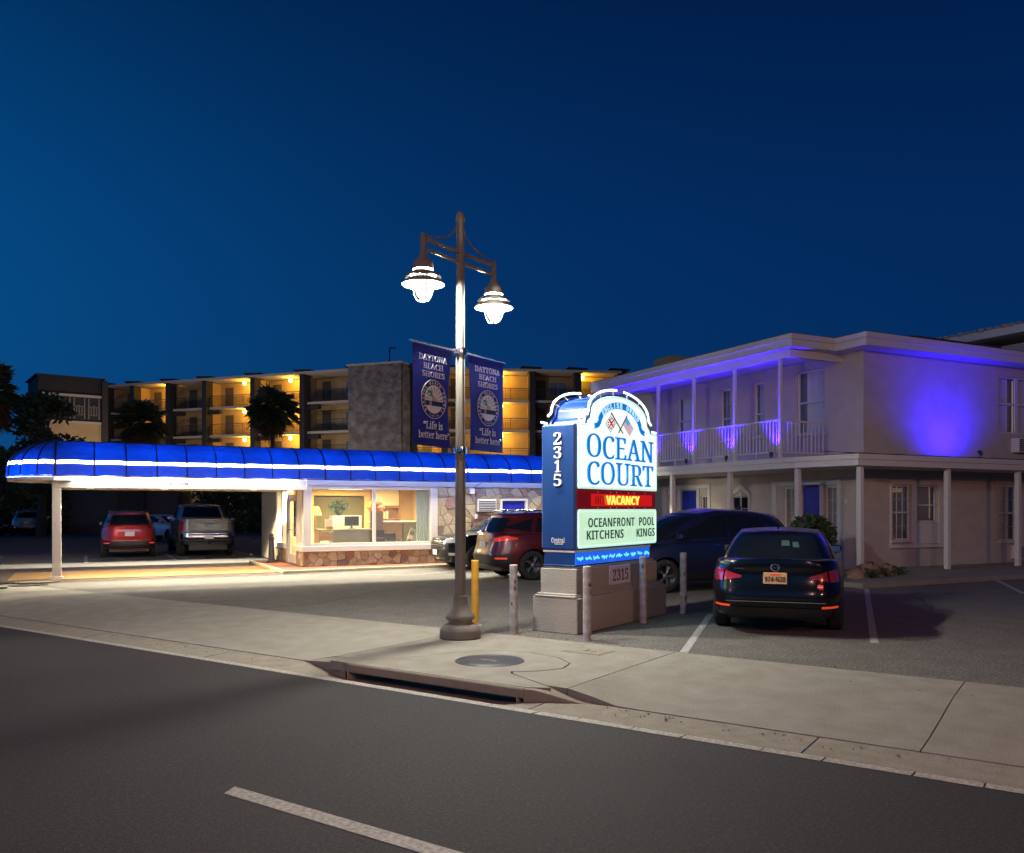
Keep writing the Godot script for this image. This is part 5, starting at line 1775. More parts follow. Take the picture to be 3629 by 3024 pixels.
func street_lamp(t: Node3D, e: float, c: Color) -> void:
	var b := MB.new()
	b.lathe([Vector2(0.001, 0), Vector2(0.275, 0), Vector2(0.28, 0.02), Vector2(0.278, 0.11), Vector2(0.27, 0.115), Vector2(0.265, 0.14), Vector2(0.24, 0.17), Vector2(0.2, 0.19), Vector2(0.165, 0.205), Vector2(0.155, 0.225), Vector2(0.175, 0.245), Vector2(0.198, 0.27), Vector2(0.2, 0.295), Vector2(0.185, 0.315)], 40)
	part("base", b, M.lamp_metal, t)
	var fl := MB.new()
	fl.lathe([Vector2(0.185, 0.315), Vector2(0.165, 0.34), Vector2(0.135, 0.38), Vector2(0.112, 0.43), Vector2(0.1, 0.48), Vector2(0.096, 0.54), Vector2(0.1, 0.55), Vector2(0.1, 0.57), Vector2(0.085, 0.575)], 48, Transform3D.IDENTITY, 0.05)
	part("fluted_collar", fl, M.lamp_metal, t)
	var p := MB.new()
	var prof := []
	for k in 12:
		prof.append(Vector2(lerpf(0.076, 0.056, k / 11.0), lerpf(0.57, 5.1, k / 11.0)))
	p.lathe(prof, 24, Transform3D.IDENTITY, 0.2)
	part("pole", p, M.lamp_metal, t)
	var top := MB.new()
	top.lathe([Vector2(0.05, 4.9), Vector2(0.055, 5.3), Vector2(0.052, 5.62), Vector2(0.064, 5.63), Vector2(0.064, 5.68), Vector2(0.045, 5.74), Vector2(0.001, 5.77)], 16)
	part("finial", top, M.lamp_metal, t)
	for s in [-1.0, 1.0]:
		var arm := MB.new()
		arm.bar(V(0.03 * s, 5.20, 0), V(0.72 * s, 5.20, 0), 0.05, 0.045, 0.006)
		arm.bar(V(0.03 * s, 5.07, 0), V(0.72 * s, 5.07, 0), 0.045, 0.04, 0.006)
		var ar := part("arm", arm, M.lamp_metal, t)
		var curve := []
		for k in 11:
			var a := k / 10.0 * PI / 2.0
			curve.append(V(s * (0.06 + 0.68 * (1.0 - cos(a)) * 1.0), 5.62 - 0.37 * sin(a), 0))
		var cb := MB.new()
		cb.tube(curve, 0.013, 6)
		part("scroll_brace", cb, M.lamp_metal, ar)
		# lantern
		var L := Transform3D(Basis.IDENTITY, V(0.77 * s, 0, 0))
		var hd := MB.new()
		hd.lathe([Vector2(0.001, 5.27), Vector2(0.035, 5.26), Vector2(0.038, 5.02), Vector2(0.055, 4.97), Vector2(0.085, 4.93), Vector2(0.125, 4.89), Vector2(0.135, 4.86), Vector2(0.135, 4.80), Vector2(0.12, 4.79), Vector2(0.001, 4.80)], 24, L)
		var lt := part("lantern", hd, M.lamp_metal, t)
		var r1 := MB.new()
		r1.lathe([Vector2(0.13, 4.775), Vector2(0.20, 4.735), Vector2(0.235, 4.70), Vector2(0.232, 4.692), Vector2(0.195, 4.725), Vector2(0.125, 4.765)], 28, L)
		r1.lathe([Vector2(0.13, 4.70), Vector2(0.23, 4.655), Vector2(0.275, 4.61), Vector2(0.272, 4.602), Vector2(0.225, 4.645), Vector2(0.125, 4.69)], 28, L)
		part("louvre_ring", r1, M.lamp_metal, lt)
		var gl := MB.new()
		gl.lathe([Vector2(0.10, 4.72), Vector2(0.105, 4.62), Vector2(0.1, 4.54), Vector2(0.085, 4.47), Vector2(0.05, 4.42), Vector2(0.001, 4.405)], 20, L)
		part("bulb", gl, M.lamp_bulb, lt)
		var cg := MB.new()
		for k in 6:
			var a := TAU * k / 6.0
			var path := []
			for q in [[0.128, 4.80], [0.135, 4.66], [0.132, 4.55], [0.115, 4.47], [0.075, 4.40], [0.02, 4.385]]:
				path.append(L * V(cos(a) * q[0], q[1], sin(a) * q[0]))
			cg.tube(path, 0.006, 5)
		var ring := []
		for k in 25:
			ring.append(L * V(cos(TAU * k / 24.0) * 0.134, 4.585, sin(TAU * k / 24.0) * 0.134))
		cg.tube(ring, 0.006, 5, false)
		part("cage", cg, M.lamp_metal, lt)
		omni(V(0.77 * s, 4.56, 0), c, e, t, 0.08)
	# banner arms
	for y in [3.86, 2.53]:
		var cl := MB.new()
		cl.lathe([Vector2(0.08, y - 0.05), Vector2(0.09, y - 0.045), Vector2(0.09, y + 0.045), Vector2(0.08, y + 0.05)], 16)
		cl.box(V(0.1, y, 0), V(0.06, 0.07, 0.05), 0.008)
		cl.box(V(-0.1, y, 0), V(0.06, 0.07, 0.05), 0.008)
		part("bracket", cl, M.chrome, t)
		if y > 3.0:
			var ba := MB.new()
			ba.tube([V(-1.02, y, 0), V(1.06, y, 0)], 0.011, 8)
			part("banner_arm", ba, M.chrome, t)

func disc(r: float, z0: float, z1: float, n := 40, a0 := 0.0, a1 := TAU) -> MB:
	var b := MB.new()
	var p := PackedVector2Array()
	var full := a1 - a0 > TAU - 0.01
	if not full:
		p.append(Vector2.ZERO)
	for k in (n if full else n + 1):
		var a := lerpf(a0, a1, float(k) / n)
		p.append(Vector2(cos(a), sin(a)) * r)
	b.prism(p, z0, z1)
	return b

func ring(r0: float, r1: float, z0: float, z1: float, n := 48) -> MB:
	var b := MB.new()
	for k in n:
		var a := TAU * k / n
		var c := TAU * (k + 1) / n
		b.prism(PackedVector2Array([Vector2(cos(a), sin(a)) * r0, Vector2(cos(a), sin(a)) * r1, Vector2(cos(c), sin(c)) * r1, Vector2(cos(c), sin(c)) * r0]), z0, z1)
	return b

func letters_round(parent: Node, s: String, f: Font, c: Vector3, r: float, start: float, step: float, h: float, m: Material, inward := false) -> void:
	for i in s.length():
		if s[i] == " ":
			continue
		var a := start + step * i
		var p := c + V(cos(a), sin(a), 0) * r
		var turn := a - PI / 2.0 if not inward else a + PI / 2.0
		lettering("letter", s[i], f, p, 0.0, h, m, parent, Basis(Vector3.BACK, turn), 0.003)

func banner(s: float, label: String) -> void:
	var t := thing("banner", label, "banner", road(-7.15, 0, -9.1, 90.0), "street lamp banners")
	var x0 := 0.18 if s > 0 else -0.97
	var w := 0.82 if s > 0 else 0.79
	var top := 3.845
	var h := 1.29
	var cl := MB.new()
	var z := func(u: float, v: float) -> float:
		# slack cloth: a soft belly and ripples towards the lower hem
		return 0.02 * sin(u * 3.1 + v * 2.0) * v + 0.012 * sin(u * 7.0 + s) * v * v
	var bow := func(u: float, v: float) -> float:
		# the free edge by the pole pulls in at the middle
		return (-0.075 if s < 0 else 0.03) * sin(v * PI) * (u if s < 0 else 1.0 - u)
	for back in [0.0, -0.004]:
		var rows := []
		for j in 25:
			var v := j / 24.0
			var row := PackedVector3Array()
			for i in 17:
				var u := i / 16.0
				row.append(V(x0 + w * u + bow.call(u, v), top - h * v, z.call(u, v) + back))
			rows.append(row)
		cl.grid(rows, true)
	var cloth := part("cloth", cl, M.banner_blue, t)
	var cx := x0 + w * 0.5 - (0.02 if s < 0 else 0.0)
	var zz := 0.038
	var k := 0
	for q in [["DAYTONA", 0.155, 0.57, 0.075], ["BEACH", 0.262, 0.40, 0.072], ["SHORES", 0.365, 0.45, 0.072]]:
		lettering("lettering", q[0], serif(), V(cx, top - q[1], zz - 0.016 + 0.004 * k), q[2] * w / 0.8, q[3], M.print_white, cloth, Basis.IDENTITY, 0.004)
		k += 1
	lettering("lettering", "“Life is", serif(false, true), V(cx - 0.02, top - 1.02, zz + 0.002), 0.38, 0.105, M.print_white, cloth, Basis.IDENTITY, 0.004)
	lettering("lettering", "better here”", serif(false, true), V(cx, top - 1.145, zz + 0.004), 0.62, 0.095, M.print_white, cloth, Basis.IDENTITY, 0.004)
	# round seal: ring with lettering, sun with rays, sea, palms
	var c := V(cx, top - 0.685, zz - 0.006)
	var seal := put("seal", ring(0.243, 0.250, 0.0, 0.003).mesh(), M.print_white, cloth, Transform3D(Basis.IDENTITY, c))
	put("seal_ring", disc(0.243, -0.002, 0.001).mesh(), M.print_navy, seal)
	put("seal_field", disc(0.182, 0.001, 0.003).mesh(), M.print_white, seal)
	for i in 9:
		var a := PI * (i + 0.5) / 9.0
		var b := MB.new()
		b.prism(PackedVector2Array([Vector2(cos(a), sin(a)) * 0.06, Vector2(cos(a - 0.075), sin(a - 0.075)) * 0.18, Vector2(cos(a + 0.075), sin(a + 0.075)) * 0.18]), 0.003, 0.0045, Transform3D(Basis.IDENTITY, V(0.01, -0.02, 0)))
		part("seal_ray", b, M.print_grey, seal)
	put("seal_sun", disc(0.055, 0.0045, 0.006, 20, 0.0, PI).mesh(), M.print_sand, seal, Transform3D(Basis.IDENTITY, V(0.01, -0.02, 0)))
	var sea := MB.new()
	sea.prism(PackedVector2Array([Vector2(-0.179, -0.022), Vector2(0.179, -0.022), Vector2(0.162, -0.085), Vector2(-0.162, -0.085)]), 0.004, 0.0055)
	part("seal_sea", sea, M.print_navy, seal)
	for q in [[-0.085, 0.075, 0.06], [-0.06, 0.04, 0.045]]:
		var pm := MB.new()
		pm.prism(PackedVector2Array([Vector2(q[0] - 0.004, -0.12), Vector2(q[0] + 0.004, -0.12), Vector2(q[0] + 0.003, q[1]), Vector2(q[0] - 0.003, q[1])]), 0.0055, 0.007)
		part("seal_palm", pm, M.print_white, seal)
		var fr := MB.new()
		for i in 7:
			var a := PI * (i - 0.5) / 6.0
			var d := Vector2(cos(a), sin(a))
			var n := Vector2(-d.y, d.x)
			fr.prism(PackedVector2Array([Vector2(q[0], q[1]), Vector2(q[0], q[1]) + d * q[2] * 0.6 + n * 0.012, Vector2(q[0], q[1]) + d * q[2] + Vector2(0, -0.02), Vector2(q[0], q[1]) + d * q[2] * 0.6 - n * 0.012]), 0.006, 0.0075)
		part("seal_palm", fr, M.print_teal, seal)
	letters_round(seal, "DAYTONA BEACH SHORES", serif(true), V(0, 0, 0.001), 0.213, deg_to_rad(222), -deg_to_rad(264) / 19.0, 0.036, M.print_white)
	letters_round(seal, "FLORIDA", serif(), V(0, 0, 0.001), 0.213, deg_to_rad(270 - 24), deg_to_rad(8), 0.022, M.print_white, true)

# ---------------------------------------------------------------- the monument sign

func arch(scale_out: float) -> PackedVector2Array:
	# outline of the sign's head above its shoulders, from the left shoulder to the right one
	var p := PackedVector2Array()
	var c := 1.295
	p.append(Vector2(0.28 - scale_out, 2.95 + scale_out))
	p.append(Vector2(0.31 - scale_out, 3.01 + scale_out))
	p.append(Vector2(0.39 - scale_out, 3.06 + scale_out))
	for k in 25:
		var a := PI - PI * (k + 0.0) / 24.0
		p.append(Vector2(c + cos(a) * (0.885 + scale_out), 3.135 + scale_out * 0.6 + sin(a) * (0.30 + scale_out * 0.5)))
	p.append(Vector2(2 * c - 0.39 + scale_out, 3.06 + scale_out))
	p.append(Vector2(2 * c - 0.31 + scale_out, 3.01 + scale_out))
	p.append(Vector2(2 * c - 0.28 + scale_out, 2.95 + scale_out))
	return p

func rounded(x0: float, y0: float, x1: float, y1: float, r: float) -> PackedVector2Array:
	var p := PackedVector2Array()
	for q in [[x1 - r, y1 - r, 0.0], [x0 + r, y1 - r, 1.0], [x0 + r, y0 + r, 2.0], [x1 - r, y0 + r, 3.0]]:
		for k in 5:
			var a: float = (q[2] + k / 4.0) * PI / 2.0
			p.append(Vector2(q[0] + cos(a) * r, q[1] + sin(a) * r))
	return p

func shape(called: String, p: PackedVector2Array, z0: float, z1: float, m: Material, parent: Node) -> MeshInstance3D:
	var b := MB.new()
	b.prism(p, z0, z1)
	return part(called, b, m, parent)

func monument_sign() -> void:
	var t := thing("monument_sign", "tall blue roadside sign with glowing white face on a stucco base", "sign", road(-6.05, 0, -10.3, 90.0))
	# stucco base in two steps
	boxed("base", V(1.385, 0.25, -0.30), V(2.92, 0.50, 0.74), M.sign_stucco, t, 0.01)
	var mo := MB.new()
	mo.box(V(1.345, 0.515, -0.295), V(2.86, 0.03, 0.69), 0.01)
	mo.box(V(1.32, 0.54, -0.292), V(2.76, 0.03, 0.645), 0.01)
	part("base_moulding", mo, M.sign_stucco, t)
	boxed("base_block", V(1.305, 0.72, -0.29), V(2.60, 0.36, 0.60), M.sign_stucco, t, 0.008)
	boxed("base_cap", V(1.295, 0.915, -0.29), V(2.52, 0.04, 0.55), M.sign_stucco, t, 0.012)
	boxed("groove", V(1.385, 0.17, 0.0705), V(2.90, 0.008, 0.003), M.sign_stucco, t, 0.0)
	var pl := boxed("number_plaque", V(1.285, 0.755, 0.018), V(0.67, 0.28, 0.02), M.plaque, t, 0.003)
	lettering("lettering", "2315", serif(), V(0, 0.0, 0.012), 0.50, 0.17, M.ink, pl, Basis.IDENTITY, 0.004)
	# neck with lit glass panels
	boxed("neck", V(1.215, 1.05, -0.29), V(2.37, 0.235, 0.50), M.sign_blue, t, 0.004)
	for k in 10:
		var gp := boxed("sign_glass_panel", V(0.15 + 0.2365 * k, 1.04, -0.028), V(0.232, 0.175, 0.016), M.sign_glass_lit, t, 0.003)
		var sq := MB.new()
		var path := []
		var r := RandomNumberGenerator.new()
		r.seed = 40 + k
		for i in 9:
			path.append(V(-0.085 + 0.02 * i + r.randf_range(-0.008, 0.008), 0.022 * sin(i * 2.1 + k) + r.randf_range(-0.012, 0.012), 0.014))
		sq.tube(path, 0.009, 6)
		part("neon_squiggle", sq, M.neon_cyan, gp)
	boxed("neck_rail", V(1.23, 1.145, -0.29), V(2.42, 0.03, 0.53), M.plaque, t, 0.004)
	boxed("neck_rail", V(1.23, 0.945, -0.29), V(2.42, 0.022, 0.53), M.sign_blue, t, 0.004)
	# cabinet
	boxed("cabinet", V(1.28, 2.055, -0.295), V(2.56, 1.79, 0.57), M.sign_blue, t, 0.03)
	var hood := MB.new()
	hood.prism(arch(0.0), -0.555, -0.035)
	part("sign_hood", hood, M.sign_barrel, t)
	for k in 7:
		var a := PI - PI * (k + 0.5) / 7.0
		boxed("hood_seam", V(1.295 + cos(a) * 0.889, 3.135 + sin(a) * 0.303, -0.295), V(0.012, 0.012, 0.5), M.sign_blue, t, 0.0)
	var rimp := MB.new()
	for zz in [[-0.035, 0.0], [-0.59, -0.556]]:
		rimp.prism(arch(0.03), zz[0], zz[1])
	part("hood_rim", rimp, M.sign_blue, t)
	# the white face: shoulders and arched head in one sheet, with a raised lip
	var face := PackedVector2Array([Vector2(0.05, 2.05), Vector2(2.54, 2.05), Vector2(2.54, 2.94)])
	var head := arch(-0.012)
	head.reverse()
	face.append_array(head)
	face.append(Vector2(0.05, 2.94))
	shape("sign_face", face, -0.002, 0.02, M.sign_face_lit, t)
	var lip := MB.new()
	var off: PackedVector2Array = Geometry2D.offset_polygon(face, -0.045, Geometry2D.JOIN_ROUND)[0]
	var ringp := Geometry2D.clip_polygons(face, off)
	for i in face.size():
		var a := face[i]
		var c := face[(i + 1) % face.size()]
		lip.tube([V(a.x, a.y, 0.02), V(c.x, c.y, 0.02)], 0.02, 6)
	part("sign_lip", lip, M.sign_lip_lit, t)
	lettering("lettering", "OCEAN", serif(), V(1.345, 2.655, 0.028), 2.16, 0.35, M.sign_letter_lit, t, Basis.IDENTITY, 0.02)
	lettering("lettering", "COURT", serif(), V(1.345, 2.265, 0.028), 2.14, 0.35, M.sign_letter_lit, t, Basis.IDENTITY, 0.02)
	# ribbon
	var rib := PackedVector2Array()
	var c := Vector2(1.30, 2.93)
	for k in 21:
		var a := PI * 0.90 - PI * 0.80 * k / 20.0
		rib.append(c + Vector2(cos(a) * 0.74, sin(a) * 0.425))
	rib.append_array([Vector2(1.985, 3.05), Vector2(2.03, 3.0), Vector2(2.13, 2.975), Vector2(2.10, 2.945), Vector2(2.115, 2.90), Vector2(1.99, 2.93), Vector2(1.925, 2.99), Vector2(1.905, 3.04)])
	for k in 21:
		var a := PI * 0.10 + PI * 0.80 * k / 20.0
		rib.append(c + Vector2(cos(a) * 0.64, sin(a) * 0.325))
	rib.append_array([Vector2(0.695, 3.04), Vector2(0.675, 2.99), Vector2(0.61, 2.93), Vector2(0.485, 2.90), Vector2(0.50, 2.945), Vector2(0.47, 2.975), Vector2(0.57, 3.0), Vector2(0.615, 3.05)])
	shape("ribbon", rib, 0.02, 0.03, M.sign_letter_lit, t)
	var word := "ENGLISH OWNED"
	for i in word.length():
		if word[i] == " ":
			continue
		var a := PI * 0.80 - PI * 0.60 * i / 12.0
		var p := c + Vector2(cos(a) * 0.69, sin(a) * 0.375)
		var n := atan2(sin(a) / 0.375, cos(a) / 0.69) - PI / 2.0
		lettering("letter", word[i], serif(true), V(p.x, p.y, 0.033), 0.07 if word[i] != "I" else 0.032, 0.082, M.sign_cap_lit, t, Basis(Vector3.BACK, n), 0.006)
	# the two crossed flags
	var fl := func(called: String, q: PackedVector2Array, z: float, m: Material) -> void:
		shape(called, q, 0.02, 0.02 + z, m, t)
	var poles := MB.new()
	poles.bar(V(0.985, 3.175, 0.03), V(1.36, 2.895, 0.03), 0.014, 0.014)
	poles.bar(V(1.50, 3.175, 0.03), V(1.22, 2.895, 0.032), 0.014, 0.014)
	part("flag_poles", poles, M.flag_pole, t)
	var A := Vector2(1.01, 3.155)
	var B := Vector2(0.82, 3.00)
	var D := Vector2(1.17, 3.035)
	var E := D + B - A
	var at := func(u: float, v: float) -> Vector2:
		return A + (B - A) * u + (D - A) * v
	fl.call("flag_edge", PackedVector2Array([A, D, E, B]), 0.004, M.flag_pole)
	fl.call("flag_field", PackedVector2Array([at.call(0.04, 0.05), at.call(0.04, 0.95), at.call(0.96, 0.95), at.call(0.96, 0.05)]), 0.006, M.sign_face_lit)
	for q in [[[0.1, 0.12], [0.36, 0.12], [0.36, 0.3]], [[0.1, 0.18], [0.1, 0.36], [0.3, 0.36]], [[0.9, 0.12], [0.64, 0.12], [0.64, 0.3]], [[0.9, 0.18], [0.9, 0.36], [0.7, 0.36]], [[0.1, 0.88], [0.36, 0.88], [0.36, 0.7]], [[0.1, 0.82], [0.1, 0.64], [0.3, 0.64]], [[0.9, 0.88], [0.64, 0.88], [0.64, 0.7]], [[0.9, 0.82], [0.9, 0.64], [0.7, 0.64]]]:
		fl.call("flag_corner", PackedVector2Array([at.call(q[0][0], q[0][1]), at.call(q[1][0], q[1][1]), at.call(q[2][0], q[2][1])]), 0.008, M.flag_blue)
	fl.call("flag_cross", PackedVector2Array([at.call(0.42, 0.05), at.call(0.42, 0.95), at.call(0.58, 0.95), at.call(0.58, 0.05)]), 0.010, M.flag_red)
	fl.call("flag_cross", PackedVector2Array([at.call(0.04, 0.43), at.call(0.04, 0.57), at.call(0.96, 0.57), at.call(0.96, 0.43)]), 0.011, M.flag_red)
	A = Vector2(1.50, 3.15)
	B = Vector2(1.37, 3.03)
	D = Vector2(1.73, 2.99)
	var at2 := func(u: float, v: float) -> Vector2:
		return A + (B - A) * u + (D - A) * v
	for k in 7:
		fl.call("flag_stripe", PackedVector2Array([at2.call(k / 6.5, 0.0), at2.call(k / 6.5, 1.0), at2.call((k + 0.4) / 6.5, 1.0), at2.call((k + 0.4) / 6.5, 0.0)]), 0.006, M.flag_blue if k % 2 else M.flag_red)
	fl.call("flag_canton", PackedVector2Array([at2.call(0.0, 0.02), at2.call(0.0, 0.48), at2.call(0.55, 0.48), at2.call(0.55, 0.02)]), 0.009, M.flag_sky)
	# red vacancy panel
	shape("vacancy_surround", rounded(0.03, 1.745, 2.55, 2.03, 0.01), -0.002, 0.004, M.sign_darkred, t)
	shape("vacancy_sign_panel", rounded(0.42, 1.785, 2.42, 1.965, 0.01), 0.004, 0.009, M.sign_red_lit, t)
	for k in 12:
		var b := MB.new()
		b.lathe([Vector2(0.001, 0.01), Vector2(0.007, 0.006), Vector2(0.009, 0)], 8, Transform3D(Basis(Vector3.RIGHT, PI / 2), V(0.62 + 0.29 * (k % 6) + 0.1 * (k % 2), 1.99 if k < 6 else 1.762, 0.006)))
		part("bulb", b, M.plate_white, t)
	lettering("neon_lettering", "NO", sans(), V(0.63, 1.872, 0.03), 0.26, 0.12, M.neon_off, t, Basis.IDENTITY, 0.01)
	lettering("neon_lettering", "VACANCY", sans(true), V(1.38, 1.875, 0.03), 1.08, 0.135, M.neon_amber, t, Basis.IDENTITY, 0.012)
	# reader board with its tracks and black letters
	shape("sign_reader_panel", rounded(0.05, 1.205, 2.54, 1.725, 0.03), -0.002, 0.012, M.sign_reader_lit, t)
	var rim := MB.new()
	var rp := rounded(0.05, 1.205, 2.54, 1.725, 0.03)
	for i in rp.size():
		rim.tube([V(rp[i].x, rp[i].y, 0.015), V(rp[(i + 1) % rp.size()].x, rp[(i + 1) % rp.size()].y, 0.015)], 0.017, 6)
	part("sign_lip", rim, M.sign_lip_lit, t)
	for y in [1.645, 1.462, 1.285]:
		boxed("reader_sign_track", V(1.36, y, 0.016), V(2.3, 0.012, 0.012), M.reader_track, t, 0.002)
	for k in 10:
		boxed("reader_sign_rib", V(0.33 + 0.235 * k, 1.46, 0.0135), V(0.008, 0.38, 0.004), M.reader_track, t, 0.0)
	var row := "OCEANFRONT"
	lettering("lettering", row, sans(true), V(1.035, 1.548, 0.024), 1.46, 0.135, M.reader_letter, t, Basis.IDENTITY, 0.004)
	lettering("lettering", "POOL", sans(true), V(2.20, 1.548, 0.024), 0.55, 0.135, M.reader_letter, t, Basis.IDENTITY, 0.004)
	lettering("lettering", "KITCHENS", sans(true), V(0.83, 1.37, 0.024), 1.13, 0.135, M.reader_letter, t, Basis.IDENTITY, 0.004)
	lettering("lettering", "KINGS", sans(true), V(2.165, 1.37, 0.024), 0.66, 0.135, M.reader_letter, t, Basis.IDENTITY, 0.004)
	# street number and maker's name on the end towards the road
	var eb := Basis(V(0, 0, 1), V(0, 1, 0), V(-1, 0, 0))
	for k in 4:
		lettering("numeral", "2315"[k], serif(true), V(-0.012, 2.74 - 0.195 * k, -0.29), 0.13 if k != 2 else 0.10, 0.17, M.print_white, t, eb, 0.02)
	lettering("maker_lettering", "Central", serif(true, true), V(-0.004, 1.305, -0.29), 0.22, 0.075, M.print_white, t, eb, 0.003)
	lettering("maker_lettering", "SIGNS", sans(true), V(-0.004, 1.25, -0.275), 0.14, 0.022, M.print_white, t, eb, 0.003)
	# neon tubes over both faces of the head, on little stands
	for s in [0, 1]:
		var z := 0.02 if s == 0 else -0.60
		var p := arch(0.085)
		var half := [p.slice(1, 15), p.slice(16, p.size() - 1)]
		for q in half:
			var path := []
			for w in q:
				path.append(V(w.x, w.y, z))
			var nb := MB.new()
			nb.tube(path, 0.017, 8)
			part("neon_tube", nb, M.neon_white, t)
		for x in [0.12, 2.47]:
			var nb := MB.new()
			nb.tube([V(x - 0.07, 2.99, z), V(x + 0.07, 2.985, z)], 0.017, 8)
			part("neon_tube", nb, M.neon_white, t)
		for k in 6:
			var a := PI - PI * (k + 0.7) / 6.4
			var q := Vector2(1.295 + cos(a) * 0.90, 3.14 + sin(a) * 0.31)
			var q2 := Vector2(1.295 + cos(a) * 0.965, 3.18 + sin(a) * 0.345)
			var nb := MB.new()
			nb.tube([V(q.x, q.y, z * 0.9), V(q2.x, q2.y, z)], 0.006, 5)
			part("tube_stand", nb, M.plate_white, t)
	# light thrown by the glowing panels, just in front of them (and behind, from the other face)
	area(V(1.295, 2.55, 0.06), V(0, -0.12, 1), Vector3.RIGHT, 2.3, 0.9, lin(0.72, 1.0, 0.90), 2.2, t)
	area(V(1.295, 1.46, 0.05), V(0, 0, 1), Vector3.RIGHT, 2.3, 0.45, lin(0.58, 1.0, 0.74), 0.8, t)
	area(V(1.38, 1.87, 0.06), V(0, 0, 1), Vector3.RIGHT, 1.2, 0.14, lin(1.0, 0.06, 0.02), 0.10, t)
	area(V(1.21, 1.04, 0.01), V(0, -0.3, 1), Vector3.RIGHT, 2.2, 0.14, lin(0.03, 0.22, 1.0), 0.25, t)
	area(V(1.295, 2.2, -0.64), V(0, 0, -1), Vector3.RIGHT, 2.3, 1.4, lin(0.72, 1.0, 0.90), 1.6, t)

func bollards() -> void:
	var spots := [[-7.75, -10.22, 0.98, "yellow painted steel bollard standing behind the street lamp base", M.bollard_yellow], [-6.80, -9.86, 0.97, "chipped white bollard between the street lamp and the sign base", M.bollard_white],
		[-5.63, -9.88, 0.99, "scuffed white bollard in front of the sign's roadside corner", M.bollard_white], [-5.80, -11.9, 1.02, "white bollard beside the middle of the sign base", M.bollard_white], [-5.78, -13.38, 1.02, "white bollard at the far end of the sign base", M.bollard_white]]
	for q in spots:
		var t := thing("bollard", q[3], "bollard", road(q[0], 0.0, q[1]), "bollards guarding the sign")
		var b := MB.new()
		b.lathe([Vector2(0.056, 0), Vector2(0.056, q[2] - 0.02), Vector2(0.05, q[2] - 0.004), Vector2(0.001, q[2])], 20)
		part("post", b, q[4], t)
		if q[4] == M.bollard_white:
			for k in 5:
				var a := rng.randf_range(-1.2, 1.6)
				var y := rng.randf_range(0.15, q[2] - 0.12)
				var ch := MB.new()
				var poly := PackedVector3Array()
				for i in 7:
					var g := TAU * i / 7.0
					var aa := a + cos(g) * rng.randf_range(0.12, 0.3)
					poly.append(V(cos(aa) * 0.0575, y + sin(g) * rng.randf_range(0.015, 0.05), sin(aa) * 0.0575))
				for i in range(1, 6):
					ch.tri(poly[0], poly[i], poly[i + 1], V(cos(a), 0, sin(a)))
				part("chipped_patch", ch, M.rust, t)
		else:
			var col := MB.new()
			col.lathe([Vector2(0.10, 0), Vector2(0.10, 0.01), Vector2(0.06, 0.03)], 16)
			part("footing", col, M.kerb, t)

# ---------------------------------------------------------------- vehicles
# A body is a stack of rounded outlines: for every height its nose, tail and half width are given; x runs forwards, z to the car's right.

func outline(nr: float, nf: float, len_: float, wid: float) -> PackedVector2Array:
	var fine := PackedVector2Array()
	for k in 1201:
		var a := PI - PI * k / 1200.0
		var n := nf if cos(a) > 0.0 else nr
		fine.append(Vector2(signf(cos(a)) * pow(absf(cos(a)), 2.0 / n), pow(maxf(sin(a), 0.0), 2.0 / n)))
	var d := PackedFloat32Array([0.0])
	for k in range(1, fine.size()):
		var s := (fine[k] - fine[k - 1]) * Vector2(len_ / 2.0, wid)
		d.append(d[k - 1] + s.length())
	var out := PackedVector2Array()
	var n := 150
	var j := 0
	for k in n + 1:
		var want := d[-1] * k / n
		while j < d.size() - 2 and d[j + 1] < want:
			j += 1
		var f := clampf((want - d[j]) / maxf(d[j + 1] - d[j], 1e-6), 0.0, 1.0)
		out.append(fine[j].lerp(fine[j + 1], f))
	return out

func shell_point(c: Dictionary, a: float, y: float, side: float) -> Vector3:
	var o: PackedVector2Array = c.o
	var q := clampf(a, 0.0, 1.0) * (o.size() - 1)
	var i := mini(int(q), o.size() - 2)
	var p := o[i].lerp(o[i + 1], q - i)
	var x: float = c.xm + (p.x * (smooth_pick(c.front, y) - c.xm) if p.x > 0.0 else -p.x * (smooth_pick(c.rear, y) - c.xm))
	return V(x, y, side * p.y * smooth_pick(c.wid, y))

func nominal_x(c: Dictionary, a: float) -> float:
	return shell_point(c, a, c.ymid, 1.0).x

func a_at_x(c: Dictionary, x: float, y: float) -> float:
	var lo := 0.0
	var hi := 1.0
	for k in 24:
		var m := (lo + hi) / 2.0
		if shell_point(c, m, y, 1.0).x < x:
			lo = m
		else:
			hi = m
	return (lo + hi) / 2.0

func a_at_z(c: Dictionary, z: float, y: float) -> float:
	for k in 400:
		if shell_point(c, k / 400.0, y, 1.0).z >= z:
			return k / 400.0
	return 0.2

func a_at_z_front(c: Dictionary, z: float, y: float) -> float:
	for k in 400:
		if shell_point(c, 1.0 - k / 400.0, y, 1.0).z >= z:
			return 1.0 - k / 400.0
	return 0.8

func low_at(c: Dictionary, x: float) -> float:
	var y: float = pick(c.low, x)
	for w in c.get("wheels", []):
		var d: float = absf(x - w)
		if d < c.arch:
			y = maxf(y, c.axle + sqrt(c.arch * c.arch - d * d))
	return y

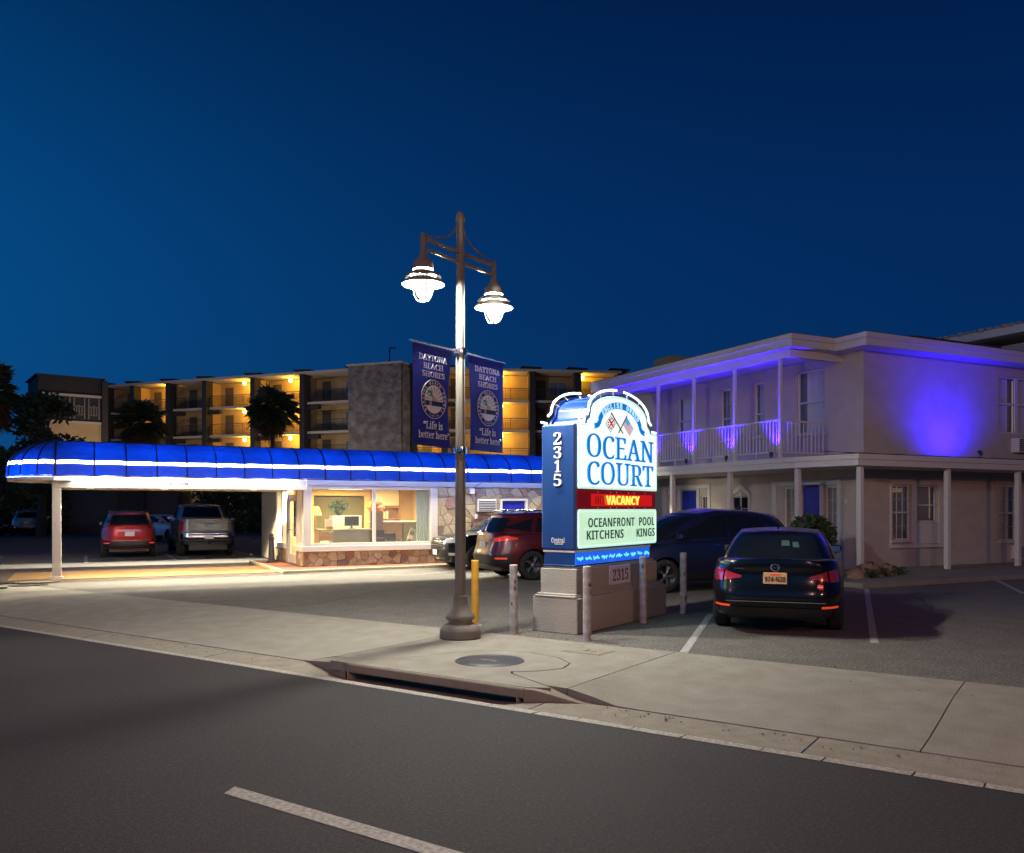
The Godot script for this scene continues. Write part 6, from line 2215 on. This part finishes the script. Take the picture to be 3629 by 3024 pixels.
func shell(c: Dictionary) -> MB:
	var b := MB.new()
	var nt := 14
	var nc := 7
	var n: int = c.o.size()
	var rows := []
	for side in [1.0, -1.0]:
		var part_rows := []
		for t in nt + 1:
			var row := PackedVector3Array()
			for k in n:
				var a := float(k) / (n - 1)
				var x := nominal_x(c, a)
				var lo := low_at(c, x)
				var hi: float = smooth_pick(c.top, x, 0.12)
				row.append(shell_point(c, a, lerpf(lo, maxf(hi, lo + 0.02), float(t) / nt), side))
			part_rows.append(row)
		for s in range(1, nc + 1):
			var f := float(s) / nc
			var row := PackedVector3Array()
			for k in n:
				var p: Vector3 = part_rows[nt][k]
				row.append(V(p.x, p.y + c.crown * (1.0 - pow(1.0 - f, 2.0)) * clampf(absf(p.z) / 0.5, 0.0, 1.0), p.z * (1.0 - f)))
			part_rows.append(row)
		if side < 0:
			part_rows.reverse()
			part_rows.remove_at(0)
		rows.append_array(part_rows)
	b.grid(rows)
	return b

# A sheet on the shell between a0 and a1 (fractions round the outline), lower and upper edges given at both ends, lifted off by off.
func patch(c: Dictionary, a0: float, a1: float, lo: Array, hi: Array, side: float, off := 0.006, both := false, na := 16) -> MB:
	var b := MB.new()
	var rows := []
	for j in 7:
		var row := PackedVector3Array()
		var m := na * 2 if both else na
		for k in m + 1:
			var f := float(k) / m
			var sd := side
			var a: float
			var g := f
			if both:
				var q := f * 2.0 - 1.0
				sd = 1.0 if q >= 0.0 else -1.0
				g = absf(q)
				a = lerpf(a0, a1, g)
			else:
				a = lerpf(a0, a1, f)
			var y0 := pick_even(lo, g)
			var y1 := pick_even(hi, g)
			var y := lerpf(y0, y1, j / 6.0)
			var p := shell_point(c, a, y, sd)
			var e := 0.004
			var du := shell_point(c, clampf(a + e, 0, 1), y, sd) - shell_point(c, clampf(a - e, 0, 1), y, sd)
			var dv := shell_point(c, a, y + 0.02, sd) - shell_point(c, a, y - 0.02, sd)
			var nn := du.cross(dv).normalized()
			if nn.dot(V(p.x - c.xm, 0, p.z * 2.0)) < 0.0:
				nn = -nn
			row.append(p + nn * off)
		rows.append(row)
	b.grid(rows, true)
	return b

func pick_even(a: Array, f: float) -> float:
	if a.size() == 1:
		return a[0]
	var q := clampf(f, 0.0, 1.0) * (a.size() - 1)
	var i := mini(int(q), a.size() - 2)
	return lerpf(a[i], a[i + 1], q - i)

var wheel_mesh := {}

func wheel(t: Node3D, x: float, z: float, r: float, w: float, rim: Material, spokes := 5) -> void:
	var key := "%s_%s_%s" % [r, w, spokes]
	if not wheel_mesh.has(key):
		var ty := MB.new()
		var X := Transform3D(Basis(Vector3.RIGHT, PI / 2), Vector3.ZERO)
		ty.lathe([Vector2(r * 0.64, -w / 2), Vector2(r * 0.9, -w / 2), Vector2(r * 0.985, -w * 0.38), Vector2(r, -w * 0.2), Vector2(r, w * 0.2), Vector2(r * 0.985, w * 0.38), Vector2(r * 0.9, w / 2), Vector2(r * 0.66, w / 2), Vector2(r * 0.63, w * 0.3)], 36, X)
		var rm := MB.new()
		rm.lathe([Vector2(r * 0.66, w * 0.44), Vector2(r * 0.64, w * 0.46), Vector2(r * 0.6, w * 0.36), Vector2(r * 0.58, w * 0.1), Vector2(0.001, w * 0.05)], 36, X)
		var sp := MB.new()
		for k in spokes:
			for q in [-0.13, 0.13]:
				var a := TAU * k / spokes
				var d := V(cos(a), sin(a), 0)
				var d2 := V(cos(a + q), sin(a + q), 0)
				sp.bar(d * r * 0.12 + V(0, 0, w * 0.36), d2 * r * 0.62 + V(0, 0, w * 0.4), r * 0.07, 0.025, 0.006, Vector3.BACK)
		sp.lathe([Vector2(0.001, w * 0.42), Vector2(r * 0.14, w * 0.4), Vector2(r * 0.17, w * 0.3)], 16, X)
		wheel_mesh[key] = [ty.mesh(), rm.mesh(), sp.mesh()]
	var b := Basis.IDENTITY if z > 0 else Basis(Vector3.UP, PI)
	var wh := put("wheel", wheel_mesh[key][0], M.tyre, t, Transform3D(b, V(x, r, z)))
	put("rim_barrel", wheel_mesh[key][1], M.rim_dark, wh)
	put("rim", wheel_mesh[key][2], rim, wh)

func heading(x: float, z: float, az: float) -> Transform3D:
	return Transform3D(Basis(Vector3.UP, deg_to_rad(90.0 - az)), V(x, 0, z))

# s: spec of a kind of car, see vehicles()
func car(called: String, label: String, category: String, xf: Transform3D, s: Dictionary, paint: Material, o := {}) -> Node3D:
	var t := thing(called, label, category, xf, o.get("group", ""))
	var b: Dictionary = s.body
	if not b.has("o"):
		var L: float = s.nose - s.tail
		b.merge({"o": outline(b.nr, b.nf, L, 0.9), "xm": (s.nose + s.tail) / 2.0, "ymid": 0.6, "wheels": [s.axle_r, s.axle_f], "axle": s.r, "arch": s.r + 0.05})
		s.cab.merge({"o": outline(s.cab.nr, s.cab.nf, 2.6, 0.75), "xm": s.cab_mid, "ymid": s.cab_y})
		s.body_mesh = shell(b).mesh()
		s.cab_mesh = shell(s.cab).mesh()
	var g: Dictionary = s.cab
	var body := put("body", s.body_mesh, paint, t)
	var cab := put("cabin", s.cab_mesh, o.get("roof", paint), t)
	# windows
	var w: Dictionary = s.glass
	var wr := part("rear_window", patch(g, 0.0, a_at_z(g, w.rear[0], w.rear[1]), [w.rear[1]], [w.rear[2]], 1.0, 0.006, true), M.car_glass, t)
	part("windscreen", patch(g, 1.0, a_at_z_front(g, w.front[0], w.front[1]), [w.front[1]], [w.front[2]], 1.0, 0.006, true), M.car_glass, t)
	for side in [1.0, -1.0]:
		for q in w.side:
			part("side_window", patch(g, a_at_x(g, q[0], q[2][0]), a_at_x(g, q[1], q[2][0]), q[2], q[3], side, 0.006), M.car_glass, t)
		# door shut lines and handles
		for x in s.seams:
			part("door_seam", patch(b, a_at_x(b, x - 0.006, 0.6), a_at_x(b, x + 0.006, 0.6), [s.sill + 0.05], [s.belt - 0.02], side, 0.003, false, 2), M.car_trim, t)
		for x in s.handles:
			part("door_handle", patch(b, a_at_x(b, x, 0.8), a_at_x(b, x + 0.2, 0.8), [s.belt - 0.13], [s.belt - 0.10], side, 0.025, false, 4), o.get("handle", paint), t)
		part("sill_trim", patch(b, a_at_x(b, s.axle_r + s.r + 0.12, 0.4), a_at_x(b, s.axle_f - s.r - 0.12, 0.4), [s.sill + 0.01], [s.sill + 0.12], side, 0.008), M.car_trim, t)
		# mirrors
		var mp := shell_point(g, a_at_x(g, s.mirror, s.belt + 0.05), s.belt + 0.06, side)
		var mm := MB.new()
		mm.box(mp + V(0.0, 0.03, 0.15 * side), V(0.12, 0.13, 0.2), 0.035)
		mm.bar(mp + V(0, -0.02, 0), mp + V(0, 0.0, 0.1 * side), 0.06, 0.04)
		var mi := part("mirror", mm, paint, t)
		boxed("mirror_glass", mp + V(-0.062, 0.03, 0.15 * side), V(0.006, 0.10, 0.16), M.chrome, mi, 0.001)
		# lamps
		for q in s.tail_lights:
			var a0 := a_at_z(b, q[0], q[2][0]) if q[0] < 5.0 else 0.0
			var a1: float = a_at_x(b, q[1], q[2][0]) if q.size() < 5 else a_at_z(b, q[1], q[2][1])
			part("tail_light", patch(b, a0, a1, q[2], q[3], side, 0.012), o.get("tail", M.tail_red), t)
		for q in s.head_lights:
			part("headlight", patch(b, a_at_z_front(b, q[0], q[2][0]), a_at_x(b, q[1], q[2][0]), q[2], q[3], side, 0.01), M.head_clear, t)
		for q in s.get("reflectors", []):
			part("reflector_glow", patch(b, a_at_z(b, q[0], q[2]), a_at_z(b, q[1], q[2]), [q[2]], [q[3]], side, 0.014), M.reflector_glow, t)
		for x in [s.axle_r, s.axle_f]:
			wheel(t, x, side * (s.track), s.r, s.tyre, o.get("rim", M.rim), s.get("spokes", 5))
	# dark lower valances
	for q in s.valances:
		if q[0] == "rear":
			part("rear_bumper_trim", patch(b, 0.0, a_at_x(b, q[1], q[2]), [q[2]], [q[3]], 1.0, 0.008, true), q[4] if q.size() > 4 else M.car_trim, t)
		else:
			part("front_grille", patch(b, 1.0, a_at_z_front(b, q[1], q[2]), [q[2]], [q[3]], 1.0, 0.008, true), M.car_trim, t)
	boxed("underbody", V((s.nose + s.tail) / 2.0, 0.42, 0), V(s.nose - s.tail - 0.5, 0.4, s.track * 2.0 - s.tyre * 1.3), M.car_trim, t, 0.02)
	boxed("underbody", V((s.axle_r + s.axle_f) / 2.0, 0.36, 0), V(s.axle_f - s.axle_r - 2.0 * s.r - 0.2, 0.3, s.track * 2.0), M.car_trim, t, 0.02)
	# plate
	var py: float = s.plate
	var px := shell_point(b, 0.0, py, 1.0).x
	var pl := boxed("number_plate", V(px - 0.022, py, 0), V(0.012, 0.155, 0.31), o.get("plate", M.plate_white), t, 0.003)
	var rb := Basis(V(0, 0, 1), V(0, 1, 0), V(-1, 0, 0))
	if o.has("plate_text"):
		lettering("lettering", o.plate_text, sans(true), V(-0.008, -0.012, 0), 0.27, 0.07, M.ink, pl, rb, 0.003)
		if o.has("plate_head"):
			lettering("lettering", o.plate_head, serif(true), V(-0.008, 0.052, 0), 0.14, 0.024, M.flag_red, pl, rb, 0.003)
	if s.has("rails"):
		for side in [1.0, -1.0]:
			var rl := MB.new()
			var path := []
			for k in 9:
				var x := lerpf(s.rails[0], s.rails[1], k / 8.0)
				path.append(V(x, s.rails[2] + (0.04 if k > 0 and k < 8 else -0.02), side * s.rails[3]))
			rl.tube(path, 0.018, 6)
			part("roof_rail", rl, o.get("rails", M.car_trim), t)
	return t

func vehicles() -> void:
	var sedan := {"nose": 2.40, "tail": -2.50, "axle_r": -1.41, "axle_f": 1.41, "r": 0.33, "track": 0.79, "tyre": 0.22, "sill": 0.24, "belt": 0.99, "cab_mid": -0.35, "cab_y": 1.1, "mirror": 0.72, "plate": 0.80, "spokes": 5,
		"body": {"nr": 5.5, "nf": 3.6, "crown": 0.035, "rear": [[0.2, -2.28], [0.32, -2.42], [0.45, -2.49], [0.60, -2.50], [0.68, -2.45], [0.86, -2.41], [0.98, -2.44], [1.04, -2.42]], "front": [[0.2, 2.2], [0.35, 2.36], [0.6, 2.38], [0.75, 2.26], [0.9, 2.0]],
			"wid": [[0.2, 0.84], [0.35, 0.905], [0.6, 0.925], [0.8, 0.915], [0.95, 0.88], [1.05, 0.84]], "low": [[-2.5, 0.28], [-1.8, 0.24], [1.9, 0.24], [2.4, 0.24]], "top": [[-2.5, 1.03], [-2.1, 1.045], [-1.5, 1.01], [0.6, 0.97], [1.2, 0.93], [2.0, 0.82], [2.4, 0.70]]},
		"cab": {"nr": 3.4, "nf": 3.2, "crown": 0.035, "rear": [[0.9, -2.12], [1.0, -2.0], [1.15, -1.68], [1.3, -1.33], [1.40, -1.02], [1.45, -0.8]], "front": [[0.9, 1.42], [1.0, 1.2], [1.2, 0.75], [1.36, 0.34], [1.45, 0.1]],
			"wid": [[0.9, 0.86], [1.0, 0.845], [1.2, 0.74], [1.35, 0.645], [1.45, 0.54]], "low": [[-3, 0.95], [3, 0.93]], "top": [[-1.6, 1.385], [-0.6, 1.425], [0.3, 1.415], [0.9, 1.37]]},
		"glass": {"rear": [0.62, 1.035, 1.345], "front": [0.62, 1.0, 1.34], "side": [[-1.35, -0.42, [1.03, 1.02], [1.08, 1.36, 1.37]], [-0.34, 0.85, [1.02, 1.0], [1.37, 1.34, 1.06]]]},
		"seams": [-1.0, -0.35, 0.85], "handles": [-0.85, 0.1], "tail_lights": [[0.44, 0.67, [0.80, 0.755], [0.825, 0.90], "z"], [0.69, -2.12, [0.75, 0.75], [0.905, 0.925]]], "head_lights": [[0.5, 2.05, [0.66], [0.74]]],
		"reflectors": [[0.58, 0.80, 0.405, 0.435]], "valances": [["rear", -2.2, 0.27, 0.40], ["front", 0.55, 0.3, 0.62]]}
	var suv := {"nose": 2.32, "tail": -2.37, "axle_r": -1.35, "axle_f": 1.35, "r": 0.36, "track": 0.81, "tyre": 0.24, "sill": 0.30, "belt": 1.10, "cab_mid": -0.5, "cab_y": 1.3, "mirror": 0.75, "plate": 0.86, "spokes": 5,
		"body": {"nr": 4.6, "nf": 3.8, "crown": 0.04, "rear": [[0.25, -2.2], [0.4, -2.33], [0.62, -2.37], [0.70, -2.32], [0.9, -2.27], [1.1, -2.24], [1.2, -2.2]], "front": [[0.25, 2.1], [0.45, 2.28], [0.75, 2.3], [0.95, 2.2], [1.1, 1.9]],
			"wid": [[0.25, 0.86], [0.4, 0.92], [0.7, 0.94], [0.95, 0.92], [1.15, 0.86]], "low": [[-2.5, 0.34], [-1.8, 0.30], [1.9, 0.28], [2.4, 0.28]], "top": [[-2.4, 1.14], [-1.0, 1.13], [0.6, 1.07], [1.2, 1.04], [2.0, 0.96], [2.35, 0.82]]},
		"cab": {"nr": 4.0, "nf": 3.2, "crown": 0.05, "rear": [[1.0, -2.28], [1.15, -2.2], [1.35, -2.06], [1.55, -1.9], [1.62, -1.96], [1.7, -1.9]], "front": [[1.0, 1.35], [1.1, 1.15], [1.4, 0.65], [1.6, 0.25], [1.7, 0.1]],
			"wid": [[1.0, 0.88], [1.12, 0.87], [1.4, 0.76], [1.6, 0.67], [1.7, 0.58]], "low": [[-3, 1.06], [3, 1.02]], "top": [[-2.0, 1.59], [-1.0, 1.64], [0.2, 1.63], [0.9, 1.57]]},
		"glass": {"rear": [0.62, 1.18, 1.52], "front": [0.62, 1.1, 1.52], "side": [[-2.0, -1.35, [1.28, 1.18], [1.30, 1.52]], [-1.25, -0.32, [1.17, 1.14], [1.53, 1.55]], [-0.25, 0.9, [1.14, 1.10], [1.55, 1.5, 1.14]]]},
		"seams": [-1.25, -0.28, 0.85], "handles": [-1.1, 0.05], "tail_lights": [[0.50, -1.75, [0.93, 0.97, 1.0], [1.02, 1.08, 1.03]]], "head_lights": [[0.5, 1.9, [0.78], [0.90]]],
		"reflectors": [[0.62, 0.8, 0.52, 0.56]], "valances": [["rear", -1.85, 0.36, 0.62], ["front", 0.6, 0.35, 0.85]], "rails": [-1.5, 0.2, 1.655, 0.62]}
	var van: Dictionary = suv.duplicate(true)
	van.erase("rails")
	van.merge({"nose": 2.62, "tail": -2.55, "axle_r": -1.55, "axle_f": 1.54, "r": 0.35, "sill": 0.25, "belt": 1.08, "cab_mid": -0.35, "mirror": 1.15, "seams": [-1.35, -0.2, 1.15], "handles": [-0.55, 0.15], 
		"head_lights": [[0.5, 2.1, [0.74], [0.86]]], "tail_lights": [[0.50, -2.0, [0.98], [1.08]]], "valances": [["rear", -2.1, 0.3, 0.5], ["front", 0.6, 0.3, 0.75]]}, true)
	van.body.rear = [[0.25, -2.4], [0.4, -2.52], [0.62, -2.55], [0.9, -2.48], [1.1, -2.43], [1.2, -2.4]]
	van.body.front = [[0.25, 2.4], [0.45, 2.6], [0.7, 2.6], [0.9, 2.4], [1.05, 2.1]]
	van.body.top = [[-2.6, 1.12], [-1.0, 1.12], [1.0, 1.06], [1.7, 1.0], [2.3, 0.88], [2.6, 0.76]]
	van.body.wid = [[0.2, 0.9], [0.4, 0.98], [0.7, 1.0], [0.95, 0.98], [1.15, 0.92]]
	van.cab = {"nr": 3.6, "nf": 3.0, "crown": 0.05, "rear": [[1.0, -2.45], [1.15, -2.38], [1.4, -2.18], [1.6, -1.95], [1.7, -1.7], [1.76, -1.5]], "front": [[1.0, 2.0], [1.1, 1.75], [1.4, 1.1], [1.6, 0.6], [1.74, 0.2]],
		"wid": [[1.0, 0.93], [1.12, 0.92], [1.4, 0.82], [1.62, 0.72], [1.74, 0.6]], "low": [[-3, 1.05], [3, 0.98]], "top": [[-2.1, 1.60], [-1.2, 1.69], [0.3, 1.71], [1.2, 1.62]]}
	van.glass = {"rear": [0.66, 1.16, 1.52], "front": [0.68, 1.08, 1.58], "side": [[-2.1, -1.42, [1.2, 1.17], [1.28, 1.56]], [-1.34, -0.2, [1.16, 1.14], [1.57, 1.62]], [-0.12, 1.35, [1.13, 1.1], [1.62, 1.58, 1.14]]]}
	van.track = 0.86
	var pick_up := {"nose": 2.95, "tail": -2.95, "axle_r": -1.75, "axle_f": 1.92, "r": 0.41, "track": 0.86, "tyre": 0.28, "sill": 0.42, "belt": 1.30, "cab_mid": 0.55, "cab_y": 1.5, "mirror": 1.35, "plate": 0.72, "spokes": 6,
		"body": {"nr": 9.0, "nf": 5.0, "crown": 0.0, "rear": [[0.35, -2.8], [0.58, -2.82], [0.62, -2.94], [0.84, -2.95], [0.87, -2.86], [1.25, -2.85], [1.4, -2.86]], "front": [[0.35, 2.75], [0.6, 2.93], [1.1, 2.9], [1.3, 2.75]],
			"wid": [[0.35, 0.93], [0.6, 0.99], [1.0, 1.0], [1.3, 0.98], [1.4, 0.96]], "low": [[-3, 0.5], [-2.4, 0.46], [2.2, 0.44], [3, 0.44]], "top": [[-3, 1.38], [-0.9, 1.38], [-0.4, 1.34], [1.5, 1.28], [2.6, 1.24], [2.95, 1.12]]},
		"cab": {"nr": 5.0, "nf": 3.6, "crown": 0.05, "rear": [[1.2, -0.82], [1.4, -0.78], [1.7, -0.66], [1.85, -0.58], [1.96, -0.5]], "front": [[1.2, 2.0], [1.35, 1.7], [1.7, 1.1], [1.9, 0.7]],
			"wid": [[1.2, 0.93], [1.35, 0.92], [1.7, 0.81], [1.85, 0.74], [1.95, 0.68]], "low": [[-3, 1.26], [3, 1.22]], "top": [[-0.8, 1.86], [0.2, 1.9], [1.0, 1.88], [1.6, 1.8]]},
		"glass": {"rear": [0.70, 1.42, 1.80], "front": [0.7, 1.34, 1.8], "side": [[-0.55, 0.4, [1.38], [1.8]], [0.48, 1.4, [1.36], [1.8, 1.76, 1.42]]]},
		"seams": [-0.75, 0.42, 1.45], "handles": [-0.5, 0.6], "tail_lights": [[0.83, -2.6, [0.93], [1.30]]], "head_lights": [[0.6, 2.6, [0.95], [1.15]]], "valances": [["rear", -2.5, 0.44, 0.60], ["rear", -2.62, 0.63, 0.84, M.chrome], ["front", 0.7, 0.5, 1.0]]}

	var S := func(x: float, z: float, az: float) -> Transform3D:
		var p := site(x, 0, z).origin
		return heading(p.x, p.z, az)
	# near sedan, seen from behind
	var az := 19.0
	var fwd := V(sin(deg_to_rad(az)), 0, -cos(deg_to_rad(az)))
	var at := V(3.92, 0, -12.62) + fwd * 1.41
	var n := car("sedan", "black four-door sedan parked nose-in, rear plate towards the road", "car", heading(at.x, at.z, az), sedan, M.paint_black, {"plate": M.plate_gold, "plate_text": "974·N28", "plate_head": "NEVADA"})
	var em := MB.new()
	var rr := []
	for k in 25:
		rr.append(V(-2.435, 0.945 + 0.045 * sin(TAU * k / 24.0), 0.055 * cos(TAU * k / 24.0)))
	em.tube(rr, 0.008, 6, false)
	em.box(V(-2.436, 0.945, 0), V(0.01, 0.018, 0.13), 0.003)
	part("emblem", em, M.chrome, n)
	boxed("chrome_strip", V(-2.505, 0.485, 0.0), V(0.01, 0.014, 1.3), M.chrome, n, 0.002)
	boxed("model_badge", V(-2.415, 0.925, -0.46), V(0.008, 0.018, 0.17), M.chrome, n, 0.002)
	for q in [[0.06, 0.17, 1.20, 1.27], [0.21, 0.30, 1.18, 1.25]]:
		part("window_sticker", patch(sedan.cab, a_at_z(sedan.cab, q[0], 1.2), a_at_z(sedan.cab, q[1], 1.2), [q[2]], [q[3]], 1.0, 0.012), M.sticker, n)
	var st := MB.new()
	st.prism(PackedVector2Array([Vector2(-0.04, 0.0), Vector2(-0.01, -0.04), Vector2(0.035, -0.035), Vector2(0.04, 0.02), Vector2(0.0, 0.03), Vector2(-0.03, 0.03)]), 0.0, 0.006, Transform3D(Basis(V(0, 0, 1), V(0, 1, 0), V(-1, 0, 0)), V(-2.47, 0.70, 0.58)))
	part("bumper_sticker", st, M.flag_red, n)
	boxed("bumper_sticker", V(-2.478, 0.695, 0.575), V(0.004, 0.014, 0.06), M.print_white, n, 0.0)
	boxed("bumper_sticker", V(-2.478, 0.675, 0.585), V(0.004, 0.014, 0.05), M.print_navy, n, 0.0)
	var fin := MB.new()
	fin.prism(PackedVector2Array([Vector2(-0.08, 0), Vector2(0.08, 0), Vector2(-0.05, 0.05)]), -0.012, 0.012, Transform3D(Basis.IDENTITY, V(-0.95, 1.44, 0)))
	part("antenna", fin, M.paint_black, n)
	# the row along the motel side
	var v := car("minivan", "dark navy minivan backed in between the sign and the motel", "minivan", S.call(12.25, -15.32, 243.5), van, M.paint_navy, {"handle": M.chrome})
	var vf := MB.new()
	vf.prism(PackedVector2Array([Vector2(-0.1, 0), Vector2(0.1, 0), Vector2(-0.08, 0.07)]), -0.015, 0.015, Transform3D(Basis.IDENTITY, V(-1.2, 1.735, 0)))
	part("antenna", vf, M.paint_navy, v)
	car("sport_utility_vehicle", "dark red sport utility vehicle parked beside the sign, tail towards office", "car", S.call(11.15, -19.38, 63.5), suv, M.paint_maroon, {"tail": M.tail_glow, "rails": M.chrome})
	var bs := car("sport_utility_vehicle", "black sport utility vehicle backed in against the stone office wall", "car", S.call(11.32, -23.05, 243.5), suv, M.paint_black, {"rails": M.chrome})
	for k in 5:
		part("grille_bar", patch(suv.body, 1.0, a_at_z_front(suv.body, 0.55, 0.7), [0.60 + 0.05 * k], [0.615 + 0.05 * k], 1.0, 0.02, true), M.chrome, bs)
	for side in [1.0, -1.0]:
		part("fog_light", patch(suv.body, a_at_z_front(suv.body, 0.6, 0.45), a_at_z_front(suv.body, 0.72, 0.45), [0.43], [0.5], side, 0.02), M.head_clear, bs)
	boxed("number_plate", V(2.315, 0.5, 0), V(0.012, 0.15, 0.31), M.plate_white, bs, 0.003)
	# cars seen through the canopy
	var p1 := site(1.38, 0, -33.86).origin + V(sin(deg_to_rad(-26.5)), 0, -cos(deg_to_rad(-26.5))) * 1.35
	car("sport_utility_vehicle", "bright red sport utility vehicle seen from behind through the canopy", "car", heading(p1.x, p1.z, -26.5), suv, M.paint_red, {"tail": M.tail_red})
	var p2 := site(4.02, 0, -34.01).origin + V(sin(deg_to_rad(-26.5)), 0, -cos(deg_to_rad(-26.5))) * 1.75
	var pu := car("pickup_truck", "grey pickup truck with closed tailgate seen through the canopy", "pickup", heading(p2.x, p2.z, -26.5), pick_up, M.paint_grey, {"rim": M.rim})
	boxed("bed_shade_sheet", V(-1.85, 1.385, 0), V(1.9, 0.01, 1.66), M.car_trim, pu, 0.0)  # dark sheet at rail height, stands in for the shaded open bed
	part("tailgate_handle", oval(0.13, 0.055, V(-2.885, 1.14, 0)), M.chrome, pu)
	boxed("tailgate_crease", V(-2.872, 1.0, 0), V(0.012, 0.02, 1.3), M.paint_silver, pu, 0.003)
	boxed("tailgate_crease", V(-2.872, 1.28, 0), V(0.014, 0.03, 1.5), M.paint_silver, pu, 0.004)
	var hb := MB.new()
	hb.tube([V(-2.8, 0.5, 0), V(-3.02, 0.5, 0), V(-3.02, 0.6, 0)], 0.03, 8)
	part("tow_hitch", hb, M.chrome, pu)
	car("minivan", "silver minivan parked in front of the dark hedge", "minivan", heading(-32.2, -57.2, -24.0), van, M.paint_silver, {"group": "cars parked by the far hedge"})
	var pale := car("sedan", "pale sedan parked beyond the bright red car", "car", heading(-18.7, -46.0, 118.0), sedan, M.paint_pale, {"group": "cars parked by the far hedge"})
	pale.set_meta("group", "cars parked by the far hedge")
	car("sedan", "dark sedan half hidden by the low tree at the car park edge", "car", heading(-33.6, -53.0, 75.0), sedan, M.paint_black, {"group": "cars parked by the far hedge", "tail": M.tail_glow})

func oval(w: float, h: float, c: Vector3) -> MB:
	var b := MB.new()
	var p := []
	for k in 25:
		p.append(c + V(0, h * sin(TAU * k / 24.0), w * cos(TAU * k / 24.0)))
	b.tube(p, 0.012, 6, false)
	b.box(c, V(0.01, h * 0.5, w * 1.3), 0.004)
	return b

func small_things() -> void:
	var t := thing("smoking_post", "black cast-iron bollard-shaped ash post beside the office door", "ash post", site(5.2, 0.075, -27.3))
	var b := MB.new()
	b.lathe([Vector2(0.001, 0), Vector2(0.17, 0), Vector2(0.17, 0.03), Vector2(0.12, 0.06), Vector2(0.10, 0.12), Vector2(0.085, 0.5), Vector2(0.075, 0.72)], 20)
	part("stand", b, M.iron, t)
	var h := MB.new()
	h.lathe([Vector2(0.075, 0.72), Vector2(0.105, 0.725), Vector2(0.11, 0.75), Vector2(0.07, 0.77), Vector2(0.065, 0.83), Vector2(0.075, 0.85), Vector2(0.04, 0.89), Vector2(0.001, 0.9)], 20)
	part("cap", h, M.iron, t)
	# low kerbed island at the far edge of the car park
	var k := MB.new()
	k.span(V(-9.0, 0.0, -41.2), V(-3.4, 0.13, -40.9), 0.02)
	setting("kerb_island", k, M.concrete, site(0, 0, 0))
